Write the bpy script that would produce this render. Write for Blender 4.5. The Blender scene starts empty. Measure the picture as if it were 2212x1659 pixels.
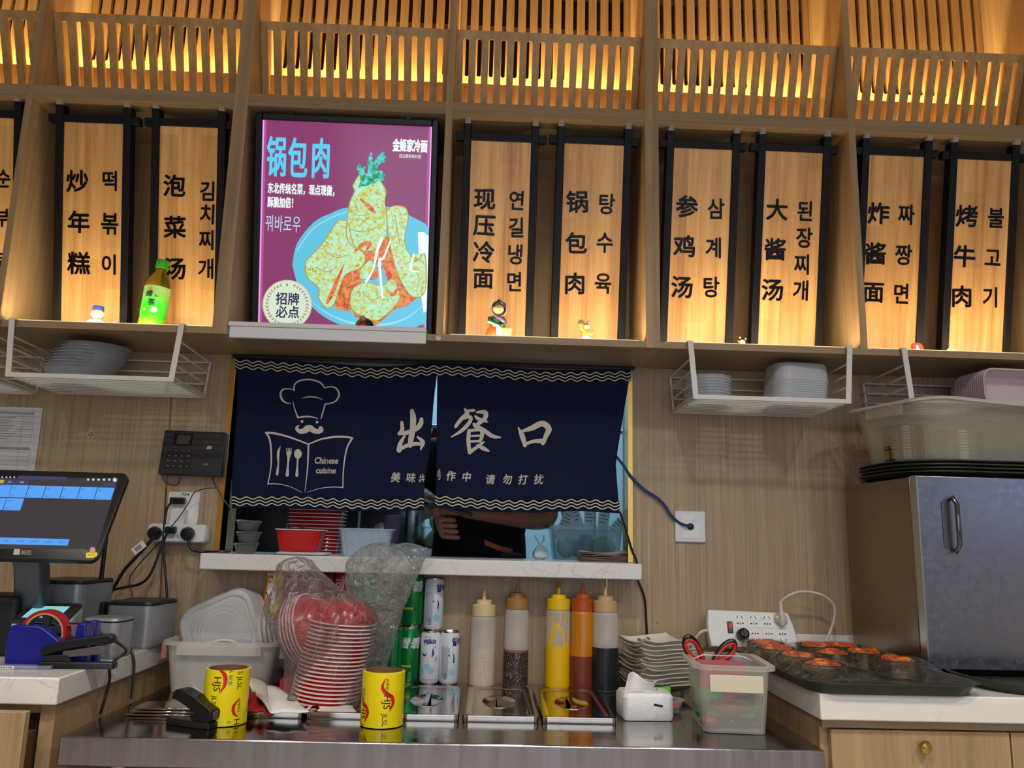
import bpy, bmesh, math, random
from mathutils import Vector, Matrix, Euler
random.seed(7)
sc = bpy.context.scene
COL = sc.collection
W, H = 2212, 1659
# ---------------------------------------------------------------- camera
CAM = Vector((0.0, -2.30, 1.29))
YAW, PITCH, ROLL, FPX = 0.0302, 0.1877, 0.0259, 1752.0
_f = Vector((math.sin(YAW)*math.cos(PITCH), math.cos(YAW)*math.cos(PITCH), math.sin(PITCH)))
_r = Vector((math.cos(YAW), -math.sin(YAW), 0.0))
_u = _r.cross(_f)
CR = math.cos(ROLL)*_r + math.sin(ROLL)*_u
CU = -math.sin(ROLL)*_r + math.cos(ROLL)*_u
CF = _f
cam_data = bpy.data.cameras.new('camera')
cam = bpy.data.objects.new('camera', cam_data)
COL.objects.link(cam)
cam.matrix_world = Matrix((( CR.x, CU.x, -CF.x, CAM.x), (CR.y, CU.y, -CF.y, CAM.y), (CR.z, CU.z, -CF.z, CAM.z), (0, 0, 0, 1)))
cam_data.sensor_width = 36.0
cam_data.lens = FPX/W*36.0
cam_data.clip_start = 0.02
sc.camera = cam
# ---------------------------------------------------------------- colour management and world
sc.view_settings.view_transform = 'Standard'
sc.view_settings.look = 'None'
sc.view_settings.exposure = 0.0
sc.view_settings.gamma = 1.0
sc.view_settings.use_curve_mapping = False
sc.cycles.use_denoising = True
sc.cycles.max_bounces = 8
sc.cycles.transparent_max_bounces = 20
sc.cycles.caustics_reflective = False
sc.cycles.caustics_refractive = False
sc.cycles.sample_clamp_indirect = 4.0
wd = bpy.data.worlds.new('room_ambient'); sc.world = wd
wd.use_nodes = True
wd.node_tree.nodes['Background'].inputs[0].default_value = (0.75, 0.8, 0.9, 1)
wd.node_tree.nodes['Background'].inputs[1].default_value = 0.05


def at(px, py, x=None, y=None, z=None):
    """a photo pixel turned into the point where its ray meets a real plane of the room"""
    d = CF + CR*((px-W/2)/FPX) - CU*((py-H/2)/FPX)
    if x is not None: k = (x-CAM.x)/d.x
    elif y is not None: k = (y-CAM.y)/d.y
    else: k = (z-CAM.z)/d.z
    return CAM + d*k


def atp(px, py, p0, n):
    d = CF + CR*((px-W/2)/FPX) - CU*((py-H/2)/FPX)
    return CAM + d*((p0-CAM).dot(n)/d.dot(n))


def lin(c):
    r = []
    for v in c[:3]:
        v /= 255.0
        r.append(v/12.92 if v <= 0.04045 else ((v+0.055)/1.055)**2.4)
    return r


# ---------------------------------------------------------------- lamps of the dining room and the kitchen
def area(name, loc, size, power, color, rot=(0, 0, 0), size_y=None, spread=None):
    l = bpy.data.lights.new(name, 'AREA')
    l.energy = power; l.color = color
    if size_y: l.shape = 'RECTANGLE'; l.size = size; l.size_y = size_y
    else: l.shape = 'DISK'; l.size = size
    if spread: l.spread = spread
    o = bpy.data.objects.new(name, l); COL.objects.link(o)
    o.location = loc; o.rotation_euler = rot
    return o


WARMW = (1.0, 0.93, 0.84)
LAMPS = [(-1.25, -3.2), (-0.9, -2.75), (0.9, -3.2), (1.5, -2.2), (-1.6, -2.2), (0.15, -2.1)]
LAMP_P = [13, 13, 19, 18, 12, 18]
for (lx, ly), pw in zip(LAMPS, LAMP_P):
    area('downlight_glow', (lx, ly, 3.06), 0.16, pw, WARMW, spread=2.32)
area('added_rear_light', (0.6, -4.9, 1.75), 3.6, 26, (0.80, 0.88, 1.0), (math.pi/2, 0, 0), 1.9)  # added unseen lamp, cool light from the rear wall
area('kitchen_panel_glow', (0.0, 1.35, 2.52), 1.5, 17, (0.34, 0.72, 1.0), (0, 0, 0), 0.9)


# ---------------------------------------------------------------- materials
MATS = {}


def _new(name):
    m = bpy.data.materials.new(name); m.use_nodes = True
    nt = m.node_tree
    return m, nt, nt.nodes['Principled BSDF']


def mat(name, c, rough=0.5, metal=0.0, spec=0.5, coat=0.0, noise=0.0, nscale=30.0, bump=0.0, emit=0.0, trans=0.0, alpha=1.0, speck=None):
    if name in MATS: return MATS[name]
    m, nt, p = _new(name)
    col = lin(c)+[1]
    p.inputs['Base Color'].default_value = col
    p.inputs['Roughness'].default_value = rough
    p.inputs['Metallic'].default_value = metal
    p.inputs['Specular IOR Level'].default_value = spec
    p.inputs['Coat Weight'].default_value = coat
    p.inputs['Transmission Weight'].default_value = trans
    p.inputs['Alpha'].default_value = alpha
    if emit:
        p.inputs['Emission Color'].default_value = col; p.inputs['Emission Strength'].default_value = emit
    if speck:    # seeds or grains: (colour, scale, share)
        tc = nt.nodes.new('ShaderNodeTexCoord'); n = nt.nodes.new('ShaderNodeTexNoise'); n.inputs['Scale'].default_value = speck[1]; n.inputs['Detail'].default_value = 1
        nt.links.new(tc.outputs['Object'], n.inputs['Vector'])
        cr = nt.nodes.new('ShaderNodeValToRGB'); cr.color_ramp.elements[0].position = speck[2]; cr.color_ramp.elements[0].color = col; cr.color_ramp.elements[1].position = speck[2]+0.04; cr.color_ramp.elements[1].color = lin(speck[0])+[1]
        nt.links.new(n.outputs['Fac'], cr.inputs['Fac']); nt.links.new(cr.outputs['Color'], p.inputs['Base Color'])
    if noise or bump:
        tc = nt.nodes.new('ShaderNodeTexCoord')
        n = nt.nodes.new('ShaderNodeTexNoise'); n.inputs['Scale'].default_value = nscale; n.inputs['Detail'].default_value = 4
        nt.links.new(tc.outputs['Object'], n.inputs['Vector'])
        if noise:
            mr = nt.nodes.new('ShaderNodeMapRange')
            mr.inputs['To Min'].default_value = 1-noise; mr.inputs['To Max'].default_value = 1+noise*0.6
            mx = nt.nodes.new('ShaderNodeMix'); mx.data_type = 'RGBA'; mx.blend_type = 'MULTIPLY'; mx.inputs['Factor'].default_value = 1
            mx.inputs[6].default_value = col
            nt.links.new(n.outputs['Fac'], mr.inputs['Value']); nt.links.new(mr.outputs['Result'], mx.inputs[7])
            nt.links.new(mx.outputs[2], p.inputs['Base Color'])
        if bump:
            b = nt.nodes.new('ShaderNodeBump'); b.inputs['Strength'].default_value = bump; b.inputs['Distance'].default_value = 0.004
            nt.links.new(n.outputs['Fac'], b.inputs['Height']); nt.links.new(b.outputs['Normal'], p.inputs['Normal'])
    MATS[name] = m
    return m


def wood(name, ca, cb, scale=(60, 60, 2.0), cc=None, rough=0.45, fine=1.0, big=0.35, stave=0.0):
    """straight grained board or laminate: noise stretched along one axis"""
    if name in MATS: return MATS[name]
    m, nt, p = _new(name)
    L = nt.links.new
    tc = nt.nodes.new('ShaderNodeTexCoord')
    oi = nt.nodes.new('ShaderNodeObjectInfo')
    mul = nt.nodes.new('ShaderNodeVectorMath'); mul.operation = 'SCALE'; mul.inputs[3].default_value = 7.3
    cmb = nt.nodes.new('ShaderNodeCombineXYZ')
    for i in range(3): L(oi.outputs['Random'], cmb.inputs[i])
    L(cmb.outputs[0], mul.inputs[0])
    add = nt.nodes.new('ShaderNodeVectorMath'); add.operation = 'ADD'
    L(tc.outputs['Object'], add.inputs[0]); L(mul.outputs[0], add.inputs[1])
    mp = nt.nodes.new('ShaderNodeMapping'); mp.inputs['Scale'].default_value = scale
    L(add.outputs[0], mp.inputs['Vector'])
    n1 = nt.nodes.new('ShaderNodeTexNoise'); n1.inputs['Scale'].default_value = 1.0; n1.inputs['Detail'].default_value = 6; n1.inputs['Roughness'].default_value = 0.65; n1.inputs['Distortion'].default_value = 0.6
    L(mp.outputs[0], n1.inputs['Vector'])
    mp2 = nt.nodes.new('ShaderNodeMapping'); mp2.inputs['Scale'].default_value = [s*0.16 for s in scale]
    L(add.outputs[0], mp2.inputs['Vector'])
    n2 = nt.nodes.new('ShaderNodeTexNoise'); n2.inputs['Scale'].default_value = 1.0; n2.inputs['Detail'].default_value = 3; n2.inputs['Distortion'].default_value = 1.2
    L(mp2.outputs[0], n2.inputs['Vector'])
    mm = nt.nodes.new('ShaderNodeMix'); mm.inputs['Factor'].default_value = big
    L(n1.outputs['Fac'], mm.inputs[2]); L(n2.outputs['Fac'], mm.inputs[3])
    cr = nt.nodes.new('ShaderNodeValToRGB')
    cr.color_ramp.elements[0].position = 0.32; cr.color_ramp.elements[0].color = lin(ca)+[1]
    cr.color_ramp.elements[1].position = 0.68; cr.color_ramp.elements[1].color = lin(cb)+[1]
    if cc:
        e = cr.color_ramp.elements.new(0.5); e.color = lin(cc)+[1]
    L(mm.outputs[0], cr.inputs['Fac'])
    if stave:
        sp = nt.nodes.new('ShaderNodeSeparateXYZ'); L(add.outputs[0], sp.inputs[0])
        cb2 = nt.nodes.new('ShaderNodeCombineXYZ'); L(sp.outputs['Z'], cb2.inputs[0]); L(sp.outputs['X'], cb2.inputs[1])
        br = nt.nodes.new('ShaderNodeTexBrick'); br.offset = 0.37; br.inputs['Scale'].default_value = 1.0; br.inputs['Mortar Size'].default_value = 0.0003
        br.inputs['Brick Width'].default_value = 0.21; br.inputs['Row Height'].default_value = 0.062
        br.inputs['Color1'].default_value = (1-stave, 1-stave*1.1, 1-stave*1.25, 1); br.inputs['Color2'].default_value = (1+stave*.7, 1+stave*.7, 1+stave*.7, 1); br.inputs['Mortar'].default_value = (0.7, 0.66, 0.6, 1)
        L(cb2.outputs[0], br.inputs['Vector'])
        mx = nt.nodes.new('ShaderNodeMix'); mx.data_type = 'RGBA'; mx.blend_type = 'MULTIPLY'; mx.inputs['Factor'].default_value = 1
        L(cr.outputs['Color'], mx.inputs[6]); L(br.outputs['Color'], mx.inputs[7]); L(mx.outputs[2], p.inputs['Base Color'])
    else: L(cr.outputs['Color'], p.inputs['Base Color'])
    p.inputs['Roughness'].default_value = rough
    b = nt.nodes.new('ShaderNodeBump'); b.inputs['Strength'].default_value = 0.12*fine; b.inputs['Distance'].default_value = 0.002
    L(n1.outputs['Fac'], b.inputs['Height']); L(b.outputs['Normal'], p.inputs['Normal'])
    MATS[name] = m
    return m


ORD = ['first', 'second', 'third', 'fourth', 'fifth', 'sixth', 'seventh', 'eighth', 'ninth', 'tenth', 'eleventh', 'twelfth', 'thirteenth', 'fourteenth', 'fifteenth', 'sixteenth', 'seventeenth', 'eighteenth', 'nineteenth', 'twentieth', 'twenty-first', 'twenty-second', 'twenty-third']


def nth(what, k, n, end='the bottom'):
    """a label that says which one of a stack"""
    return '%s, %s' % (what, 'topmost' if k == n-1 and end == 'the bottom' else ('lowest' if k == 0 and end == 'the bottom' else ORD[k]+' from '+end))


def quartz(name, c, vein):
    m, nt, p = _new(name)
    L = nt.links.new
    tc = nt.nodes.new('ShaderNodeTexCoord')
    n = nt.nodes.new('ShaderNodeTexNoise'); n.inputs['Scale'].default_value = 14; n.inputs['Detail'].default_value = 7; n.inputs['Distortion'].default_value = 1.8
    L(tc.outputs['Object'], n.inputs['Vector'])
    cr = nt.nodes.new('ShaderNodeValToRGB'); e = cr.color_ramp.elements
    e[0].position = 0.47; e[0].color = lin(c)+[1]
    e[1].position = 0.53; e[1].color = lin(c)+[1]
    k = e.new(0.5); k.color = lin(vein)+[1]
    n2 = nt.nodes.new('ShaderNodeTexNoise'); n2.inputs['Scale'].default_value = 5
    L(tc.outputs['Object'], n2.inputs['Vector'])
    mr = nt.nodes.new('ShaderNodeMapRange'); mr.inputs['From Min'].default_value = 0.5; mr.inputs['From Max'].default_value = 0.62
    L(n2.outputs['Fac'], mr.inputs['Value'])
    mx = nt.nodes.new('ShaderNodeMix'); mx.data_type = 'RGBA'; mx.inputs[6].default_value = lin(c)+[1]
    L(mr.outputs['Result'], mx.inputs['Factor']); L(n.outputs['Fac'], cr.inputs['Fac']); L(cr.outputs['Color'], mx.inputs[7])
    L(mx.outputs[2], p.inputs['Base Color'])
    p.inputs['Roughness'].default_value = 0.22
    MATS[name] = m
    return m


def clear(name, c, opac=0.2, rough=0.12, spec=0.5, bump=0.0, edge=0.25, nscale=40.0):
    """thin clear or frosted plastic: light passes straight through, a share of it is scattered by the plastic; more at grazing angles"""
    if name in MATS: return MATS[name]
    m, nt, p = _new(name)
    L = nt.links.new
    p.inputs['Base Color'].default_value = lin(c)+[1]
    p.inputs['Roughness'].default_value = rough
    p.inputs['Specular IOR Level'].default_value = spec
    tr = nt.nodes.new('ShaderNodeBsdfTransparent')
    lw = nt.nodes.new('ShaderNodeLayerWeight'); lw.inputs['Blend'].default_value = 0.35
    ma = nt.nodes.new('ShaderNodeMath'); ma.operation = 'MULTIPLY_ADD'; ma.use_clamp = True
    ma.inputs[1].default_value = edge; ma.inputs[2].default_value = opac
    L(lw.outputs['Facing'], ma.inputs[0])
    mix = nt.nodes.new('ShaderNodeMixShader')
    L(ma.outputs[0], mix.inputs[0]); L(tr.outputs[0], mix.inputs[1]); L(p.outputs[0], mix.inputs[2])
    L(mix.outputs[0], nt.nodes['Material Output'].inputs['Surface'])
    if bump:
        tc = nt.nodes.new('ShaderNodeTexCoord')
        n = nt.nodes.new('ShaderNodeTexNoise'); n.inputs['Scale'].default_value = nscale; n.inputs['Detail'].default_value = 3; n.inputs['Distortion'].default_value = 1.0
        L(tc.outputs['Object'], n.inputs['Vector'])
        b = nt.nodes.new('ShaderNodeBump'); b.inputs['Strength'].default_value = bump; b.inputs['Distance'].default_value = 0.02
        L(n.outputs['Fac'], b.inputs['Height']); L(b.outputs['Normal'], p.inputs['Normal'])
    MATS[name] = m
    return m


def film(name, opac=0.05, bump=0.6, nscale=30.0, c=(235, 235, 235), fres=0.6, crease_glint=0.0):
    """cling film or bag: nearly invisible, with sharp wrinkled glints"""
    if name in MATS: return MATS[name]
    m, nt, p = _new(name)
    L = nt.links.new
    nt.nodes.remove(p)
    gl = nt.nodes.new('ShaderNodeBsdfGlossy'); gl.inputs['Roughness'].default_value = 0.12; gl.inputs['Color'].default_value = (1, 1, 1, 1)
    df = nt.nodes.new('ShaderNodeBsdfTranslucent'); df.inputs['Color'].default_value = lin(c)+[1]
    d2 = nt.nodes.new('ShaderNodeBsdfDiffuse'); d2.inputs['Color'].default_value = lin(c)+[1]
    ad = nt.nodes.new('ShaderNodeMixShader'); ad.inputs[0].default_value = 0.5
    L(df.outputs[0], ad.inputs[1]); L(d2.outputs[0], ad.inputs[2])
    tr = nt.nodes.new('ShaderNodeBsdfTransparent')
    m1 = nt.nodes.new('ShaderNodeMixShader'); m1.inputs[0].default_value = opac
    if crease_glint:   # glints and milky scatter along the creases, painted in as whiter streaks
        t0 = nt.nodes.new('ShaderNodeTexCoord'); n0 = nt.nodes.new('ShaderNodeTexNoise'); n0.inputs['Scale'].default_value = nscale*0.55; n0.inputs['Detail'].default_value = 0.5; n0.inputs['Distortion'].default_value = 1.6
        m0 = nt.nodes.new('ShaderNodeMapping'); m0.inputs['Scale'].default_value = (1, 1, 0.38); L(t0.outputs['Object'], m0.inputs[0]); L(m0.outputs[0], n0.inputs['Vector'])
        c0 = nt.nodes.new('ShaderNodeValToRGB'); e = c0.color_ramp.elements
        e[0].position = 0.486; e[0].color = (opac, opac, opac, 1); e[1].position = 0.514; e[1].color = (opac, opac, opac, 1); k = e.new(0.5); k.color = (crease_glint, crease_glint, crease_glint, 1)
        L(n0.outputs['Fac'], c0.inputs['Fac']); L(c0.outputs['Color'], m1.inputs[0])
    L(tr.outputs[0], m1.inputs[1]); L(ad.outputs[0], m1.inputs[2])
    fr = nt.nodes.new('ShaderNodeFresnel'); fr.inputs['IOR'].default_value = 1.45
    m2 = nt.nodes.new('ShaderNodeMixShader')
    ma = nt.nodes.new('ShaderNodeMath'); ma.operation = 'MULTIPLY_ADD'; ma.inputs[1].default_value = fres; ma.inputs[2].default_value = 0.02
    L(fr.outputs[0], ma.inputs[0]); L(ma.outputs[0], m2.inputs[0]); L(m1.outputs[0], m2.inputs[1]); L(gl.outputs[0], m2.inputs[2])
    L(m2.outputs[0], nt.nodes['Material Output'].inputs['Surface'])
    tc = nt.nodes.new('ShaderNodeTexCoord')
    n = nt.nodes.new('ShaderNodeTexNoise'); n.inputs['Scale'].default_value = nscale; n.inputs['Detail'].default_value = 4; n.inputs['Distortion'].default_value = 1.5
    L(tc.outputs['Object'], n.inputs['Vector'])
    b = nt.nodes.new('ShaderNodeBump'); b.inputs['Strength'].default_value = bump; b.inputs['Distance'].default_value = 0.03
    L(n.outputs['Fac'], b.inputs['Height'])
    for s in (gl, d2): L(b.outputs['Normal'], s.inputs['Normal'])
    L(b.outputs['Normal'], fr.inputs['Normal'])
    MATS[name] = m
    return m


def steel(name, c, rough, smear=0.0, aniso=(1, 1, 1), nscale=8.0, bump=0.0):
    """stainless steel: roughness broken up by wiping marks"""
    if name in MATS: return MATS[name]
    m, nt, p = _new(name)
    L = nt.links.new
    p.inputs['Base Color'].default_value = lin(c)+[1]
    p.inputs['Metallic'].default_value = 1.0
    tc = nt.nodes.new('ShaderNodeTexCoord')
    mp = nt.nodes.new('ShaderNodeMapping'); mp.inputs['Scale'].default_value = aniso
    n = nt.nodes.new('ShaderNodeTexNoise'); n.inputs['Scale'].default_value = nscale; n.inputs['Detail'].default_value = 6; n.inputs['Distortion'].default_value = 0.8
    L(tc.outputs['Object'], mp.inputs[0]); L(mp.outputs[0], n.inputs['Vector'])
    mr = nt.nodes.new('ShaderNodeMapRange'); mr.inputs['From Min'].default_value = 0.3; mr.inputs['From Max'].default_value = 0.7
    mr.inputs['To Min'].default_value = max(0.02, rough-smear); mr.inputs['To Max'].default_value = rough+smear
    L(n.outputs['Fac'], mr.inputs['Value']); L(mr.outputs['Result'], p.inputs['Roughness'])
    if bump:
        b = nt.nodes.new('ShaderNodeBump'); b.inputs['Strength'].default_value = bump; b.inputs['Distance'].default_value = 0.003
        L(n.outputs['Fac'], b.inputs['Height']); L(b.outputs['Normal'], p.inputs['Normal'])
    MATS[name] = m
    return m


def glow(name, c, s=1.0, spec=0.5):
    """a lit sign, screen or lamp surface"""
    if name in MATS: return MATS[name]
    m, nt, p = _new(name)
    p.inputs['Base Color'].default_value = (0.02, 0.02, 0.02, 1)
    p.inputs['Roughness'].default_value = 0.12
    p.inputs['Emission Color'].default_value = lin(c)+[1]
    p.inputs['Emission Strength'].default_value = s
    p.inputs['Specular IOR Level'].default_value = spec
    MATS[name] = m
    return m


# ---------------------------------------------------------------- mesh builder
class B:
    def __init__(s, o=(0, 0, 0)):
        s.v = []; s.f = []; s.mi = []; s.o = Vector(o); s.k = 0; s.X = None

    def add(s, vs, fs):
        n = len(s.v)
        for p in vs:
            p = Vector(p)
            if s.X: p = s.X @ p
            s.v.append(p-s.o)
        for f in fs:
            s.f.append([i+n for i in f]); s.mi.append(s.k)
        return s

    def bx(s, x0, x1, y0, y1, z0, z1):
        return s.add([(x0, y0, z0), (x1, y0, z0), (x1, y1, z0), (x0, y1, z0), (x0, y0, z1), (x1, y0, z1), (x1, y1, z1), (x0, y1, z1)],
                     [(0, 3, 2, 1), (4, 5, 6, 7), (0, 1, 5, 4), (1, 2, 6, 5), (2, 3, 7, 6), (3, 0, 4, 7)])

    def ring(s, rings, cap0=True, cap1=True, closed=False):
        n = len(rings[0]); vs = [p for r in rings for p in r]; fs = []
        m = len(rings)
        for i in range(m if closed else m-1):
            a = i*n; b = ((i+1) % m)*n
            for j in range(n):
                k = (j+1) % n
                fs.append((a+j, a+k, b+k, b+j))
        if not closed:
            if cap0: fs.append(tuple(range(n-1, -1, -1)))
            if cap1: fs.append(tuple((m-1)*n+j for j in range(n)))
        return s.add(vs, fs)

    def lathe(s, prof, c=(0, 0, 0), n=24, cap0=True, cap1=True, sq=None):
        c = Vector(c); R = []
        for r, z in prof:
            R.append([c+Vector((r*math.cos(t), r*math.sin(t), z)) for t in [2*math.pi*j/n for j in range(n)]])
        return s.ring(R, cap0, cap1)

    def loft(s, levels, c=(0, 0, 0), n=6, cap0=True, cap1=True):
        """levels of rounded rectangles: (width, depth, corner radius, z)"""
        c = Vector(c)
        return s.ring([[c+Vector((x, y, z)) for x, y in rrect(w, d, r, n)] for w, d, r, z in levels], cap0, cap1)

    def tube(s, pts, r, n=8, cap=True, closed=False, flat=None):
        pts = [Vector(p) for p in pts]; m = len(pts); rings = []
        up = None
        for i, p in enumerate(pts):
            if closed: t = pts[(i+1) % m]-pts[i-1]
            else: t = pts[min(i+1, m-1)]-pts[max(i-1, 0)]
            if t.length < 1e-9: t = Vector((0, 0, 1))
            t.normalize()
            if up is None:
                up = Vector((0, 0, 1)) if abs(t.z) < 0.9 else Vector((0, 1, 0))
            a = t.cross(up)
            if a.length < 1e-6: a = t.cross(Vector((1, 0.1, 0)))
            a.normalize(); b = a.cross(t).normalized(); up = b
            rr = r[i] if isinstance(r, (list, tuple)) else r
            k = flat or 1.0
            rings.append([p+a*(rr*math.cos(q))+b*(rr*k*math.sin(q)) for q in [2*math.pi*j/n for j in range(n)]])
        return s.ring(rings, cap, cap, closed)

    def prism(s, poly, d0, d1, ax='y'):
        def P(a, b, d):
            return (a, d, b) if ax == 'y' else ((a, b, d) if ax == 'z' else (d, a, b))
        n = len(poly)
        return s.add([P(a, b, d0) for a, b in poly]+[P(a, b, d1) for a, b in poly],
                     [tuple(range(n)), tuple(range(2*n-1, n-1, -1))]+[(i, n+i, n+(i+1) % n, (i+1) % n) for i in range(n)])

    def sphere(s, c, r, n=12, m=8, sc=(1, 1, 1)):
        c = Vector(c); R = []
        for i in range(1, m):
            t = math.pi*i/m
            R.append([c+Vector((r*sc[0]*math.sin(t)*math.cos(q), r*sc[1]*math.sin(t)*math.sin(q), -r*sc[2]*math.cos(t))) for q in [2*math.pi*j/n for j in range(n)]])
        return s.ring(R)

    def grid(s, nu, nv, fn):
        vs = [fn(i/nu, j/nv) for j in range(nv+1) for i in range(nu+1)]
        return s.add(vs, [(j*(nu+1)+i, j*(nu+1)+i+1, (j+1)*(nu+1)+i+1, (j+1)*(nu+1)+i) for j in range(nv) for i in range(nu)])

    def strip(s, pts, w, fn, n=6):
        """a drawn line: points and widths in a 2D sheet, put on a surface by fn"""
        P = smooth(pts, n); m = len(P)
        if isinstance(w, (list, tuple)):
            ww = [p[0] for p in smooth([(k, 0) for k in w], n)]
        else: ww = [w]*m
        vs = []
        for i in range(m):
            a = P[max(i-1, 0)]; b = P[min(i+1, m-1)]
            dx, dy = b[0]-a[0], b[1]-a[1]; l = math.hypot(dx, dy) or 1
            ox, oy = -dy/l*ww[i]/2, dx/l*ww[i]/2
            vs.append(fn(P[i][0]+ox, P[i][1]+oy)); vs.append(fn(P[i][0]-ox, P[i][1]-oy))
        s.add(vs, [(2*i, 2*i+1, 2*i+3, 2*i+2) for i in range(m-1)])
        for i in (0, m-1):
            r = ww[i]/2
            if r > 0: s.disc(P[i], r, fn, 8)
        return s

    def sheet(s, vs, fs, fn):
        """a flat drawing put on a surface; on a round surface it is first cut into narrow pieces so that it hugs the curve"""
        st = getattr(fn, 'cut', 0)
        if not st: return s.add([fn(x, y) for x, y in vs], fs)
        bm = bmesh.new(); vv = [bm.verts.new((x, y, 0)) for x, y in vs]
        for f in fs:
            try: bm.faces.new([vv[i] for i in f])
            except ValueError: pass
        x0 = min(v[0] for v in vs); x1 = max(v[0] for v in vs)
        k = math.floor(x0/st)+1
        while k*st < x1:
            bmesh.ops.bisect_plane(bm, geom=bm.verts[:]+bm.edges[:]+bm.faces[:], plane_co=(k*st, 0, 0), plane_no=(1, 0, 0)); k += 1
        bm.verts.index_update()
        s.add([fn(v.co.x, v.co.y) for v in bm.verts], [[v.index for v in f.verts] for f in bm.faces])
        bm.free(); return s

    def disc(s, c, r, fn, n=16, ry=None):
        ry = ry or r
        if getattr(fn, 'cut', 0): return s.sheet([(c[0]+r*math.cos(2*math.pi*j/n), c[1]+ry*math.sin(2*math.pi*j/n)) for j in range(n)], [tuple(range(n))], fn)
        return s.add([fn(c[0]+r*math.cos(2*math.pi*j/n), c[1]+ry*math.sin(2*math.pi*j/n)) for j in range(n)], [tuple(range(n))])

    def poly(s, pts, fn):
        bm = bmesh.new()
        vv = [bm.verts.new((p[0], p[1], 0)) for p in pts]
        f = bm.faces.new(vv)
        bmesh.ops.triangulate(bm, faces=[f])
        bm.verts.index_update()
        s.sheet([(v.co.x, v.co.y) for v in bm.verts], [[v.index for v in f.verts] for f in bm.faces], fn)
        bm.free(); return s

    def text(s, txt, size, cx, cy, fn, bold=0.0, rot=0.0, sx=1.0, sy=1.0, shear=0.0, down=True):
        """printed characters centred on (cx, cy) of a 2D sheet whose second axis points down"""
        vs, fs = glyphs(txt, bold)
        ca, sa = math.cos(rot), math.sin(rot)
        out = []
        for x, y in vs:
            x = (x+shear*y)*size*sx; y = y*size*sy*(-1 if down else 1)
            out.append((cx+x*ca-y*sa, cy+x*sa+y*ca))
        return s.sheet(out, fs, fn)

    def btext(s, w, *a):
        """the same, with every stroke thickened by w"""
        for k in range(8):
            d = (a[2]+w*math.cos(k*math.pi/4), a[3]+w*math.sin(k*math.pi/4))
            s.text(*(a[:2]+d+a[4:]))
        return s


_G = {}


def glyphs(txt, bold=0.0):
    key = (txt, bold)
    if key in _G: return _G[key]
    cu = bpy.data.curves.new('lettering', 'FONT')
    cu.body = txt; cu.size = 1.0; cu.offset = bold; cu.resolution_u = 3
    ob = bpy.data.objects.new('lettering', cu); COL.objects.link(ob)
    dg = bpy.context.evaluated_depsgraph_get()
    me = bpy.data.meshes.new_from_object(ob.evaluated_get(dg))
    vs = [(v.co.x, v.co.y) for v in me.vertices]; fs = [tuple(p.vertices) for p in me.polygons]
    bpy.data.objects.remove(ob); bpy.data.curves.remove(cu); bpy.data.meshes.remove(me)
    if vs:
        x0 = min(v[0] for v in vs); x1 = max(v[0] for v in vs); y0 = min(v[1] for v in vs); y1 = max(v[1] for v in vs)
        vs = [(x-(x0+x1)/2, y-(y0+y1)/2) for x, y in vs]
    _G[key] = (vs, fs)
    return _G[key]


def smooth(pts, n):
    if len(pts) < 3 or n < 2: 
        return [tuple(p) for p in pts]
    out = []
    for i in range(len(pts)-1):
        p0 = pts[max(i-1, 0)]; p1 = pts[i]; p2 = pts[i+1]; p3 = pts[min(i+2, len(pts)-1)]
        for k in range(n):
            t = k/n
            out.append(tuple(0.5*((2*b)+(c-a)*t+(2*a-5*b+4*c-d)*t*t+(3*b-a-3*c+d)*t**3) for a, b, c, d in zip(p0, p1, p2, p3)))
    out.append(tuple(pts[-1]))
    return out


def rrect(w, d, r, n=6):
    r = min(r, w/2-1e-5, d/2-1e-5); P = []
    for cx, cy, a in ((w/2-r, d/2-r, 0), (-w/2+r, d/2-r, 90), (-w/2+r, -d/2+r, 180), (w/2-r, -d/2+r, 270)):
        for k in range(n+1):
            t = math.radians(a+90*k/n); P.append((cx+r*math.cos(t), cy+r*math.sin(t)))
    return P


def obj(name, b, m, parent=None, bev=0.0, smoothed=True, angle=35, loc=None, rot=None, label=None, sub=0, solid=0.0):
    me = bpy.data.meshes.new(name)
    me.from_pydata([tuple(v) for v in b.v], [], b.f)
    for k in (m if isinstance(m, (list, tuple)) else [m]): me.materials.append(k)
    if isinstance(m, (list, tuple)):
        for p, i in zip(me.polygons, b.mi): p.material_index = i
    bm = bmesh.new(); bm.from_mesh(me)
    bmesh.ops.recalc_face_normals(bm, faces=bm.faces)
    bm.to_mesh(me); bm.free()
    if smoothed:
        for p in me.polygons: p.use_smooth = True
        me.set_sharp_from_angle(angle=math.radians(angle))
    o = bpy.data.objects.new(name, me); COL.objects.link(o)
    if parent: o.parent = parent
    elif any(b.o): o.location = b.o
    if loc is not None: o.location = loc
    if rot is not None: o.rotation_euler = rot
    if solid:
        md = o.modifiers.new('solid', 'SOLIDIFY'); md.thickness = solid; md.offset = 0
    if sub:
        md = o.modifiers.new('sub', 'SUBSURF'); md.levels = sub; md.render_levels = sub
    if bev:
        md = o.modifiers.new('bevel', 'BEVEL'); md.width = bev; md.segments = 2; md.limit_method = 'ANGLE'
    if label: o['label'] = label
    return o


def tag(o, label, cat, group=None, kind=None):
    o['label'] = label; o['category'] = cat
    if group: o['group'] = group
    if kind: o['kind'] = kind
    return o


def thing(name, label, cat, loc=(0, 0, 0), rot=(0, 0, 0), group=None):
    o = bpy.data.objects.new(name, None); COL.objects.link(o)
    o.empty_display_size = 0.02
    o.location = loc; o.rotation_euler = rot
    return tag(o, label, cat, group)


def struct(name, b, m, bev=0.0, parent=None):
    o = obj(name, b, m, parent, bev)
    if not parent: o['kind'] = 'structure'
    return o


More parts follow.
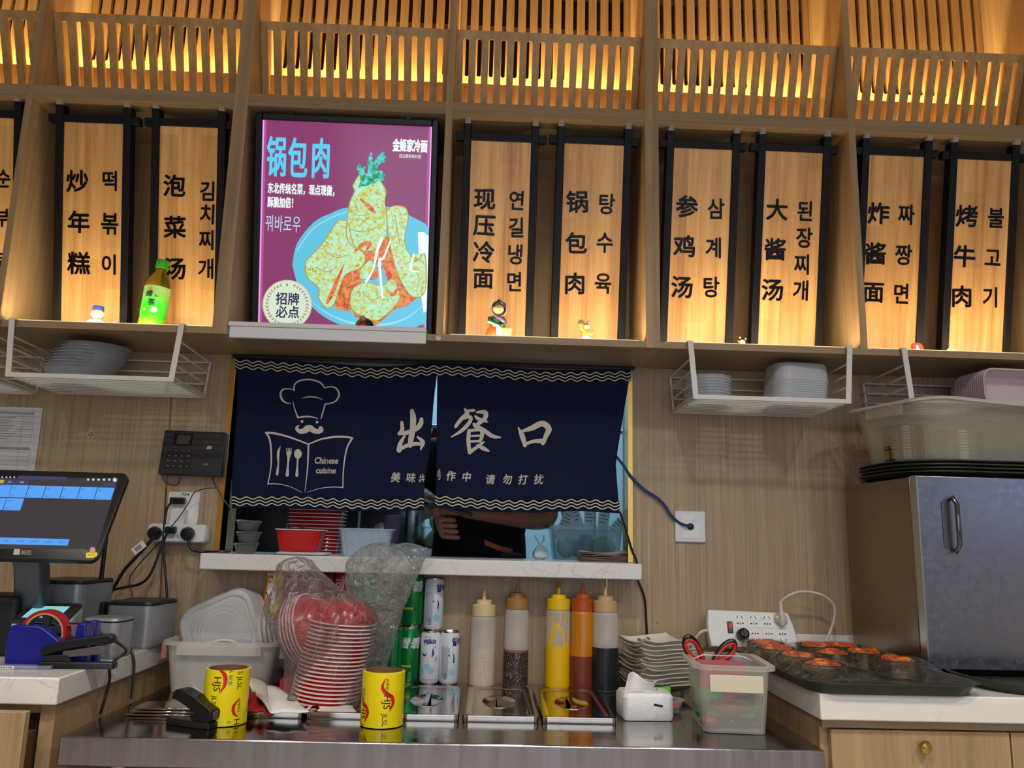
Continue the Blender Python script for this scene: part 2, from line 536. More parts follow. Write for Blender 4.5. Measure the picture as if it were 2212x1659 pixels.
def dup(t, loc=None, rot=None, label=None, scale=None):
    r = t.copy(); COL.objects.link(r)
    if loc is not None: r.location = loc
    if rot is not None: r.rotation_euler = rot
    if scale is not None: r.scale = scale
    if label: r['label'] = label
    for ch in list(t.children):
        c = ch.copy(); COL.objects.link(c); c.parent = r
        for g in list(ch.children):
            d = g.copy(); COL.objects.link(d); d.parent = c
    return r
# ================================================================ the setting
LAM = wood('wall_laminate', (138, 115, 88), (192, 170, 136), (420, 420, 3.0), (171, 148, 115), rough=0.42, big=0.28)
CABW = wood('cabinet_laminate', (140, 115, 82), (188, 158, 116), (75, 75, 2.5), (166, 138, 100), rough=0.4, big=0.5)
CABH = wood('cabinet_laminate_flat', (132, 112, 84), (168, 143, 108), (2.0, 150, 150), rough=0.4, big=0.3)
SLATW = wood('slat_wood', (156, 122, 70), (212, 170, 104), (90, 90, 3.5), (188, 148, 90), rough=0.45, big=0.5)
PANW = wood('sign_board_wood', (168, 112, 58), (238, 192, 124), (75, 75, 2.4), (214, 162, 96), rough=0.38, big=0.55, stave=0.13)
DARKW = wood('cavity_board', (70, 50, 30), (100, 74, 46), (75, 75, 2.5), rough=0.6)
BRASS = mat('brass', (200, 160, 80), 0.25, 1.0)
QZ = quartz('white_quartz', (226, 222, 216), (200, 196, 190))
BLACK = mat('black_plastic', (14, 14, 15), 0.35)
BLACKM = mat('black_matte', (12, 12, 13), 0.6)
WHITEP = mat('white_plastic', (222, 222, 220), 0.35)
WHITEM = mat('white_metal', (215, 214, 208), 0.35)

OX0, OX1, OZ0, OZ1 = -0.722, 0.411, 1.232, 1.772      # the serving hatch
ZT, ZC = 0.905, 1.005                                  # steel table, quartz counters

b = B()
b.bx(-3, OX0, 0, 0.12, 0, 2.45); b.bx(OX1, 3, 0, 0.12, 0, 2.45)
b.bx(OX0, OX1, 0, 0.12, 0, 1.19); b.bx(OX0, OX1, 0, 0.12, OZ1, 2.45); b.bx(-3, 3, 0.11, 0.12, 2.45, 3.1)
struct('wall_back', b, LAM)
struct('floor', B().bx(-3, 3, -5, 2.4, -0.1, 0), mat('floor_tile', (168, 160, 150), 0.35, noise=0.15, nscale=6))
struct('ceiling', B().bx(-3, 3, -5, 0.12, 3.1, 3.2), mat('ceiling_paint', (205, 200, 192), 0.8))
struct('wall_left', B().bx(-3.1, -3, -5, 2.4, 0, 3.2), mat('side_paint', (178, 166, 150), 0.7))
struct('wall_right', B().bx(3, 3.1, -5, 2.4, 0, 3.2), MATS['side_paint'])
struct('added_glow_pane_2', B().bx(2.985, 2.999, -3.6, -2.2, 1.42, 2.6), glow('side_pane', (196, 206, 232), 0.9))  # added unseen glowing pane, shaped to brighten the steel door's reflection
b = B(); b.bx(-3, -1.4, -5.1, -5, 0, 3.2); b.bx(2.6, 3, -5.1, -5, 0, 3.2); b.bx(-1.4, 2.6, -5.1, -5, 0, 0.75); b.bx(-1.4, 2.6, -5.1, -5, 2.75, 3.2)
struct('wall_front', b, MATS['side_paint'])
w1 = struct('added_glow_pane_1', B().bx(-1.4, 2.6, -5.06, -5.04, 0.75, 2.75), glow('added_rear_glow', (190, 205, 240), 0.7))  # added unseen glowing pane, gives the steel its bluish reflections
b = B()
for k in range(6): b.bx(-1.4+k*0.8-0.02, -1.4+k*0.8+0.02, -5.04, -4.99, 0.75, 2.75)
b.bx(-1.4, 2.6, -5.04, -4.99, 0.75, 0.79); b.bx(-1.4, 2.6, -5.04, -4.99, 2.71, 2.75)
struct('added_pane_frame', b, BLACKM, parent=w1)  # bars across the added rear pane
# joints and gilt edging
struct('trim_1', B().bx(0.405, 0.418, -0.006, 0.05, OZ0, OZ1), BRASS)
struct('trim_2', B().bx(-0.735, -0.722, -0.006, 0.05, OZ0, OZ1), mat('gilt_edging', (205, 140, 50), 0.35, 0.7))
b = B(); b.add([(-0.9045, -0.0015, 1.80), (-0.9005, -0.0015, 1.80), (-0.862, -0.0015, 1.0), (-0.866, -0.0015, 1.0)], [(0, 1, 2, 3)])
struct('trim_3', b, BRASS)
struct('trim_4', B().bx(0.345, 0.3475, -0.002, 0.001, 0.9, 1.19), BRASS)
# kitchen behind the hatch
KW = mat('kitchen_tile', (208, 218, 222), 0.3, noise=0.05, nscale=3)
struct('wall_kitchen', B().bx(-3, 3, 2.3, 2.4, 0, 2.7), KW)
struct('ceiling_kitchen', B().bx(-3, 3, 0.12, 2.4, 2.6, 2.7), MATS['ceiling_paint'])
struct('trim_5', B().bx(-0.06, -0.05, 2.27, 2.3, 0, 2.6), mat('dark_joint', (40, 60, 66), 0.5))

# hatch sill
tag(obj('hatch_sill', B().bx(-0.733, 0.422, -0.12, 0.20, 1.19, 1.231), QZ, bev=0.003), 'white veined quartz sill slab under the serving hatch', 'sill')

# ================================================================ ceiling lamps (behind and above the camera)
for i, (lx, ly) in enumerate(LAMPS):
    t = thing('ceiling_lamp', 'round white downlight in the dining room ceiling', 'lamp', (lx, ly, 3.1), group='dining room downlights')
    obj('housing', B().lathe([(0.11, 0), (0.12, -0.03), (0.10, -0.035), (0.085, -0.02)], n=24), WHITEP, t)
    obj('diffuser', B().lathe([(0.0, -0.021), (0.085, -0.021)], n=24, cap0=False, cap1=False), glow('lamp_diffuser', (255, 244, 226), 6.0), t)
t = thing('kitchen_ceiling_panel', 'flat white ceiling light panel in the kitchen behind the hatch', 'lamp', (0, 1.35, 2.6))
obj('frame', B().bx(-0.8, 0.8, -0.5, 0.5, -0.03, 0), WHITEP, t)
obj('diffuser', B().bx(-0.76, 0.76, -0.46, 0.46, -0.035, -0.03), glow('cool_diffuser', (190, 235, 255), 3.0), t)

# ================================================================ the wall of shelf cabinets
YF, YB = -0.2576, -0.002
ZS0, ZS1, ZR0, ZR1, ZTOP = 1.786, 1.803, 2.423, 2.459, 3.06
TILT = math.atan2(0.10, 0.245)


def comb(w, h, n, slot, edge, top, upper):
    """outline of a board with n long slots; slots run out of the lower edge, or of the upper edge"""
    P = [(0, h), (w, h), (w, 0)] if not upper else [(w, h), (w, 0), (0, 0), (0, h)]
    pitch = (w-2*edge)/n
    r = 0.004
    if not upper:
        for k in range(n-1, -1, -1):
            xc = edge+(k+0.5)*pitch; a, c = xc-slot/2, xc+slot/2; z = h-top
            P += [(c, 0), (c, z-r), (c-r, z), (a+r, z), (a, z-r), (a, 0)]
        P.append((0, 0))
    else:
        for k in range(n):
            xc = edge+(k+0.5)*pitch; a, c = xc-slot/2, xc+slot/2; z = top
            P += [(a, h), (a, z+r), (a+r, z), (c-r, z), (c, z+r), (c, h)]
    return P


LEDA = (1.0, 0.70, 0.29)
LEDB = (1.0, 0.80, 0.52)
UP_P, LO_P = 5.6, 1.6


def led(x0, x1, y, z, power, color, rot, where, name='shelf_led_strip'):
    t = thing(name, 'slim amber light strip '+where, 'led strip', ((x0+x1)/2, y, z))
    w = x1-x0
    obj('channel', B().bx(-w/2, w/2, -0.006, 0.006, 0, 0.003), WHITEM, t)
    obj('diffuser', B().bx(-w/2+0.004, w/2-0.004, -0.004, 0.004, 0.003, 0.0045), glow('led_diffuser', (255, 205, 130), 2.0), t)
    a = area('led_glow', (0, 0, 0.0055), w-0.02, power, color, rot, 0.008)
    a.parent = t


def cabinet(name, label, xa, xd, xb, bays):
    t = thing(name, label, 'cabinet', ((xa+xb)/2, -0.13, ZS0), group='wood shelf cabinets over the counters')
    L = t.location
    for x0, x1 in ((xa, xa+0.0187), (xb-0.0187, xb)):
        obj('side_panel', B(L).bx(x0, x1, YF, YB, ZS0, ZTOP), CABW, t)
    obj('divider', B(L).bx(xd[0], xd[1], YF+0.0006, YB, ZS1, ZTOP), CABW, t)
    obj('rail_board', B(L).bx(xa+0.0187, xb-0.0187, YF+0.0012, YB, ZR0, ZR1), CABH, t)
    obj('shelf_board', B(L).bx(xa+0.0187, xb-0.0187, YF+0.0012, YB, ZS0, ZS1), CABH, t)
    obj('top_board', B(L).bx(xa+0.0187, xb-0.0187, YF, YB, ZTOP-0.018, ZTOP), CABH, t)
    obj('back_panel', B(L).bx(xa+0.0187, xb-0.0187, YB-0.006, YB, ZS1, ZR0), CABW, t)
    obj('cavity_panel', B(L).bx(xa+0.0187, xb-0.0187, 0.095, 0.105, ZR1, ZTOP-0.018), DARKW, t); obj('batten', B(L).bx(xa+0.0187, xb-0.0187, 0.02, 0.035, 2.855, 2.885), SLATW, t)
    for x0, x1, lit, where in bays:
        w = x1-x0-0.002
        b = B(L); b.X = Matrix.Translation((x0+0.001, -0.12, ZR1)) @ Matrix.Rotation(TILT, 4, 'X')
        b.prism(comb(w, 0.265, 14, 0.0168, 0.008, 0.022, False), 0, 0.012)
        obj('slat_screen', b, SLATW, t, smoothed=False)
        b = B(L); b.X = Matrix.Translation((x0+0.001, -0.034, ZR1))
        b.prism(comb(w, ZTOP-0.02-ZR1, 14, 0.0125, 0.006, 0.215, True), 0, 0.016)
        obj('slat_screen', b, SLATW, t, smoothed=False)
        obj('light_board', B(L).bx(x0, x1, -0.078, -0.070, ZR1, 2.624), SLATW, t)
        led(x0+0.01, x1-0.01, -0.062, 2.596, UP_P, LEDA, (math.pi-0.45, 0, 0), 'hidden behind the slats '+where, 'slat_led_strip')
        led(x0+0.01, x1-0.01, -0.092, ZR1, UP_P*0.2, LEDA, (math.pi, 0, 0), 'low behind the slats '+where, 'slat_led_strip')
        if lit: led(x0+0.015, x1-0.015, -0.244, ZS1, LO_P, LEDB, (math.pi-0.35, 0, 0), 'on the shelf under the menu boards '+where)
    return t


cabinet('shelf_cabinet', 'wood shelf cabinet holding the boards left of the lit food poster', -1.835, (-1.265, -1.2473), -0.6925,
        [(-1.8163, -1.265, True, 'at the far left end'), (-1.2473, -0.7112, True, 'left of the poster bay')])
cabinet('shelf_cabinet', 'wood shelf cabinet holding the lit food poster and two boards', -0.6925, (-0.1384, -0.1201), 0.4270,
        [(-0.6738, -0.1384, False, 'above the poster bay'), (-0.1201, 0.4083, True, 'right of the poster bay')])
cabinet('shelf_cabinet', 'wood shelf cabinet right of the serving hatch above two wire baskets', 0.4270, (0.9757, 0.9943), 1.550,
        [(0.4457, 0.9757, True, 'above the right outlet'), (0.9943, 1.5313, True, 'at the far right end')])

# ================================================================ menu boards
SA = math.atan2(0.125, 0.57)
TZ = Vector((0, -math.sin(SA), math.cos(SA)))
NRM = Vector((0, -math.cos(SA), -math.sin(SA)))
S0 = Vector((0, -0.105, ZS1+0.001))
FRM = mat('black_painted_wood', (12, 13, 16), 0.5, spec=0.25)
INK = mat('black_ink', (17, 10, 7), 0.35)
ACR = clear('clear_acrylic', (235, 235, 235), 0.25, 0.05)
SIGNS = [
    ('cut off by the left edge of the photo', [(-108, 252), (22, 252), (30, 690), (-95, 690)], [], [('순', 4, 385, 42), ('부', 2, 470, 42), ('부', 0, 560, 42)]),
    ('lettered for rice cake, above the capped figurine', [(133, 259), (262, 270), (261, 697), (133, 692)],
     [('炒', 165, 390, 47), ('年', 168, 479, 47), ('糕', 168, 568, 48)], [('떡', 235, 390, 46), ('볶', 235, 483, 50), ('이', 233, 571, 46)]),
    ('behind the green tea bottle', [(340, 269), (470, 277), (461, 704), (340, 701)],
     [('泡', 375, 400, 47), ('菜', 376, 490, 47), ('汤', 376, 580, 47)], [('김', 446, 412, 45), ('치', 446, 462, 45), ('찌', 444, 518, 45), ('개', 443, 580, 46)]),
    ('just right of the poster, behind the hooded figurine', [(1015.7, 301), (1146.8, 308.5), (1135, 729), (1007.6, 725)],
     [('现', 1047, 430, 46), ('压', 1046, 487, 46), ('冷', 1045, 544, 46), ('面', 1044, 602, 44)], [('연', 1116, 432, 45), ('길', 1115, 491, 45), ('냉', 1113, 549, 46), ('면', 1111, 608, 45)]),
    ('behind the small yellow dancer figurine', [(1219.7, 308), (1349.4, 314), (1333, 732.5), (1205.6, 730.4)],
     [('锅', 1247, 435, 47), ('包', 1245, 524, 46), ('肉', 1242, 612, 46)], [('탕', 1312, 440, 47), ('수', 1307, 524, 47), ('육', 1303, 612, 47)]),
    ('lettered for chicken soup, left of the bust figurine', [(1459, 318.5), (1585, 323), (1564.7, 740.7), (1439, 738)],
     [('参', 1485, 445, 47), ('鸡', 1479, 531, 47), ('汤', 1474, 620, 47)], [('삼', 1548, 450, 47), ('계', 1542, 535, 47), ('탕', 1538, 620, 47)]),
    ('lettered for soybean stew, right of the bust figurine', [(1656.6, 325), (1783.6, 330), (1757, 747), (1636, 744)],
     [('大', 1680, 452, 46), ('酱', 1676, 538, 47), ('汤', 1670, 626, 47)], [('된', 1740, 455, 46), ('장', 1739, 513, 46), ('찌', 1733, 571, 46), ('개', 1731, 627, 46)]),
    ('with the red stone at its foot', [(1880, 334), (2001, 338), (1976, 753), (1860, 750)],
     [('炸', 1900, 460, 46), ('酱', 1893, 547, 47), ('面', 1889, 632, 45)], [('짜', 1960, 463, 46), ('짱', 1954, 550, 47), ('면', 1949, 634, 46)]),
    ('lettered for roast beef, last one on the right', [(2072, 343), (2189, 347), (2166, 761), (2047, 757)],
     [('烤', 2091, 466, 47), ('牛', 2086, 553, 47), ('肉', 2080, 640, 46)], [('불', 2154, 470, 46), ('고', 2147, 556, 46), ('기', 2141, 642, 46)]),
]
for lab, q, han, kor in SIGNS:
    P = [atp(x, y, S0, NRM) for x, y in q]
    xl = (P[0].x+P[3].x)/2; xr = (P[1].x+P[2].x)/2; xc = (xl+xr)/2; hw = (xr-xl)/2
    t = thing('menu_board', 'black framed wooden menu board '+lab, 'menu board', (xc, S0.y, S0.z), (SA, 0, 0), 'hanging menu boards')
    top = sum((p-S0).dot(TZ) for p in P[:2])/2
    for s in (-1, 1):
        x0, x1 = sorted((s*hw, s*(hw+0.021)))
        obj('stile', B().bx(x0, x1, 0, 0.032, 0, top+0.045), FRM, t, bev=0.0015)
        obj('clip', B().bx(s*(hw+0.0105)-0.008, s*(hw+0.0105)+0.008, -0.004, 0.012, top+0.0455, top+0.062), ACR, t, bev=0.002)
    obj('rail', B().bx(-hw-0.042, hw+0.042, 0.003, 0.029, top, top+0.021), FRM, t, bev=0.0015)
    pn = obj('panel', B().bx(-hw, hw, 0.006, 0.022, 0, top), PANW, t)

    def put(px, py):
        p = atp(px, py, S0, NRM)
        return (p.x-xc, 0.0052, (p-S0).dot(TZ))
    b = B()
    for ch, cx, cy, sz in han: b.btext(1.25, ch, sz*1.06, cx, cy, put, 0.0, 0.03+random.uniform(-.03, .03), 1.0)
    for ch, cx, cy, sz in kor: b.btext(0.95, ch, sz*1.02, cx, cy, put, 0.0, 0.03+random.uniform(-.03, .03), 0.86)
    obj('lettering', b, INK, pn, smoothed=False)

# ================================================================ the lit poster
PQ = [atp(x, y, S0, NRM) for x, y in ((567, 258), (932, 275), (922, 720), (558.7, 702))]
xl = (PQ[0].x+PQ[3].x)/2; xr = (PQ[1].x+PQ[2].x)/2; pxc = (xl+xr)/2; hw = (xr-xl)/2
ptop = sum((p-S0).dot(TZ) for p in PQ[:2])/2
t = thing('light_box', 'lit purple food poster in a black frame showing fried pork on a blue plate', 'poster', (pxc, S0.y, S0.z), (SA, 0, 0))
b = B(); fw = 0.018
b.bx(-hw-fw, -hw, -0.008, 0.03, 0, ptop+fw); b.bx(hw, hw+fw, -0.008, 0.03, 0, ptop+fw); b.bx(-hw, hw, -0.008, 0.03, ptop, ptop+fw); b.bx(-hw, hw, 0.01, 0.03, 0, ptop)
obj('frame', b, BLACK, t, bev=0.003)
for s in (-0.155, 0.165):
    b = B(); b.bx(s-0.006, s+0.006, 0.0, 0.004, ptop+fw, ptop+fw+0.022); b.lathe([(0.008, 0), (0.008, 0.004)], (s, 0.0, ptop+fw+0.02), 12)
    obj('hanger_tab', b, BLACK, t)
pan = obj('poster_panel', B().bx(-hw, hw, 0.0, 0.008, 0, ptop), glow('poster_purple', (138, 58, 108)), t)
LAY = [0.0]


def pp(px, py):
    p = atp(px, py, S0, NRM)
    return (p.x-pxc, LAY[0], max(0.0005, (p-S0).dot(TZ)))


def c6(x, y): return (max(500+x/3.95, 0), 400+y/3.95)


def pc6(x, y):
    q = pp(*c6(x, y)); return (min(max(q[0], -hw+0.0005), hw-0.0005), q[1], q[2])


def layer(name, m, fn, k):
    LAY[0] = -0.00035*k
    b = B(); fn(b); return obj(name, b, m, pan, smoothed=False)


# edge lighting of the box
def edges(b):
    for s in (-1, 1): b.add([(s*hw, LAY[0], 0), (s*(hw-0.004), LAY[0], 0), (s*(hw-0.004), LAY[0], ptop), (s*hw, LAY[0], ptop)], [(0, 1, 2, 3)])
def edges2(b):
    for s in (-1, 1): b.add([(s*hw, LAY[0], 0), (s*(hw-0.010), LAY[0], 0), (s*(hw-0.010), LAY[0], ptop), (s*hw, LAY[0], ptop)], [(0, 1, 2, 3)])
layer('edge_band', glow('poster_magenta', (176, 82, 150)), edges2, 1)
layer('edge_band', glow('poster_pink', (240, 165, 238)), edges, 2)
PLATE = [(520, 680), (560, 500), (700, 320), (850, 240), (1000, 190), (1300, 180), (1500, 250), (1780, 440), (1800, 800), (1790, 1060), (1700, 1160), (1600, 1200), (1440, 1250), (1200, 1252), (900, 1180), (700, 1050), (575, 870)]
layer('plate_picture', glow('poster_plate', (96, 196, 226)), lambda b: b.poly(smooth(PLATE+PLATE[:1], 4)[:-1], pc6), 3)
layer('plate_picture', glow('poster_plate_rim', (150, 222, 238)), lambda b: (b.strip([(700, 1010), (850, 1110), (1050, 1180), (1300, 1190), (1500, 1130), (1660, 1000)], [6, 14, 20, 20, 14, 6], pc6), b.strip([(560, 560), (690, 380), (860, 275), (1000, 225)], 10, pc6)), 4)
layer('plate_picture', glow('poster_white', (238, 252, 250)), lambda b: b.poly([(1590, 400), (1640, 400), (1790, 440), (1790, 1080), (1640, 1090), (1610, 900)], pc6), 4)


def food(name, hot, cold, deep, sc):
    m, nt, p = _new(name); L = nt.links.new
    tc = nt.nodes.new('ShaderNodeTexCoord'); n = nt.nodes.new('ShaderNodeTexNoise'); n.inputs['Scale'].default_value = sc; n.inputs['Detail'].default_value = 8; n.inputs['Roughness'].default_value = 0.7; n.inputs['Distortion'].default_value = 0.8
    L(tc.outputs['Object'], n.inputs['Vector'])
    cr = nt.nodes.new('ShaderNodeValToRGB'); e = cr.color_ramp.elements
    e[0].position = 0.34; e[0].color = lin(deep)+[1]; e[1].position = 0.56; e[1].color = lin(cold)+[1]
    k = e.new(0.45); k.color = lin(hot)+[1]
    L(n.outputs['Fac'], cr.inputs['Fac']); L(cr.outputs['Color'], p.inputs['Emission Color'])
    p.inputs['Base Color'].default_value = (0.02, 0.02, 0.02, 1); p.inputs['Emission Strength'].default_value = 1.0; p.inputs['Roughness'].default_value = 0.12
    return m


FD = food('poster_crust', (196, 206, 70), (176, 240, 210), (210, 110, 40), 80)
FD2 = food('poster_crust_pale', (200, 210, 84), (184, 242, 220), (205, 95, 45), 95)
RED = food('poster_sauce', (206, 84, 40), (232, 150, 70), (176, 40, 36), 60)
layer('sauce_picture', RED, lambda b: [b.poly(p, pc6) for p in (
    [(640, 720), (760, 900), (900, 1060), (1020, 1080), (1050, 900), (1300, 600), (1200, 480), (1000, 560)],
    [(1200, 480), (1400, 420), (1660, 900), (1500, 1030), (1380, 1060), (1300, 700)], [(1000, 980), (1050, 1120), (1230, 1200), (1400, 1060), (1400, 900), (1100, 860)])], 5)
T1 = [(1035, 10), (1050, 60), (1010, 150), (990, 300), (985, 450), (1060, 540), (1200, 560), (1310, 470), (1330, 300), (1310, 150), (1320, 60), (1300, 10), (1250, -50), (1110, -100)]
T2 = [(1320, 220), (1380, 180), (1480, 190), (1510, 280), (1480, 430), (1500, 560), (1590, 640), (1650, 580), (1665, 800), (1640, 930), (1560, 960), (1480, 880), (1400, 700), (1350, 480)]
T3 = [(640, 640), (760, 520), (830, 420), (920, 300), (1000, 330), (1040, 500), (1140, 600), (1110, 700), (980, 760), (930, 860), (880, 1010), (810, 1050), (740, 950), (750, 880), (660, 800), (630, 720)]
T4 = [(1010, 1000), (1040, 880), (1150, 830), (1290, 860), (1360, 800), (1430, 850), (1440, 930), (1420, 1000), (1350, 1080), (1230, 1160), (1100, 1110), (1030, 1060)]
T5 = [(1100, 720), (1180, 640), (1220, 700), (1200, 790), (1100, 800)]
layer('food_picture', FD2, lambda b: [b.poly(smooth(p+p[:1], 3)[:-1], pc6) for p in (T3, T2)], 6)
layer('food_picture', FD, lambda b: [b.poly(smooth(p+p[:1], 3)[:-1], pc6) for p in (T1, T4, T5)], 7)
layer('sauce_picture', RED, lambda b: [b.strip(p, w, pc6) for p, w in (
    ([(1100, 120), (1180, 190), (1230, 240)], [10, 40, 10]), ([(1060, 560), (1120, 510), (1180, 500), (1150, 560)], [20, 40, 40, 10]), ([(1300, 470), (1250, 600), (1330, 620), (1380, 600)], [20, 60, 30, 10]),
    ([(1200, 800), (1230, 760), (1280, 700), (1340, 720)], [30, 60, 30, 10]), ([(960, 680), (920, 780), (870, 900), (820, 1000)], [10, 26, 40, 30]), ([(1370, 660), (1350, 760)], 50), ([(1330, 900), (1380, 930), (1420, 880)], [10, 40, 10]), ([(1410, 820), (1440, 930)], [10, 24]))], 8)
def outline(b):
    for T in (T1, T2, T3, T4, T5): b.strip(T+T[:1], 7, pc6, 3)
    for p, w in (([(1000, 200), (1080, 260), (1180, 250)], 6), ([(1020, 380), (1120, 400), (1240, 360)], 6), ([(1400, 260), (1420, 400), (1440, 520)], 6), ([(800, 560), (900, 620), (980, 600)], 6), ([(720, 700), (820, 740), (900, 700)], 6), ([(1120, 920), (1200, 980), (1300, 940)], 6), ([(1560, 700), (1600, 800), (1580, 900)], 6)): b.strip(p, w, pc6)
layer('crust_outline', glow('poster_olive', (168, 150, 44)), outline, 8)
layer('strip_picture', MATS['poster_white'], lambda b: [b.strip(p, w, pc6) for p, w in (([(1285, 455), (1245, 560), (1210, 720), (1150, 825)], [26, 26, 14, 20]), ([(1355, 480), (1300, 620), (1265, 660), (1290, 960)], [12, 20, 24, 16]),
    ([(1560, 590), (1530, 720), (1600, 740)], [14, 20, 10]))], 9)
GARN = [(1190, 1310), (1200, 1390), (1230, 1390), (1290, 1305), (1312, 1320), (1315, 1370), (1270, 1420), (1230, 1470), (1290, 1480), (1310, 1520), (1230, 1540), (1150, 1565), (1090, 1590), (1130, 1500), (1090, 1440), (1095, 1400), (1140, 1430), (1175, 1450), (1180, 1380)]


def c2(x, y): return pp(500+x/3.95, y/3.95)


layer('garnish_picture', food('poster_herb', (30, 160, 96), (96, 214, 226), (12, 110, 60), 60), lambda b: [b.strip(p, w, c2) for p, w in (([(1180, 1560), (1195, 1450), (1185, 1380), (1195, 1310)], [50, 60, 46, 14]), ([(1200, 1470), (1240, 1400), (1275, 1350), (1295, 1310)], [46, 50, 60, 26]), ([(1250, 1380), (1300, 1350), (1316, 1345)], [40, 46, 20]),
    ([(1270, 1370), (1300, 1375)], [40, 30]), ([(1130, 1560), (1120, 1490), (1095, 1440), (1092, 1405)], [60, 50, 46, 16]), ([(1110, 1460), (1140, 1430)], [40, 16]), ([(1090, 1590), (1150, 1550), (1230, 1510), (1300, 1500)], [20, 80, 90, 34]), ([(1220, 1480), (1285, 1470)], [50, 20]), ([(1240, 1530), (1300, 1535)], [40, 16]))], 9)
CY_ = glow('poster_cyan', (96, 206, 240))
PW = MATS['poster_white']


def title(b):
    for ch, x in (('锅', 386), ('包', 568), ('肉', 765)): b.btext(1.5, ch, 92, 500+x/3.95, (1337+(x-386)*0.04)/3.95, pp, 0.0, 0.03, 0.47)
layer('title_lettering', CY_, title, 10)
layer('lettering', PW, lambda b: (b.btext(0.9, '金姬家冷面', 29, 500+1525/3.95, 1245/3.95, pp, 0.0, 0.04, 0.52), b.text('延边朝鲜族料理', 9, 500+1525/3.95, 1336/3.95, pp, 0.0, 0.04, 0.75),
    b.btext(0.5, '东北传统名菜，现点现做，', 24.5, *c6(597, 38), pp, 0.0, 0.045, 0.52), b.btext(0.5, '酥脆加倍！', 24.5, *c6(420, 148), pp, 0.0, 0.045, 0.52)), 10)
layer('lettering', glow('poster_pale_blue', (186, 216, 244)), lambda b: b.text('꿔바로우', 27, *c6(442, 330), pp, 0.0, 0.04, 0.78, 1.45), 10)
layer('badge', glow('poster_badge_rim', (206, 196, 160)), lambda b: b.disc((478, 1020), 211, pc6, 40), 10)
layer('badge', glow('poster_badge', (214, 232, 206)), lambda b: b.disc((478, 1020), 203, pc6, 40), 11)


def wreath(b):
    for k in range(34):
        a = math.radians(-68+k*316/33+0)
        a = math.radians(290+k*320/33)
        x, y = 478+172*math.sin(a+math.radians(90)), 1020-172*math.cos(a+math.radians(90))
        x, y = 478+172*math.cos(math.radians(-70+k*320/33)), 1020+172*math.sin(math.radians(-70+k*320/33))
        t_ = math.radians(-70+k*320/33+90)*1
        for s in (-1, 1): b.strip([(x, y), (x+20*math.cos(t_+s*0.8), y+20*math.sin(t_+s*0.8))], [12, 4], pc6)
    b.strip([(478, 848), (478, 856)], 18, pc6)
layer('badge_wreath', glow('poster_badge_leaf', (168, 146, 118)), wreath, 12)
layer('badge_lettering', glow('poster_badge_ink', (58, 44, 92)), lambda b: (b.btext(0.6, '招牌', 28, *c6(482, 970), pp, 0.0, 0.03, 0.92), b.btext(0.6, '必点', 28, *c6(482, 1082), pp, 0.0, 0.03, 0.92)), 12)
# white ledge strip along the foot of the poster
p0, p1 = at(492, 712, y=-0.27), at(920, 735, y=-0.27)
t = thing('white_ledge', 'white plastic ledge strip along the shelf edge below the lit poster', 'ledge', ((p0.x+p1.x)/2, -0.26, ZS0))
hwl = (p1.x-p0.x)/2
obj('upper_strip', B().bx(-hwl, hwl, -0.012, 0.03, 0.018, 0.030), WHITEP, t, bev=0.002)
obj('lower_strip', B().bx(-hwl+0.004, hwl, -0.010, 0.001, -0.012, 0.0175), mat('white_gloss', (225, 226, 228), 0.15), t, bev=0.002)
# ================================================================ the split door curtain over the hatch
NAVY = mat('navy_cloth', (14, 24, 56), 0.85, spec=0.2, noise=0.25, nscale=160, bump=0.15)
PRINT = mat('cloth_print', (206, 200, 190), 0.8, spec=0.2)
PRINTD = mat('cloth_band', (8, 10, 18), 0.85, spec=0.2)
NY = -0.040


def ny(x, z):
    k = max(0.0, min(1.0, (1.775-z)/0.42))
    return NY+k*(0.006*math.sin(x*19+0.6)+0.0035*math.sin(x*43+z*6))+0.004*math.sin(x*7)


PANELS = [  # edges in the photo, put on the curtain's own plane
    ('left', [(507, 770), (590, 776), (700, 784), (800, 792), (870, 790), (948, 785)], [(501, 1098), (640, 1090+8), (760, 1104), (860, 1104), (915, 1102)], [(507, 770), (512, 860), (505, 960), (500, 1040), (501, 1098)], [(948, 785), (938, 860), (930, 960), (918, 1040), (915, 1102)]),
    ('right', [(945, 785), (1050, 790), (1150, 797), (1260, 799), (1363, 797)], [(941, 1096), (1060, 1105), (1150, 1107), (1250, 1104), (1339, 1109)], [(945, 785), (944, 880), (943, 980), (942, 1040), (941, 1096)], [(1363, 797), (1353, 860), (1333, 985), (1332, 1020), (1339, 1109)])]


def poly_at(P, t):
    Q = smooth(P, 8); k = t*(len(Q)-1); i = min(int(k), len(Q)-2); f = k-i
    return (Q[i][0]*(1-f)+Q[i+1][0]*f, Q[i][1]*(1-f)+Q[i+1][1]*f)


def cloth_point(px, py, off=0.0):
    p = at(px, py, y=NY); return Vector((p.x, ny(p.x, p.z)-off, p.z))


def coons(top, bot, le, ri):
    def fn(u, v):
        a, b_ = poly_at(top, u), poly_at(bot, u); c, d = poly_at(le, v), poly_at(ri, v)
        tl, tr, bl, br = top[0], top[-1], bot[0], bot[-1]
        return tuple((1-v)*a[i]+v*b_[i]+(1-u)*c[i]+u*d[i]-((1-u)*(1-v)*tl[i]+u*(1-v)*tr[i]+(1-u)*v*bl[i]+u*v*br[i]) for i in (0, 1))
    return fn


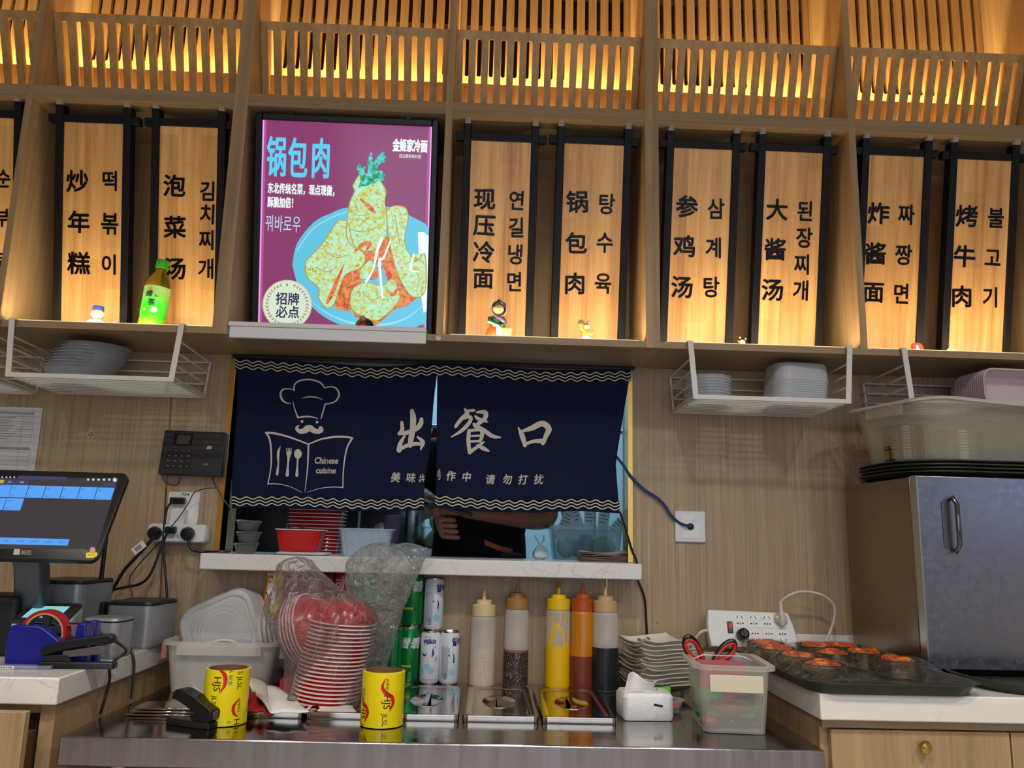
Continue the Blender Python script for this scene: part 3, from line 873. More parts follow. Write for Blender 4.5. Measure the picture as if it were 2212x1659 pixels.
curt = {}
for side, top, bot, le, ri in PANELS:
    fn = coons(top, bot, le, ri)
    base = cloth_point(*top[0])
    b = B(base); b.grid(60, 36, lambda u, v: cloth_point(*fn(u, v)))
    lab = 'navy cloth curtain half with chef hat and open book print' if side == 'left' else 'navy cloth curtain half with two large white characters, right of the split'
    o = obj('hatch_curtain', b, NAVY, solid=0.0012)
    tag(o, lab, 'curtain', 'halves of the navy hatch curtain')
    curt[side] = (o, base, fn)
    # wavy border lines
    b = B(base); bd = B(base)
    for v0, sg in ((0.012, 1), (0.985, -1)):
        e = [fn(k/120, v0) for k in range(121)]
        b = B(base); bd = B(base)
        for li in range(3):
            pts = []
            for k in range(121):
                x, y = e[k]; pts.append((x, y+sg*(6+li*7)+2.6*math.sin(x*2*math.pi/27+0.4)-(0 if sg > 0 else 0)))
            b.strip(pts, 2.3, lambda x, y: cloth_point(x, y, 0.0018), 1)
        bd.add([cloth_point(x, y+sg*yy, 0.0012) for x, y in e for yy in (3, 24)], [(2*k, 2*k+1, 2*k+3, 2*k+2) for k in range(120)])
        obj('border_band', bd, PRINTD, o)
        obj('border_waves', b, PRINT, o)


def cA(x, y): return cloth_point(480+x/4.424, 750+y/4.424, 0.0018)
def cB(x, y): return cloth_point(900+x/4.424, 750+y/4.424, 0.0018)


o, base, _ = curt['left']
b = B(base)
for p, w in (([(690, 408), (640, 398), (585, 402), (556, 440), (570, 500), (610, 530), (655, 537)], [6, 10, 14, 20, 20, 14, 5]),
             ([(687, 415), (690, 360), (740, 320), (830, 308), (920, 330), (960, 360), (980, 392)], [14, 14, 15, 16, 15, 14, 8]),
             ([(980, 388), (1050, 380), (1100, 405), (1120, 460), (1090, 515), (1040, 538), (985, 545)], [12, 12, 16, 17, 15, 12, 14]),
             ([(985, 548), (965, 620), (946, 685)], [14, 14, 8]), ([(675, 515), (690, 580), (722, 672)], [5, 10, 14]),
             ([(722, 672), (800, 663), (860, 667), (915, 682)], [12, 16, 12, 6]), ([(757, 488), (830, 474), (900, 480), (955, 500)], [4, 12, 12, 4])):
    b.strip(p, w, cA)
obj('chef_hat_print', b, PRINT, o)
b = B(base)
b.disc((763, 710), 13, cA); b.disc((908, 718), 13, cA)
b.poly(smooth([(835, 803), (800, 822), (750, 828), (712, 808), (698, 775), (715, 750), (742, 746), (728, 762), (738, 782), (770, 775), (800, 750), (833, 745), (860, 750), (890, 775), (928, 788), (942, 770), (928, 757), (955, 760), (970, 790), (955, 818), (920, 830), (870, 822), (835, 803)], 3)[:-1], cA)
obj('moustache_print', b, PRINT, o)
b = B(base)
for p, w in (([(412, 815), (500, 822), (650, 862), (825, 928)], [20, 20, 18, 12]), ([(415, 815), (448, 880), (462, 1000), (458, 1150), (428, 1305)], [18, 18, 16, 12, 10]),
             ([(425, 1305), (520, 1305), (640, 1330), (765, 1388)], [9, 8, 6, 3]), ([(825, 928), (818, 1150), (793, 1385)], [16, 12, 4]),
             ([(830, 925), (950, 880), (1080, 860), (1180, 860), (1248, 870)], [12, 16, 20, 20, 16]), ([(1246, 872), (1195, 970), (1165, 1150), (1158, 1345)], [18, 14, 12, 10]), ([(1160, 1342), (1050, 1338), (930, 1352), (812, 1388)], [9, 8, 6, 3])):
    b.strip(p, w, cA)
obj('open_book_print', b, PRINT, o)
b = B(base)
b.strip([(552, 948), (534, 1000), (530, 1060), (534, 1120)], [6, 26, 22, 12], cA); b.strip([(532, 1110), (527, 1160), (520, 1212)], [12, 22, 26], cA)
for k in range(4): b.strip([(615+k*15, 966), (618+k*14, 1020)], 7, cA)
b.strip([(637, 1015), (634, 1060), (628, 1130), (622, 1220)], [48, 26, 18, 34], cA)
b.disc((725, 1020), 37, cA, 20, 46); b.strip([(725, 1050), (720, 1120), (716, 1225)], [20, 14, 30], cA)
obj('cutlery_print', b, PRINT, o)
b = B(base)
b.btext(2.2, 'Chinese', 84, 1000, 1085, cA, 0.0, 0.02, 0.84, 1.0, 0.18); b.btext(2.2, 'cuisine', 84, 995, 1180, cA, 0.0, 0.02, 0.84, 1.0, 0.18)
obj('lettering', b, PRINT, o)
b = B(base)
for p, w in (([(1815, 612), (1826, 680), (1822, 780), (1805, 880), (1796, 945)], [40, 56, 56, 52, 40]), ([(1718, 722), (1722, 790), (1692, 830)], [30, 38, 30]), ([(1688, 828), (1760, 820), (1850, 785), (1895, 740), (1906, 690)], [24, 40, 44, 48, 36]),
             ([(1745, 850), (1705, 920), (1692, 985)], [20, 40, 50]), ([(1695, 985), (1760, 945), (1850, 925), (1905, 930)], [28, 36, 36, 30]), ([(1868, 860), (1905, 890), (1918, 920), (1898, 978)], [18, 36, 40, 14])):
    b.strip(p, w, cA)
for ch, x, y in (('美', 1660, 1243), ('味', 1808, 1248)): b.btext(2.4, ch, 100, x, y, cA, 0.0, 0.05, 0.92, 1.0, 0.12)
for p in ([(1888, 1248), (1932, 1236)], [(1900, 1222), (1890, 1248)], [(1918, 1214), (1922, 1286)], [(1880, 1272), (1934, 1262)], [(1890, 1290), (1896, 1270)]): b.strip(p, 8, cA)
obj('characters', b, PRINT, o)
o, base, _ = curt['right']
b = B(base)
for p, w in (([(458, 588), (480, 620), (486, 665)], [14, 38, 36]), ([(470, 612), (545, 604)], [26, 30]), ([(478, 640), (425, 692), (372, 762)], [34, 38, 30]), ([(440, 685), (515, 668), (505, 720), (430, 800), (332, 862)], [26, 30, 36, 34, 10]),
             ([(578, 622), (655, 624), (652, 680), (580, 738)], [24, 44, 42, 34]), ([(562, 662), (600, 690), (672, 712)], [24, 36, 20]), ([(545, 735), (640, 792), (720, 848), (800, 862)], [26, 38, 40, 16]), ([(545, 752), (585, 778)], [16, 30]),
             ([(500, 800), (494, 900), (508, 1008)], [34, 38, 36]), ([(505, 800), (612, 790), (624, 850), (604, 902)], [28, 34, 36, 26]), ([(510, 850), (610, 845)], 20), ([(510, 902), (612, 897)], 22), ([(508, 1004), (580, 952), (642, 905)], [34, 30, 18]), ([(582, 938), (640, 968), (688, 992)], [22, 40, 18]),
             ([(972, 768), (1008, 840), (1036, 938)], [12, 48, 36]), ([(1010, 800), (1100, 772), (1200, 730), (1262, 780), (1235, 850), (1206, 922)], [24, 50, 56, 56, 44, 32]), ([(1030, 928), (1120, 898), (1214, 898)], [30, 34, 50])):
    b.strip(p, w, cB)
for p in ([(206, 1184), (207, 1240)], [(222, 1168), (224, 1255), (210, 1266)]): b.strip(p, 8, cB)
for ch, x, y in (('作', 330, 1232), ('中', 478, 1240), ('请', 705, 1262), ('勿', 868, 1262), ('打', 1018, 1264), ('扰', 1168, 1262)): b.btext(2.4, ch, 98, x, y, cB, 0.0, 0.03, 0.92, 1.0, 0.12)
obj('characters', b, PRINT, o)
tag(obj('curtain_rod', B((-0.15, -0.03, 1.776)).tube([(-0.725, -0.032, 1.776), (0.42, -0.032, 1.778)], 0.005), BLACKM), 'thin dark rod carrying the navy curtain below the cabinets', 'rod')

# ================================================================ wire baskets under the shelf
def basket(x0, x1, zb, label, xa=None):
    yf, yb = -0.268, -0.022
    t = thing('wire_basket', label, 'basket', ((x0+x1)/2, -0.15, zb), group='white wire baskets hung on the shelf edge')
    L = t.location; zt = 1.757
    spl = 0.012
    for s, x in ((-1, x0), (1, x1)):
        b = B(L)
        b.add([(x-0.007, yf-0.0012, zb-0.0015), (x+0.007, yf-0.0012, zb-0.0015), (x+s*spl+0.007, yf, ZS1+0.003), (x+s*spl-0.007, yf, ZS1+0.003),
               (x-0.007, yf+0.0015, zb-0.0015), (x+0.007, yf+0.0015, zb-0.0015), (x+s*spl+0.007, yf+0.003, ZS1+0.003), (x+s*spl-0.007, yf+0.003, ZS1+0.003)],
              [(0, 1, 2, 3), (7, 6, 5, 4), (0, 4, 5, 1), (1, 5, 6, 2), (2, 6, 7, 3), (3, 7, 4, 0)])
        xx = x+s*spl
        b.bx(xx-0.007, xx+0.007, yf, -0.205, ZS1+0.0005, ZS1+0.003)
        obj('hook_arm', b, WHITEM, t)
    b = B(L)
    for s, x in ((-1, x0), (1, x1)):
        for k in range(4):
            z = zb+0.008+k*(zt-zb-0.008)/3; f = k/3*0.8
            b.tube([(x+s*spl*f, yf+0.003, z+0.004), (x+s*spl*f*0.9, yb, z)], 0.0026, 6)
        b.tube([(x, yb, zb), (x+s*spl*0.7, yb, zt)], 0.003, 6)
        b.tube([(x, yf+0.002, zb+0.002), (x, yb, zb)], 0.0035, 6)
    for k in range(4):
        z = zb+0.008+k*(zt-zb-0.008)/3; f = k/3*0.8*spl
        b.tube([(x0-f, yb, z), (x1+f, yb, z)], 0.0026, 6)
    obj('side_wires', b, WHITEM, t)
    b = B(L); b.bx(x0-0.006, x1+0.006, yf-0.0005, yf+0.004, zb-0.001, zb+0.010)
    obj('front_bar', b, WHITEM, t)
    b = B(L)
    for k in range(1, 11):
        y = yf+(yb-yf)*k/10
        b.tube([(x0, y, zb), (x1, y, zb)], 0.0021, 6)
    obj('base_wires', b, WHITEM, t)


basket(-1.199, -0.797, 1.656, 'white wire basket hung on the shelf left of the lit poster, holding a bowl stack')
basket(0.534, 0.930, 1.654, 'white wire basket hung between the two rightmost cabinet dividers, holding two stacks')
basket(1.098, 1.494, 1.662, 'white wire basket at the right edge behind the big translucent bin')
basket(-1.66, -1.262, 1.652, 'white wire basket cut off by the left photo edge')

FROST = clear('frosted_plastic', (214, 216, 222), 0.42, 0.25, edge=0.4)
FROSTD = clear('frosted_plastic_grey', (170, 172, 178), 0.42, 0.3, edge=0.4)
CLEARP = clear('clear_plastic', (225, 230, 235), 0.12, 0.08, edge=0.5)


def bowl(name, R, r, h, m, label, cat, loc, rot, group, rimw=0.006, n=32):
    """thin moulded bowl, mouth up"""
    b = B(); b.lathe([(r*0.2, 0.0), (r, 0.0), (r+0.003, 0.003), (R, h), (R+rimw, h), (R+rimw, h-0.002), (R-0.0005, h-0.0025), (r+0.002, 0.0035), (r*0.2, 0.0015)], n=n)
    o = obj(name, b, m, loc=loc, rot=rot); return tag(o, label, cat, group)


g = 'round tubs stacked in the left basket'
o = bowl('round_tub', 0.083, 0.070, 0.040, FROSTD, 'grey frosted round tub in the leaning stack in the left basket', 'tub', (-1.10, -0.13, 1.665), (0, 0, 0), g)
o['label'] = nth('grey round tub of the leaning stack in the left basket', 0, 8)
for k in range(1, 8): dup(o, (-1.10+0.006*k, -0.13, 1.665+0.0085*k), None, nth('grey round tub of the leaning stack in the left basket', k, 8))
g = 'round lids stacked in the middle basket'
o = bowl('round_cover', 0.062, 0.058, 0.010, FROST, 'frosted round lid in the low stack at the left of the middle basket', 'lid', (0.600, -0.14, 1.661), (0, 0, 0), g, 0.003)
o['label'] = nth('round lid of the low stack in the middle basket', 0, 9)
for k in range(1, 9): dup(o, (0.600+0.001*math.sin(k*2), -0.14, 1.661+0.0078*k), None, nth('round lid of the low stack in the middle basket', k, 9))
b = B(); b.loft([(0.150, 0.110, 0.028, 0.0), (0.154, 0.114, 0.03, 0.0), (0.150, 0.110, 0.03, 0.006), (0.146, 0.106, 0.03, 0.040), (0.138, 0.098, 0.028, 0.048), (0.05, 0.04, 0.01, 0.049)], n=5, cap0=False)
o = obj('oblong_tub', b, FROST, loc=(0.83, -0.16, 1.660), rot=(0, 0, 0.12))
g = 'oblong tubs nested upside down in the middle basket'
tag(o, 'frosted oblong tub nested upside down in the tall stack of the middle basket', 'tub', g)
o['label'] = nth('upturned oblong tub of the tall stack in the middle basket', 0, 11)
for k in range(1, 11): dup(o, (0.83+0.0008*k, -0.16, 1.660+0.0062*k), None, nth('upturned oblong tub of the tall stack in the middle basket', k, 11))
# pink trays nested on their side in the right basket
b = B(); b.loft([(0.205, 0.090, 0.026, 0.0), (0.216, 0.101, 0.030, 0.001), (0.180, 0.070, 0.022, -0.044), (0.05, 0.03, 0.01, -0.044)], n=5, cap0=False)
PINKT = mat('pink_white_plastic', (216, 196, 200), 0.35)
o = obj('oblong_tray', b, PINKT, solid=0.0012)
ax = Vector((0.08, -1.0, 0.0)).normalized(); yy = Vector((0, 0, 1)); xx_ = yy.cross(ax).normalized(); yy = ax.cross(xx_)
R3 = Matrix((xx_, yy, ax)).transposed()
base3 = Vector((1.412, -0.236, 1.7145))
o.location = base3; o.rotation_euler = R3.to_euler()
tag(o, 'pinkish white oblong tray in the sideways nest above the translucent bin', 'tray', 'pinkish trays nested sideways in the right basket')
o['label'] = 'pinkish oblong tray showing its inside, front one of the sideways nest'
for k in range(1, 15): dup(o, base3-ax*(0.0082*k), None, nth('pinkish oblong tray of the sideways nest', k, 15, 'the open front'))

# ================================================================ shelf figurines and the tea bottle
SKIN = mat('painted_skin', (232, 190, 130), 0.4)
def shelf_at(px, y): 
    p = at(px, 700, y=y); return Vector((p.x, y, ZS1+0.0005))


# green tea bottle
p = shelf_at(322, -0.185); p.x += 0.004
t = thing('tea_bottle', 'green tea bottle with a green cap leaning on the shelf by the second board', 'bottle', p, (0, 0.075, 0))
prof = [(0.024, 0), (0.031, 0.004), (0.0325, 0.012), (0.031, 0.030), (0.0305, 0.036), (0.0325, 0.042), (0.0325, 0.120), (0.031, 0.132), (0.024, 0.150), (0.0145, 0.163), (0.0135, 0.172)]
TEA = mat('tea_liquid_glass', (196, 180, 40), 0.05, trans=0.85)
obj('body', B().lathe(prof, n=32), TEA, t)


def grad_label():
    m, nt, p_ = _new('tea_wrapper'); L = nt.links.new
    tc = nt.nodes.new('ShaderNodeTexCoord'); sp = nt.nodes.new('ShaderNodeSeparateXYZ'); L(tc.outputs['Object'], sp.inputs[0])
    mr = nt.nodes.new('ShaderNodeMapRange'); mr.inputs['From Min'].default_value = 0.004; mr.inputs['From Max'].default_value = 0.125; L(sp.outputs['Z'], mr.inputs['Value'])
    cr = nt.nodes.new('ShaderNodeValToRGB'); e = cr.color_ramp.elements
    e[0].position = 0.0; e[0].color = lin((120, 214, 30))+[1]; e[1].position = 1.0; e[1].color = lin((196, 214, 150))+[1]
    for q, c in ((0.3, (40, 190, 30)), (0.55, (60, 200, 50)), (0.8, (150, 210, 110))): k = e.new(q); k.color = lin(c)+[1]
    L(mr.outputs['Result'], cr.inputs['Fac']); L(cr.outputs['Color'], p_.inputs['Base Color'])
    p_.inputs['Roughness'].default_value = 0.25; p_.inputs['Transmission Weight'].default_value = 0.25
    return m


obj('wrapper', B().lathe([(0.0318, 0.006), (0.0333, 0.012), (0.0318, 0.030), (0.0313, 0.036), (0.0333, 0.043), (0.0333, 0.118)], n=32, cap0=False, cap1=False), grad_label(), t)
obj('cap', B().lathe([(0.0155, 0.172), (0.0165, 0.173), (0.0165, 0.193), (0.015, 0.196)], n=28), mat('green_cap', (50, 180, 40), 0.3), t)


def cylfn(r, a0, z0):
    """sheet wrapped round an upright cylinder: x along the girth, y down, in metres"""
    def f(x, y): return (r*math.sin(a0+x/r), -r*math.cos(a0+x/r), z0-y)
    f.cut = r*0.14
    return f


f = cylfn(0.0337, -0.05, 0.09)
b = B(); b.btext(0.0005, '绿', 0.019, -0.004, -0.004, f, 0.0); b.btext(0.0005, '茶', 0.019, 0.006, 0.019, f, 0.0)
obj('lettering', b, mat('dark_green_ink', (14, 52, 30), 0.4), t)
b = B(); b.text('统一', 0.008, 0.001, -0.0165, f, 0.0); obj('lettering', b, mat('red_ink', (190, 50, 40), 0.4), t)
b = B()
for k in range(8): b.strip([(0.016, 0.038), (0.016+0.006*math.cos(k*math.pi/4), 0.038+0.006*math.sin(k*math.pi/4))], [0.002, 0.004], f, 3)
obj('flower_print', b, mat('pale_petal', (240, 236, 200), 0.4), t)
b = B(); b.strip([(0.011, -0.006), (0.014, 0.001), (0.021, 0.001)], [0.001, 0.004, 0.001], f, 4); obj('leaf_print', b, mat('leaf_green', (20, 120, 60), 0.4), t)
b = B(); b.strip([(-0.010, 0.040), (0.010, 0.042)], 0.007, f, 2); obj('yellow_strip', b, mat('label_yellow', (236, 224, 60), 0.4), t)

# figurine with a blue cap
p = shelf_at(208, -0.205)
t = thing('capped_figurine', 'small blue capped figurine at the foot of the second board', 'figurine', p)
obj('body', B().lathe([(0.016, 0), (0.018, 0.006), (0.013, 0.020), (0.006, 0.024)], n=16), mat('glazed_blue_grey', (120, 140, 170), 0.2, noise=0.5, nscale=120), t)
for s in (-1, 1): obj('arm', B().tube([(s*0.010, -0.004, 0.020), (s*0.019, -0.008, 0.012), (s*0.014, -0.014, 0.006)], 0.0042), MATS['glazed_blue_grey'], t)
h = obj('head', B().sphere((0, -0.001, 0.037), 0.0155, 16, 10, (1, 0.9, 0.95)), SKIN, t)
b = B()
for s in (-1, 1): b.sphere((s*0.0055, -0.0142, 0.039), 0.0012, 8, 6)
obj('eyes', b, BLACK, h)
obj('mouth', B().sphere((0, -0.0150, 0.034), 0.0013, 8, 6), mat('figurine_red', (190, 40, 30), 0.3), h)
for s in (-1, 1): obj('ear', B().sphere((s*0.015, 0, 0.036), 0.0035, 8, 6), SKIN, h)
obj('cap', B().lathe([(0.0135, 0.043), (0.0145, 0.046), (0.0140, 0.054), (0.0135, 0.057)], (0, 0.0005, 0), 18), mat('figurine_blue', (46, 66, 140), 0.25), t)
for k, (px, c, lab) in enumerate(((233, (220, 110, 80), 'tiny red and white trinket lying right of the capped figurine'), (247, (190, 200, 190), 'tiny pale trinket lying left of the green tea bottle'))):
    p = shelf_at(px, -0.225)
    tag(obj('trinket', B(p).sphere(p+Vector((0, 0, 0.006)), 0.006, 10, 6, (1.1, 0.8, 0.95)), mat('trinket_%s' % ('red', 'pale')[k], c, 0.3, noise=0.4, nscale=200)), lab, 'trinket')
# black and red figurine before the poster
p = shelf_at(788, -0.20)
t = thing('round_figurine', 'round black and red figurine before the lit poster', 'figurine', p)
obj('cloak', B().sphere((0, 0, 0.026), 0.026, 18, 12, (1, 0.8, 1.0)), mat('glazed_black', (16, 22, 20), 0.12), t)
obj('belly', B().sphere((-0.004, -0.012, 0.024), 0.016, 16, 10, (1, 0.8, 1.15)), mat('glazed_red', (140, 24, 22), 0.15), t)
obj('head', B().sphere((-0.004, -0.015, 0.045), 0.009, 12, 8), mat('glazed_tan', (170, 140, 90), 0.2), t)
# hooded woman figurine with basket
p = shelf_at(1075, -0.20)
t = thing('hooded_figurine', 'grey hooded woman figurine in green and red holding a basket', 'figurine', p)
obj('skirt', B().lathe([(0.023, 0), (0.024, 0.004), (0.018, 0.025), (0.011, 0.040)], (-0.012, 0, 0), 18), mat('figurine_orange', (196, 66, 24), 0.2), t)
obj('apron', B().prism([(-0.004, 0.004), (0.016, 0.002), (0.010, 0.036), (-0.004, 0.040)], -0.020, -0.015), mat('figurine_cream', (236, 214, 170), 0.3), t, bev=0.002)
obj('jacket', B().lathe([(0.013, 0.036), (0.019, 0.046), (0.018, 0.060), (0.010, 0.070)], (-0.004, 0, 0), 18), mat('figurine_green', (34, 92, 52), 0.2), t)
for s in (-1, 1): obj('arm', B().tube([(s*0.016-0.004, -0.002, 0.062), (s*0.020-0.002, -0.012, 0.050), (0.008+s*0.003, -0.020, 0.038)], [0.007, 0.007, 0.004]), MATS['figurine_green'], t)
obj('shawl', B().tube([(-0.006, -0.015, 0.066), (0.006, -0.020, 0.058), (0.016, -0.016, 0.050), (0.018, -0.008, 0.040)], 0.005), mat('figurine_purple', (120, 60, 110), 0.25), t)
h = obj('head', B().sphere((0, -0.003, 0.085), 0.018, 16, 10, (1, 0.95, 1)), SKIN, t)
b = B()
for s in (-1, 1): b.sphere((0.004+s*0.0055, -0.0195, 0.087), 0.0012, 8, 6)
obj('eyes', b, BLACK, h)
obj('nose', B().sphere((0.004, -0.0205, 0.0835), 0.0016, 8, 6), SKIN, h)
obj('mouth', B().sphere((0.004, -0.0195, 0.079), 0.0014, 8, 6, (1.6, 1, .7)), MATS['figurine_red'], h)
b = B(); b.ring([[Vector((0.002+w_*math.cos(q), y_, 0.087+w_*1.08*math.sin(q)+(0.004 if abs(q-math.pi/2) < 0.2 else 0))) for q in [2*math.pi*j/20 for j in range(20)]] for w_, y_ in ((0.0190, -0.0150), (0.0215, -0.0165), (0.0225, -0.008), (0.0222, 0.004), (0.018, 0.014), (0.008, 0.020))], cap0=False)
obj('hood', b, mat('figurine_grey', (150, 150, 148), 0.25), t)
obj('hair', B().tube([(-0.013, -0.0195, 0.090), (-0.008, -0.0205, 0.098), (0.004, -0.0205, 0.1035), (0.015, -0.0195, 0.098), (0.0185, -0.0175, 0.090)], 0.0028, 8), BLACK, t)
b = B(); b.lathe([(0.011, 0), (0.013, 0.002), (0.016, 0.030), (0.014, 0.031), (0.012, 0.005)], (0.024, -0.012, 0), 18)
obj('basket', b, mat('figurine_wicker', (206, 120, 70), 0.5, noise=0.4, nscale=180, bump=0.6), t)
# dancer figurine
p = shelf_at(1266, -0.215)
t = thing('dancer_figurine', 'small yellow dancer figurine with fans before the right board of that bay', 'figurine', p)
obj('skirt', B().lathe([(0.018, 0), (0.017, 0.008), (0.011, 0.016)], n=16), mat('figurine_pink', (226, 120, 170), 0.3), t)
obj('robe', B().lathe([(0.011, 0.012), (0.010, 0.022), (0.006, 0.034)], n=14), mat('figurine_yellow', (228, 184, 40), 0.3), t)
for a_, nm in (([(-0.005, -0.002, 0.032), (-0.013, -0.003, 0.038), (-0.014, -0.003, 0.048)], 'arm'), ([(0.005, -0.002, 0.032), (0.012, -0.008, 0.026), (0.014, -0.011, 0.020)], 'arm')):
    obj(nm, B().tube(a_, 0.0036), MATS['figurine_yellow'], t)
h = obj('head', B().sphere((0.002, -0.002, 0.043), 0.0088, 14, 8), SKIN, t)
obj('hair_bun', B().sphere((0.005, -0.001, 0.0555), 0.0048, 10, 6), MATS['figurine_pink'], h)
obj('hair', B().sphere((0.002, 0.0005, 0.0465), 0.0088, 12, 8, (1, 0.9, 0.8)), BLACK, h)
b = B()
for s in (-1, 1): b.sphere((0.002+s*0.003, -0.0105, 0.044), 0.0008, 6, 4)
obj('eyes', b, BLACK, h)
for q0, q1, c in ((20, 160, (0.008, -0.014, 0.018)), (-20, 200, (-0.014, -0.006, 0.052))):
    b = B(); r = 0.015 if q0 == 20 else 0.0095
    b.prism([(c[0], c[2])]+[(c[0]+r*math.cos(math.radians(q0+(q1-q0)*k/10)), c[2]+r*math.sin(math.radians(q0+(q1-q0)*k/10))) for k in range(11)], c[1]-0.0008, c[1]+0.0008)
    obj('fan', b, mat('figurine_fan', (90, 84, 50), 0.4, noise=0.5, nscale=400), t)
# bust figurine
p = shelf_at(1602, -0.21)
t = thing('bust_figurine', 'tiny black haired bust figurine between two boards of the third cabinet', 'figurine', p)
obj('shoulders', B().lathe([(0.012, 0), (0.011, 0.004), (0.004, 0.010)], n=14), WHITEP, t)
h = obj('head', B().sphere((0, -0.002, 0.016), 0.008, 12, 8, (0.9, 0.9, 1.1)), SKIN, t)
obj('hair', B().sphere((0.002, 0.002, 0.021), 0.0095, 12, 8), BLACK, h)
for dx, dz in ((-0.006, 0.029), (0.008, 0.026), (-0.010, 0.018)): obj('hair_flower', B().sphere((dx, -0.003, dz), 0.0026, 8, 5), MATS['figurine_yellow'], h)
# red stone, yellow and white trinkets
p = shelf_at(1977, -0.215)
t = thing('red_stone', 'small red keepsake stone standing on the shelf at the right', 'figurine', p)
obj('stone', B().prism(smooth([(-0.014, 0), (0.015, 0), (0.0155, 0.016), (0.008, 0.028), (-0.006, 0.030), (-0.013, 0.024), (-0.014, 0)], 3)[:-1], -0.006, 0.006), mat('glazed_stone_red', (206, 40, 36), 0.25, noise=0.3, nscale=150), t, bev=0.0015)
obj('white_figure', B().prism([(-0.005, 0.010), (0.003, 0.009), (-0.001, 0.024), (-0.004, 0.022)], -0.0068, -0.0055), MATS['figurine_cream'], t)
p = shelf_at(2050, -0.225)
tag(obj('trinket', B(p).tube([p+Vector(q) for q in ((-0.016, 0, 0.004), (-0.006, 0, 0.010), (0.004, -0.002, 0.007), (0.014, 0, 0.003))], [0.002, 0.006, 0.006, 0.003]), mat('trinket_yellow', (222, 200, 80), 0.3, noise=0.4, nscale=200)), 'tiny yellow trinket lying on the shelf right of the red stone', 'trinket')
p = shelf_at(2103, -0.225)
t = thing('trinket', 'tiny white and violet trinket lying farthest right on the shelf', 'trinket', p)
obj('ring', B().sphere((0, 0, 0.0035), 0.0115, 14, 6, (1, 0.8, 0.3)), MATS['figurine_cream'], t)
obj('gem', B().sphere((0, -0.003, 0.006), 0.005, 10, 6, (1, 0.8, 0.5)), mat('trinket_violet', (60, 50, 150), 0.2), t)
# round sticker on the shelf edge
p = at(947, 730, y=YF+0.0012)
b = B(p); b.disc((0, 0), 0.0062, lambda x, y: p+Vector((x, -0.0006, y)), 18)
t = obj('face_sticker', b, WHITEP); tag(t, 'tiny round white sticker with black eyes on the shelf edge', 'sticker')
b = B(p)
for q in ((-0.002, -0.001), (0.0022, 0.0), (0.0, 0.003)): b.disc(q, 0.0013, lambda x, y: p+Vector((x, -0.001, y)), 8)
obj('eyes', b, BLACK, t)
# ================================================================ kitchen behind the hatch
struct('floor_kitchen', B().bx(-2.9, 2.9, 0.12, 2.3, 0, 0.18), mat('kitchen_floor_tile', (110, 116, 118), 0.4))
STEELK = steel('kitchen_steel', (180, 186, 188), 0.3, 0.1)
DARKK = mat('dark_appliance', (26, 34, 38), 0.3)


def bench(label, x0, x1, y0, y1, z):
    t = thing('kitchen_bench', label, 'bench', ((x0+x1)/2, (y0+y1)/2, 0.18)); L = t.location
    obj('worktop', B(L).bx(x0, x1, y0, y1, z-0.03, z), STEELK, t, bev=0.003)
    for x in (x0+0.03, x1-0.03):
        for y in (y0+0.03, y1-0.03): obj('leg', B(L).bx(x-0.018, x+0.018, y-0.018, y+0.018, 0.181, z-0.03), STEELK, t)
    obj('undershelf', B(L).bx(x0+0.02, x1-0.02, y0+0.02, y1-0.02, 0.45, 0.47), STEELK, t)


bench('steel kitchen bench carrying the microwave and pots', -1.0, -0.165, 0.62, 1.05, 1.245)
bench('steel kitchen bench under the bin of order slips', 0.198, 0.72, 0.21, 0.62, 1.222)
# microwave
t = thing('microwave', 'dark microwave oven on the kitchen bench behind the clear tub', 'microwave', (-0.50, 0.82, 1.246)); L = t.location
obj('body', B(L).bx(-0.74, -0.30, 0.68, 0.98, 1.246, 1.53), mat('appliance_teal', (44, 66, 72), 0.35, 0.4), t, bev=0.006)
d = obj('door', B(L).bx(-0.735, -0.43, 0.668, 0.68, 1.255, 1.52), DARKK, t, bev=0.003)
obj('handle', B(L).bx(-0.45, -0.437, 0.645, 0.668, 1.29, 1.49), STEELK, d, bev=0.003)
pn = obj('control_panel', B(L).bx(-0.425, -0.305, 0.668, 0.68, 1.255, 1.52), mat('panel_dark', (18, 22, 25), 0.25), t)
for z in (1.31, 1.42):
    b = B(L); b.X = Matrix.Translation((-0.365, 0.668, z)) @ Matrix.Rotation(math.pi/2, 4, 'X'); b.lathe([(0.026, 0), (0.024, 0.016), (0.01, 0.018)], n=18)
    obj('dial', b, STEELK, pn)
# pots
for px, w, lab in ((845, 0.05, 'tall steel pot left of the other in the kitchen, under the curtain hem'), (890, 0.042, 'tall steel pot right of the other, near the curtain split')):
    p = at(px, 1176, y=0.72); p.z = 1.246
    t = thing('stock_pot', lab, 'pot', p)
    obj('body', B().lathe([(w, 0), (w+0.002, 0.004), (w+0.002, 0.19), (w+0.006, 0.194), (w+0.003, 0.196), (w-0.002, 0.19), (w-0.004, 0.01)], n=24), STEELK, t)
    for s in (-1, 1): obj('handle', B().tube([(s*(w+0.001), 0, 0.14), (s*(w+0.022), 0, 0.15), (s*(w+0.022), 0, 0.165), (s*(w+0.001), 0, 0.17)], 0.004), STEELK, t)
p = at(846, 1150, y=0.66); p.z = 1.246
o = obj('paper_cup', B().lathe([(0.022, 0), (0.030, 0.055), (0.0315, 0.056), (0.030, 0.0575), (0.021, 0.002)], n=20), mat('lilac_paper', (186, 150, 196), 0.5), loc=p)
tag(o, 'lilac paper cup in the nested stack before the steel pots', 'cup', 'lilac cups nested before the pots')
o['label'] = nth('lilac paper cup of the nested stack before the pots', 0, 8)
for k in range(1, 8): dup(o, p+Vector((0, 0, 0.008*k)), None, nth('lilac paper cup of the nested stack before the pots', k, 8))
p = at(915, 1172, y=0.70); p.z = 1.246
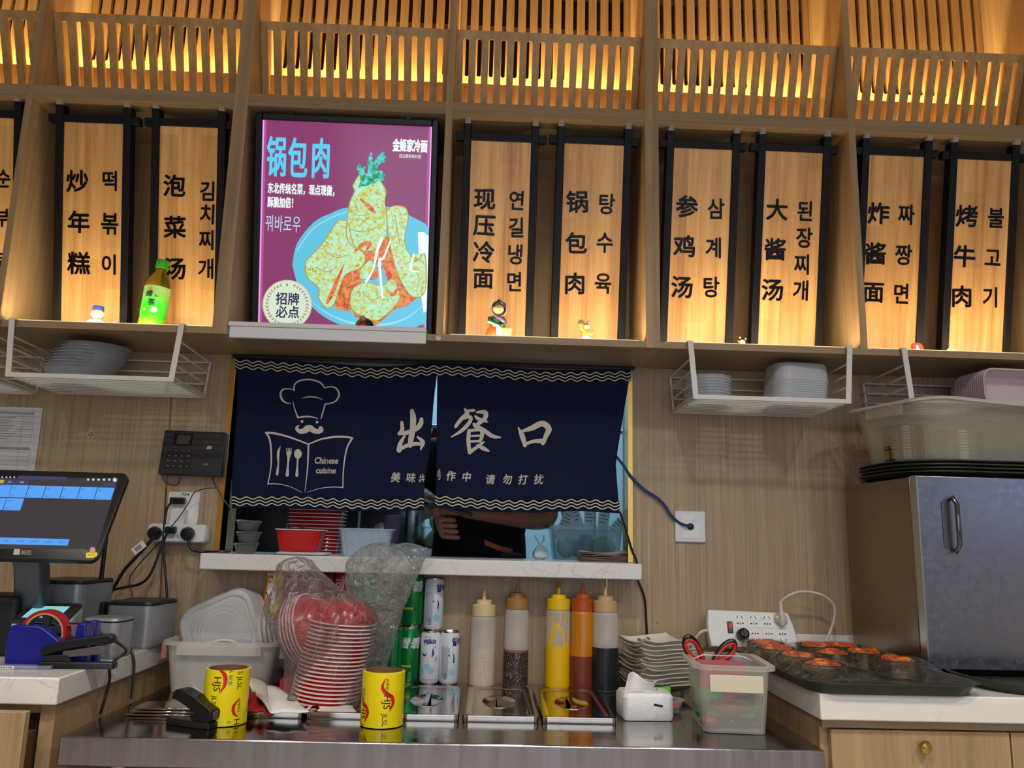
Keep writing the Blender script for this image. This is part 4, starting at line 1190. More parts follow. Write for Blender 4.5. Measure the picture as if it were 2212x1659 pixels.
t = thing('chestnut_bag', 'brown glossy lump in a clear bag on the kitchen bench', 'food bag', p)
obj('filling', B().sphere((0, 0, 0.022), 0.045, 16, 8, (1, 0.7, 0.45)), mat('brown_glaze', (84, 44, 26), 0.2, noise=0.5, nscale=90, bump=0.5), t)
obj('bag', B().sphere((0, 0, 0.024), 0.049, 16, 8, (1, 0.75, 0.5)), film('cling', 0.05, 0.7, 40), t)
p = at(932, 1165, y=0.74); p.z = 1.246
t = thing('clear_box', 'small clear box with a lid on the kitchen bench by the split', 'box', p)
obj('box', B().loft([(0.05, 0.07, 0.01, 0), (0.058, 0.08, 0.01, 0.07)], n=3, cap1=False), CLEARP, t)
obj('lid', B().loft([(0.062, 0.084, 0.01, 0.0705), (0.062, 0.084, 0.01, 0.078)], n=3), FROST, t)
# towel and red strap in the split
p = at(936, 1040, y=0.60)
b = B(p); b.grid(6, 12, lambda u, v: (p.x-0.03+0.055*u+0.008*math.sin(v*5+u*4), p.y+0.012*math.sin(u*9), p.z+0.12-0.26*v+0.03*u))
t = obj('hanging_towel', b, mat('pale_towel', (196, 214, 214), 0.9, bump=0.4, nscale=200), solid=0.004); tag(t, 'pale towel hanging behind the split of the curtain', 'towel')
p0, p1 = at(924, 1000, y=0.70), at(934, 955, y=0.70)
b = B(p0); b.tube([p0+Vector((-0.01, 0, -0.09)), p0, p1, p1+Vector((0.01, 0, 0.05))], 0.011, 8, flat=0.3)
tag(obj('hanging_strap', b, mat('dark_red_plastic', (126, 26, 22), 0.4)), 'dark red ladle handle hanging behind the split of the curtain', 'utensil')
tag(obj('utensil_rail', B((-0.1, 0.7, 1.69)).tube([(-0.9, 0.7, 1.69), (0.9, 0.7, 1.69)], 0.008), STEELK), 'steel utensil rail in the kitchen behind the curtain split', 'rail')
for x in (-0.9, 0.9):
    pass
# dark carton at the left edge
tag(obj('dark_cabinet', B((-0.8, 0.42, 0.18)).bx(-1.0, -0.60, 0.40, 0.58, 0.181, 1.75), mat('deep_teal_black', (10, 14, 16), 0.35), bev=0.004), 'black narrow cabinet in the kitchen behind the left hatch edge', 'cabinet')

# ---- on the sill
CUPF = film('tight_film', 0.10, 0.5, 60)
CUPD = clear('smoky_cup', (120, 118, 116), 0.45, 0.15, edge=0.4)
for k, z in enumerate((1.2315, 1.2615, 1.2915)):
    t = thing('sauce_cup', 'wrapped smoky sauce cup at the left of the sill, %s of three' % ('bottom', 'middle', 'top')[k], 'sauce cup', (-0.640+0.004*(k % 2), -0.035, z), (0, 0.05*(k-1), 0), 'stacked wrapped sauce cups on the sill')
    obj('cup', B().lathe([(0.024, 0), (0.031, 0.022), (0.034, 0.023), (0.033, 0.0235), (0.022, 0.003)], n=24), CUPD, t)
    obj('lid', B().lathe([(0.034, 0.0238), (0.0345, 0.027), (0.028, 0.0285)], n=24), CUPF, t)
    obj('sauce', B().lathe([(0.022, 0.0035), (0.028, 0.017)], n=18), mat('dark_sauce', (46, 38, 34), 0.3), t)
REDP = mat('red_plastic', (176, 22, 26), 0.22)
REDT = mat('red_tub_plastic', (190, 16, 18), 0.25)
RIMW = mat('white_rim', (232, 222, 222), 0.3)
g = 'red bowls stacked on the sill'
t = thing('red_tub', 'white rimmed red tub in the tall stack at the left of the hatch', 'tub', (-0.49, 0.105, 1.2315), group=g)
obj('body', B().loft([(0.145, 0.12, 0.03, 0.0), (0.150, 0.125, 0.03, 0.0), (0.138, 0.112, 0.028, 0.02), (0.125, 0.10, 0.025, 0.021)], n=4, cap0=False), REDP, t)
obj('rim', B().loft([(0.150, 0.125, 0.03, 0.0), (0.156, 0.131, 0.032, 0.0), (0.156, 0.131, 0.032, 0.0022), (0.150, 0.125, 0.03, 0.0022)], n=4, cap0=False, cap1=False), RIMW, t)
t['label'] = nth('white rimmed red tub of the tall stack in the hatch', 0, 15)
for k in range(1, 15): dup(t, (-0.49+0.0009*k, 0.105, 1.2315+0.0102*k), None, nth('white rimmed red tub of the tall stack in the hatch', k, 15))
t = thing('red_tub', 'single red oblong tub standing on a white lid before the stack', 'tub', (-0.495, -0.032, 1.2405))
obj('body', B().loft([(0.10, 0.075, 0.014, 0), (0.124, 0.098, 0.02, 0.056), (0.120, 0.094, 0.02, 0.056), (0.097, 0.072, 0.014, 0.003)], n=4), REDT, t)
obj('rim', B().loft([(0.122, 0.096, 0.02, 0.0562), (0.130, 0.104, 0.022, 0.0562), (0.130, 0.104, 0.022, 0.0585), (0.120, 0.094, 0.02, 0.0585)], n=4, cap0=False, cap1=False), RIMW, t)
for x in (-0.022, 0.012):
    b = B(); b.tube([(x-0.010, -0.050, 0.064), (x-0.008, -0.053, 0.070), (x, -0.0535, 0.060), (x+0.008, -0.053, 0.070), (x+0.010, -0.050, 0.064)], 0.0028)
    obj('clip', b, mat('dark_clip', (60, 64, 66), 0.3, 0.8), t)
o = obj('tub_cover', B().loft([(0.128, 0.10, 0.015, 0), (0.134, 0.106, 0.016, 0.003), (0.134, 0.106, 0.016, 0.0055), (0.12, 0.09, 0.015, 0.007)], n=4), mat('lid_white', (206, 206, 210), 0.35), loc=(-0.482, -0.040, 1.2325))
tag(o, 'flat white oblong lid under the single red tub on the sill', 'lid')
t = thing('clear_tub', 'clear ribbed tub standing empty on the sill', 'tub', (-0.318, -0.035, 1.2315))
b = B(); b.loft([(0.118, 0.09, 0.03, 0), (0.140, 0.112, 0.035, 0.070), (0.152, 0.124, 0.04, 0.0705), (0.152, 0.124, 0.04, 0.074), (0.138, 0.110, 0.035, 0.0735), (0.116, 0.088, 0.03, 0.002)], n=5)
obj('wall', b, clear('ribbed_clear', (196, 214, 232), 0.30, 0.12, edge=0.5), t)
b = B()
for k in range(-4, 5): b.tube([(k*0.012, -0.0452-0.0004, 0.006), (k*0.014, -0.0560, 0.068)], 0.0012, 5)
obj('rib', b, FROST, t)
# bin with slips and vegetables
t = thing('slip_bin', 'clear bin of packed vegetables and order slips at the right of the hatch', 'bin', (0.325, 0.33, 1.2225))
b = B(); b.loft([(0.20, 0.13, 0.02, 0), (0.222, 0.15, 0.022, 0.095), (0.240, 0.17, 0.025, 0.097), (0.240, 0.17, 0.025, 0.112), (0.220, 0.148, 0.022, 0.110), (0.198, 0.128, 0.02, 0.003)], n=4)
obj('wall', b, clear('kitchen_clear', (170, 214, 224), 0.30, 0.12, edge=0.4), t)
for k, (x, y, r, c) in enumerate(((-0.06, 0, 0.034, (150, 190, 190)), (0.0, -0.01, 0.036, (60, 96, 70)), (0.055, 0.0, 0.034, (90, 140, 60)), (-0.02, 0.03, 0.03, (110, 150, 60)), (0.075, -0.03, 0.022, (120, 170, 80)))):
    obj('vegetable_pack', B().sphere((x, y, 0.046), r, 12, 8, (0.9, 1, 1.15)), mat('pack_%d' % k, c, 0.3, noise=0.5, nscale=70, bump=0.6), t)
SLIP = mat('paper_slip', (214, 232, 236), 0.7)
SLIPI = mat('slip_ink', (70, 96, 104), 0.6)
for k, (x, a, h) in enumerate(((-0.075, 0.5, 0.060), (-0.045, -0.35, 0.085), (-0.015, -0.45, 0.080), (0.015, 0.05, 0.075), (0.060, 0.15, 0.072), (0.095, 0.9, 0.05))):
    b = B(); b.X = Matrix.Translation((x, -0.035+0.016*k, 0.095)) @ Matrix.Rotation(a*0.8, 4, 'Y')
    b.bx(-0.018, 0.018, -0.0006, 0.0006, -0.03, h)
    s_ = obj('order_slip', b, SLIP, t)
    b = B(); b.X = Matrix.Translation((x, -0.035+0.016*k-0.0012, 0.095)) @ Matrix.Rotation(a*0.8, 4, 'Y')
    for j in range(4): b.bx(-0.014, 0.012-0.004*(j % 2), -0.0004, 0.0, h-0.010-j*0.011, h-0.0075-j*0.011)
    obj('printed_lines', b, SLIPI, s_)
tag(obj('steel_skewer', B((0.34, 0.22, 1.2225)).tube([(0.345, 0.222, 1.2225), (0.342, 0.222, 1.42)], 0.0025), STEELK), 'thin steel skewer standing upright before the slip bin', 'skewer')
# paper napkins
g = 'brown paper napkins stacked on the sill'
NAP = mat('brown_napkin', (146, 118, 104), 0.8)
for k in range(9):
    p = Vector((0.345, 0.06, 1.2325+0.0028*k))
    b = B(); a = 0.03*math.sin(k*2.1)
    b.grid(10, 6, lambda u, v: ((u-0.5)*0.14, (v-0.5)*0.11, 0.0035*math.sin(u*6.2+k)*k/8+0.003*k/8*math.cos(v*5+k)))
    o = obj('paper_napkin', b, NAP, solid=0.0012, loc=p, rot=(0, 0, a)); tag(o, nth('brown paper napkin of the crumpled stack on the sill', k, 9), 'napkin', g)
# tied bags
def tied(name, label, p, r, m, sc=1.0):
    t = thing(name, label, 'bag', p)
    b = B(); b.ring([[Vector((r*q*(1+0.16*math.sin(3*a+z*40))*math.cos(a), r*q*(0.8+0.1*math.cos(5*a))*math.sin(a), z*sc)) for a in [2*math.pi*j/18 for j in range(18)]] for q, z in ((0.5, 0.0), (1.0, 0.006), (1.05, 0.018), (0.7, 0.032), (0.22, 0.042))])
    obj('body', b, m, t)
    for s in (-1, 1):
        b = B(); b.tube([(0, 0, 0.040*sc), (s*0.010, 0, 0.055*sc), (s*0.014-0.004, 0.002, 0.070*sc)], [0.004, 0.009, 0.003], 8, flat=0.35)
        obj('ear', b, m, t)


BAGW = mat('white_bag_plastic', (206, 226, 230), 0.35, noise=0.2, nscale=60, bump=0.5)
tied('knotted_bag', 'small white knotted bag lying on the sill right of the person', (0.168, 0.115, 1.2315), 0.022, BAGW)
tied('knotted_bag', 'white and green knotted bag behind the sill left of the person', Vector((-0.175, 0.66, 1.246)), 0.035, mat('green_white_bag', (180, 204, 176), 0.4, noise=0.4, nscale=40), 1.6)
tag(obj('dark_rag', B((0.10, 0.155, 1.2315)).sphere((0.085, 0.155, 1.240), 0.026, 14, 8, (1.3, 0.7, 0.35)), mat('black_rag', (18, 20, 24), 0.9, bump=1.0, nscale=120)), 'black crumpled rag on the sill beside the white knotted bag', 'rag')

# ---- the person behind the hatch
PX, PY, PZ = -0.012, 0.44, 0.181
t = thing('person', 'person in a black apron behind the hatch holding a phone in both hands', 'person', (PX, PY, PZ))
J = {'pel': (0, 0, 0.93, .125), 'bel': (0, -0.01, 1.05, .115), 'che': (0, 0, 1.25, .125), 'nek': (0, 0.01, 1.43, .055), 'hea': (0, -0.02, 1.53, .07), 'top': (0, -0.015, 1.64, .085),
     'shl': (0.17, 0.01, 1.37, .055), 'ell': (0.205, -0.03, 1.165, .040), 'wrl': (0.005, -0.145, 1.180, .024), 'pal': (-0.050, -0.165, 1.187, .022), 'pal2': (-0.078, -0.170, 1.190, .018),
     'shr': (-0.17, 0.01, 1.37, .055), 'elr': (-0.235, -0.03, 1.245, .040), 'wrr': (-0.150, -0.150, 1.215, .024), 'par': (-0.126, -0.175, 1.178, .022), 'par2': (-0.120, -0.182, 1.158, .018),
     'hil': (0.09, 0, 0.86, .095), 'knl': (0.10, -0.01, 0.48, .062), 'anl': (0.10, 0.02, 0.09, .042), 'tol': (0.10, -0.12, 0.04, .035),
     'hir': (-0.09, 0, 0.86, .095), 'knr': (-0.10, -0.01, 0.48, .062), 'anr': (-0.10, 0.02, 0.09, .042), 'tor': (-0.10, -0.12, 0.04, .035)}
E_ = ['pel-bel', 'bel-che', 'che-nek', 'nek-hea', 'hea-top', 'che-shl', 'shl-ell', 'ell-wrl', 'wrl-pal', 'pal-pal2', 'che-shr', 'shr-elr', 'elr-wrr', 'wrr-par', 'par-par2', 'pel-hil', 'hil-knl', 'knl-anl', 'anl-tol', 'pel-hir', 'hir-knr', 'knr-anr', 'anr-tor']
for i, (dz, l) in enumerate(((0.010, .9), (0.001, 1.0), (-0.008, .95), (-0.016, .8))):     # fingers of the left hand curl over the phone edge
    J['fl%d' % i] = (-0.098, -0.182, 1.194+dz, .0085); J['gl%d' % i] = (-0.098-0.020*l, -0.190, 1.196+dz, .0080); J['hl%d' % i] = (-0.104-0.024*l, -0.176, 1.198+dz, .0070)
    E_ += ['pal2-fl%d' % i, 'fl%d-gl%d' % (i, i), 'gl%d-hl%d' % (i, i)]
J['tl0'] = (-0.062, -0.190, 1.205, .0095); J['tl1'] = (-0.090, -0.200, 1.214, .008); E_ += ['pal-tl0', 'tl0-tl1']
for i in range(4):                                                               # right hand from below, fingers stacked round the phone's back
    z = 1.150-0.017*i+0.010
    J['fr%d' % i] = (-0.112, -0.197, z, .0092); J['gr%d' % i] = (-0.088+0.004*i, -0.206, z-0.002, .0085); J['hr%d' % i] = (-0.072+0.005*i, -0.196, z-0.003, .0075)
    E_ += ['par2-fr%d' % i, 'fr%d-gr%d' % (i, i), 'gr%d-hr%d' % (i, i)]
J['tr0'] = (-0.134, -0.196, 1.190, .0095); J['tr1'] = (-0.116, -0.208, 1.206, .008); E_ += ['par-tr0', 'tr0-tr1']
HANDS = ('wrl', 'pal', 'wrr', 'par', 'pal2', 'par2')
for k in list(J):
    if k in HANDS or k[:-1] in ('fl', 'gl', 'hl', 'tl', 'fr', 'gr', 'hr', 'tr'): J[k] = (J[k][0], J[k][1]-0.055, J[k][2], J[k][3])
J['ell'] = (0.225, -0.10, 1.165, .042); J['elr'] = (-0.24, -0.09, 1.255, .042)
keys = list(J)
me = bpy.data.meshes.new('body'); me.from_pydata([J[k][:3] for k in keys], [[keys.index(a) for a in e.split('-')] for e in E_], [])
me.materials.append(mat('skin', (150, 100, 80), 0.5))
bo = bpy.data.objects.new('body', me); COL.objects.link(bo); bo.parent = t
md = bo.modifiers.new('skin', 'SKIN'); md.use_smooth_shade = True
for i, k in enumerate(keys):
    sv = me.skin_vertices[0].data[i]; r = J[k][3]; sv.radius = (r, r*0.82) if k in ('pel', 'bel', 'che') else (r, r); sv.use_root = (k == 'pel')
md = bo.modifiers.new('sub', 'SUBSURF'); md.levels = 2; md.render_levels = 2
CLOTH = mat('black_apron_cloth', (9, 10, 13), 0.8, spec=0.2)


def ell(levels, n=28, cap=False):
    return B().ring([[Vector((x+w*math.cos(q), y+d*math.sin(q), z)) for q in [2*math.pi*j/n for j in range(n)]] for x, y, w, d, z in levels], cap, cap)


obj('shirt', ell([(0, 0, 0.158, 0.128, 0.90), (0, 0, 0.152, 0.125, 1.02), (0, 0, 0.150, 0.125, 1.12), (0, 0, 0.178, 0.130, 1.28), (0, 0.01, 0.205, 0.11, 1.36), (0, 0.012, 0.13, 0.085, 1.42), (0, 0.01, 0.066, 0.064, 1.445)]), mat('dark_shirt', (24, 26, 30), 0.85), bo)
for s, e_, s0 in ((1, J['ell'], J['shl']), (-1, J['elr'], J['shr'])):
    a, c = Vector(s0[:3]), Vector(e_[:3]); obj('sleeve', B().tube([a+Vector((-s*0.03, 0, 0.005)), a, a.lerp(c, 0.45), a.lerp(c, 0.72)], [0.066, 0.072, 0.062, 0.060], 16, cap=False), MATS['dark_shirt'], bo)
obj('trousers', ell([(0, 0, 0.15, 0.115, 0.98), (0, 0, 0.165, 0.125, 0.86)]), MATS['dark_shirt'], bo)
for s in (-1, 1): obj('trouser_leg', B().tube([(s*0.085, 0, 0.90), (s*0.095, -0.004, 0.66), (s*0.10, -0.01, 0.48), (s*0.10, 0.015, 0.12)], [0.10, 0.088, 0.075, 0.066], 16), MATS['dark_shirt'], bo)
ap = obj('apron', B().ring([[Vector((w*math.sin(q), -d*math.cos(q)-0.004, z)) for q in [math.radians(-118+236*j/20) for j in range(21)]]+[Vector((w*0.97*math.sin(q), -d*0.97*math.cos(q)-0.001, z)) for q in [math.radians(118-236*j/20) for j in range(21)]]
    for w, d, z in ((0.20, 0.17, 0.52), (0.185, 0.155, 0.80), (0.165, 0.143, 0.98), (0.156, 0.138, 1.06), (0.152, 0.136, 1.12))]), CLOTH, bo)
b = B(); b.grid(8, 10, lambda u, v: ((u-0.5)*(0.26-0.10*v), -0.140-0.012*math.sin(v*2.5)-0.004+0.06*(u-0.5)**2, 1.12+0.22*v)); obj('apron_bib', b, CLOTH, bo, solid=0.003)
q0, q1 = (1046-1034)/1752*2.8, 0
pl, pr = at(1046, 1175, y=0.285), at(1108, 1195, y=0.30)
b = B((PX, PY, PZ)); b.grid(8, 2, lambda u, v: (lambda x: (x, PY-0.146*math.sqrt(max(0.0, 1-((x-PX)/0.160)**2))-0.012, pl.z+(pr.z-pl.z)*u-0.004*math.sin(u*3)-0.017*(v-0.5)+0.006))(pl.x+(pr.x-pl.x)*u))
obj('leather_patch', b, mat('tan_leather', (176, 92, 50), 0.55), ap, solid=0.002)
hd = obj('hair', B().sphere((0, -0.002, 1.635), 0.112, 18, 12, (0.86, 0.95, 0.92)), mat('black_hair', (10, 9, 9), 0.5), bo)
b = B()
for s in (-1, 1): b.sphere((s*0.032, -0.098, 1.59), 0.010, 8, 6)
obj('eyes', b, WHITEP, bo)
obj('nose', B().sphere((0, -0.108, 1.56), 0.016, 10, 6, (0.8, 1, 1.3)), MATS['skin'], bo)
obj('mouth', B().sphere((0, -0.092, 1.522), 0.018, 10, 6, (1.3, 0.5, 0.4)), mat('lips', (150, 80, 76), 0.5), bo)
for s in (-1, 1): obj('ear', B().sphere((s*0.087, -0.01, 1.57), 0.022, 10, 6, (0.4, 0.7, 1.2)), MATS['skin'], bo)
t2 = thing('phone', 'black phone held in both hands by the person behind the hatch', 'phone', (PX-0.098, PY-0.252, PZ+1.196), (0.22, 0.22, 0.2))
obj('body', B().loft([(0.15, 0.074, 0.01, -0.004), (0.15, 0.074, 0.01, 0.004)], n=4), mat('phone_black', (12, 12, 14), 0.2), t2, bev=0.0015)
obj('screen', B().loft([(0.144, 0.069, 0.008, 0.0042), (0.144, 0.069, 0.008, 0.0045)], n=4), mat('phone_glass', (16, 20, 26), 0.08), t2)

# ================================================================ steel prep table
TBL = steel('table_steel', (176, 170, 164), 0.13, 0.06, (0.4, 3, 3), 10, 0.02)
TBLF = steel('apron_steel', (172, 172, 180), 0.24, 0.08, (6, 1, 0.3), 6)
TX0, TX1, TY0 = -0.778, 0.668, -0.662
t = thing('prep_table', 'stainless steel prep table between the two white counters', 'table', ((TX0+TX1)/2, -0.33, 0)); L = t.location
obj('worktop', B(L).bx(TX0, TX1, TY0+0.001, -0.004, ZT-0.012, ZT), TBL, t, bev=0.002)
obj('apron', B(L).bx(TX0, TX1, TY0, TY0+0.012, ZT-0.052, ZT-0.0005), TBLF, t, bev=0.003)
for x in (TX0+0.09, TX1-0.06):
    for y in (-0.60, -0.05): obj('leg', B(L).tube([(x, y, 0.0), (x, y, ZT-0.012)], 0.019, 14), TBLF, t)
obj('undershelf', B(L).bx(TX0+0.03, TX1-0.03, -0.62, -0.03, 0.28, 0.30), TBLF, t)

# pan lids
LID = steel('lid_steel', (196, 186, 172), 0.10, 0.04, nscale=14)


def pan_lid(x0, x1, y0, y1, label):
    w, d = x1-x0, y1-y0
    t = thing('pan_cover', label, 'pan lid', ((x0+x1)/2, (y0+y1)/2, ZT+0.0005), group='steel food pan lids on the prep table')
    b = B(); b.loft([(w, d, 0.012, 0.0), (w+0.002, d+0.002, 0.013, 0.006), (w, d, 0.012, 0.0135), (w-0.022, d-0.024, 0.02, 0.0135), (w-0.038, d-0.042, 0.022, 0.0095)], n=5, cap1=False)
    b.ring([[Vector((x, y, 0.0095)) for x, y in rrect(w-0.038, d-0.042, 0.022, 9)], [Vector((0.040*math.cos(q), 0.074*math.sin(q), 0.0097)) for q in [math.radians(4.5+9*j) for j in range(40)]]], False, False)
    obj('plate', b, LID, t)
    b = B(); b.ring([[Vector((0.040*k*math.cos(q), 0.074*k*math.sin(q), z)) for q in [2*math.pi*j/40 for j in range(40)]] for k, z in ((1.0, 0.0097), (0.97, 0.0105), (0.93, 0.0092), (0.8, 0.0055), (0.5, 0.0025), (0.1, 0.0015))], False, True)
    obj('dish', b, LID, t)
    b = B(); b.ring([[Vector((sx*0.0055, y, z+sz)) for sx, sz in ((-1, 0), (1, 0), (1, 0.0014), (-1, 0.0014))] for y, z in ((-0.074, 0.0088), (-0.066, 0.0116), (-0.04, 0.0124), (0.04, 0.0124), (0.066, 0.0116), (0.074, 0.0088))])
    obj('handle', b, LID, t)


for x0, x1, lab in ((0.138, 0.298, 'steel pan lid reflecting the yellow bottle, rightmost in the row'), (-0.031, 0.130, 'steel pan lid in front of the white capped bottle'), (-0.196, -0.040, 'steel pan lid behind the right yellow tape roll'),
                    (-0.361, -0.205, 'steel pan lid under the bagged red bowls'), (-0.524, -0.369, 'steel pan lid under the white paper bag')):
    pan_lid(x0, x1, -0.482, -0.135, lab)

# squeeze bottles
def squeeze(label, px, py, bodytop, captop, tip, m_body, m_cap, m_fill, fill, r=0.0335, blob=None, top_fill=None):
    p = at(px, py, z=ZT); y = p.y+r
    bx_ = at(px, py, y=y).x
    t = thing('squeeze_bottle', label, 'squeeze bottle', (bx_, y, ZT+0.0008))
    k = 1752/(0.955*(y+2.30))
    hb, hc, ht = (py-bodytop)/k, (py-captop)/k, (py-tip)/k
    hb -= 0.004; 
    obj('body', B().lathe([(r-0.004, 0), (r, 0.004), (r, hb-0.012), (r-0.002, hb-0.005), (r-0.006, hb)], n=28), m_body, t)
    if m_fill: obj('sauce', B().lathe([(r-0.004, 0.0005), (r+0.0002, 0.0045), (r+0.0002, fill), (0.002, fill+0.0008)], n=28), m_fill, t)
    if top_fill: obj('residue', B().lathe([(r+0.0003, fill-0.002), (r+0.0003, fill+0.004), (0.002, fill+0.0042)], n=28), top_fill, t)
    c = obj('cap', B().lathe([(r-0.0035, hb-0.002), (r-0.002, hb-0.001), (r-0.002, hb+(hc-hb)*0.62), (r-0.006, hb+(hc-hb)*0.7), (r*0.62, hb+(hc-hb)*0.72), (r*0.60, hc), (0.006, hc+0.002)], n=28), m_cap, t)
    obj('nozzle', B().lathe([(0.006, hc+0.001), (0.0032, ht), (0.001, ht+0.001)], n=12), m_cap if blob is None else m_cap, c)
    return t, hb, hc, ht, r


FRB = clear('bottle_frost', (222, 214, 204), 0.50, 0.3, edge=0.3)
squeeze('white squeeze bottle of pale powder with a cream cap, leftmost of the five', 1040, 1487, 1337, 1308, 1288, FRB, mat('cream_cap', (222, 200, 150), 0.4), mat('pale_powder', (210, 196, 174), 0.8, speck=((176, 156, 130), 380, 0.6)), 0.098)
squeeze('squeeze bottle with seedy dark sauce and a brown stained cap', 1113, 1487, 1322, 1293, 1274, FRB, mat('tan_cap', (172, 124, 66), 0.4, noise=0.25, nscale=60), mat('seed_sauce', (44, 40, 42), 0.4, speck=((206, 178, 130), 420, 0.62)), 0.090, 0.0325, top_fill=mat('brown_scum', (150, 96, 70), 0.5))
t, hb, hc, ht, r = squeeze('yellow mustard squeeze bottle with a yellow cap and crusted tip', 1204, 1491, 1323, 1296, 1276, FRB, mat('yellow_cap', (236, 196, 18), 0.35), mat('mustard', (240, 190, 8), 0.4), 0.108, blob=1)
b = B(); f = cylfn(r+0.0004, 0.0, hb)
for pts, w in (([(-0.022, 0.006), (-0.018, 0.03), (-0.024, 0.07), (-0.026, 0.10)], [.003, .004, .007, .008]), ([(-0.008, 0.03), (-0.010, 0.045), (-0.018, 0.06), (-0.022, 0.09)], [.002, .005, .006, .006]), ([(0.004, 0.004), (0.002, 0.03), (-0.004, 0.045), (0.006, 0.05), (0.012, 0.07), (0.014, 0.10)], [.002, .003, .006, .007, .006, .006]), ([(0.015, 0.006), (0.016, 0.02), (0.014, 0.032)], [.002, .003, .005]), ([(-0.010, 0.05), (-0.009, 0.10)], .003), ([(0.024, 0.05), (0.022, 0.10)], .004)):
    b.strip(pts, w, f, 4)
obj('sauce_streak', b, MATS['mustard'], t)
b = B()
for dx, dz, q in ((0, 0, 0.005), (0.003, 0.005, 0.0045), (-0.002, 0.009, 0.0045), (0.002, 0.012, 0.0035)): b.sphere((dx, 0, ht-0.004+dz), q, 8, 6)
obj('crust', b, mat('crusted_mustard', (186, 112, 14), 0.5, noise=0.4, nscale=200), t)
squeeze('orange sauce squeeze bottle with a red brown cap', 1257, 1494, 1325, 1295, 1273, clear('bottle_amber', (206, 128, 18), 0.88, 0.25, edge=0.12), mat('rust_cap', (176, 78, 22), 0.35), mat('red_sauce', (120, 50, 34), 0.4), 0.085, 0.0315)
squeeze('squeeze bottle of dark soy sauce, rightmost of the five', 1307, 1498, 1328, 1300, 1281, FRB, mat('beige_cap', (196, 164, 120), 0.4), mat('soy_sauce', (34, 38, 40), 0.3), 0.110, 0.034)

# cans
TIN = mat('can_tin', (190, 190, 190), 0.25, 1.0)


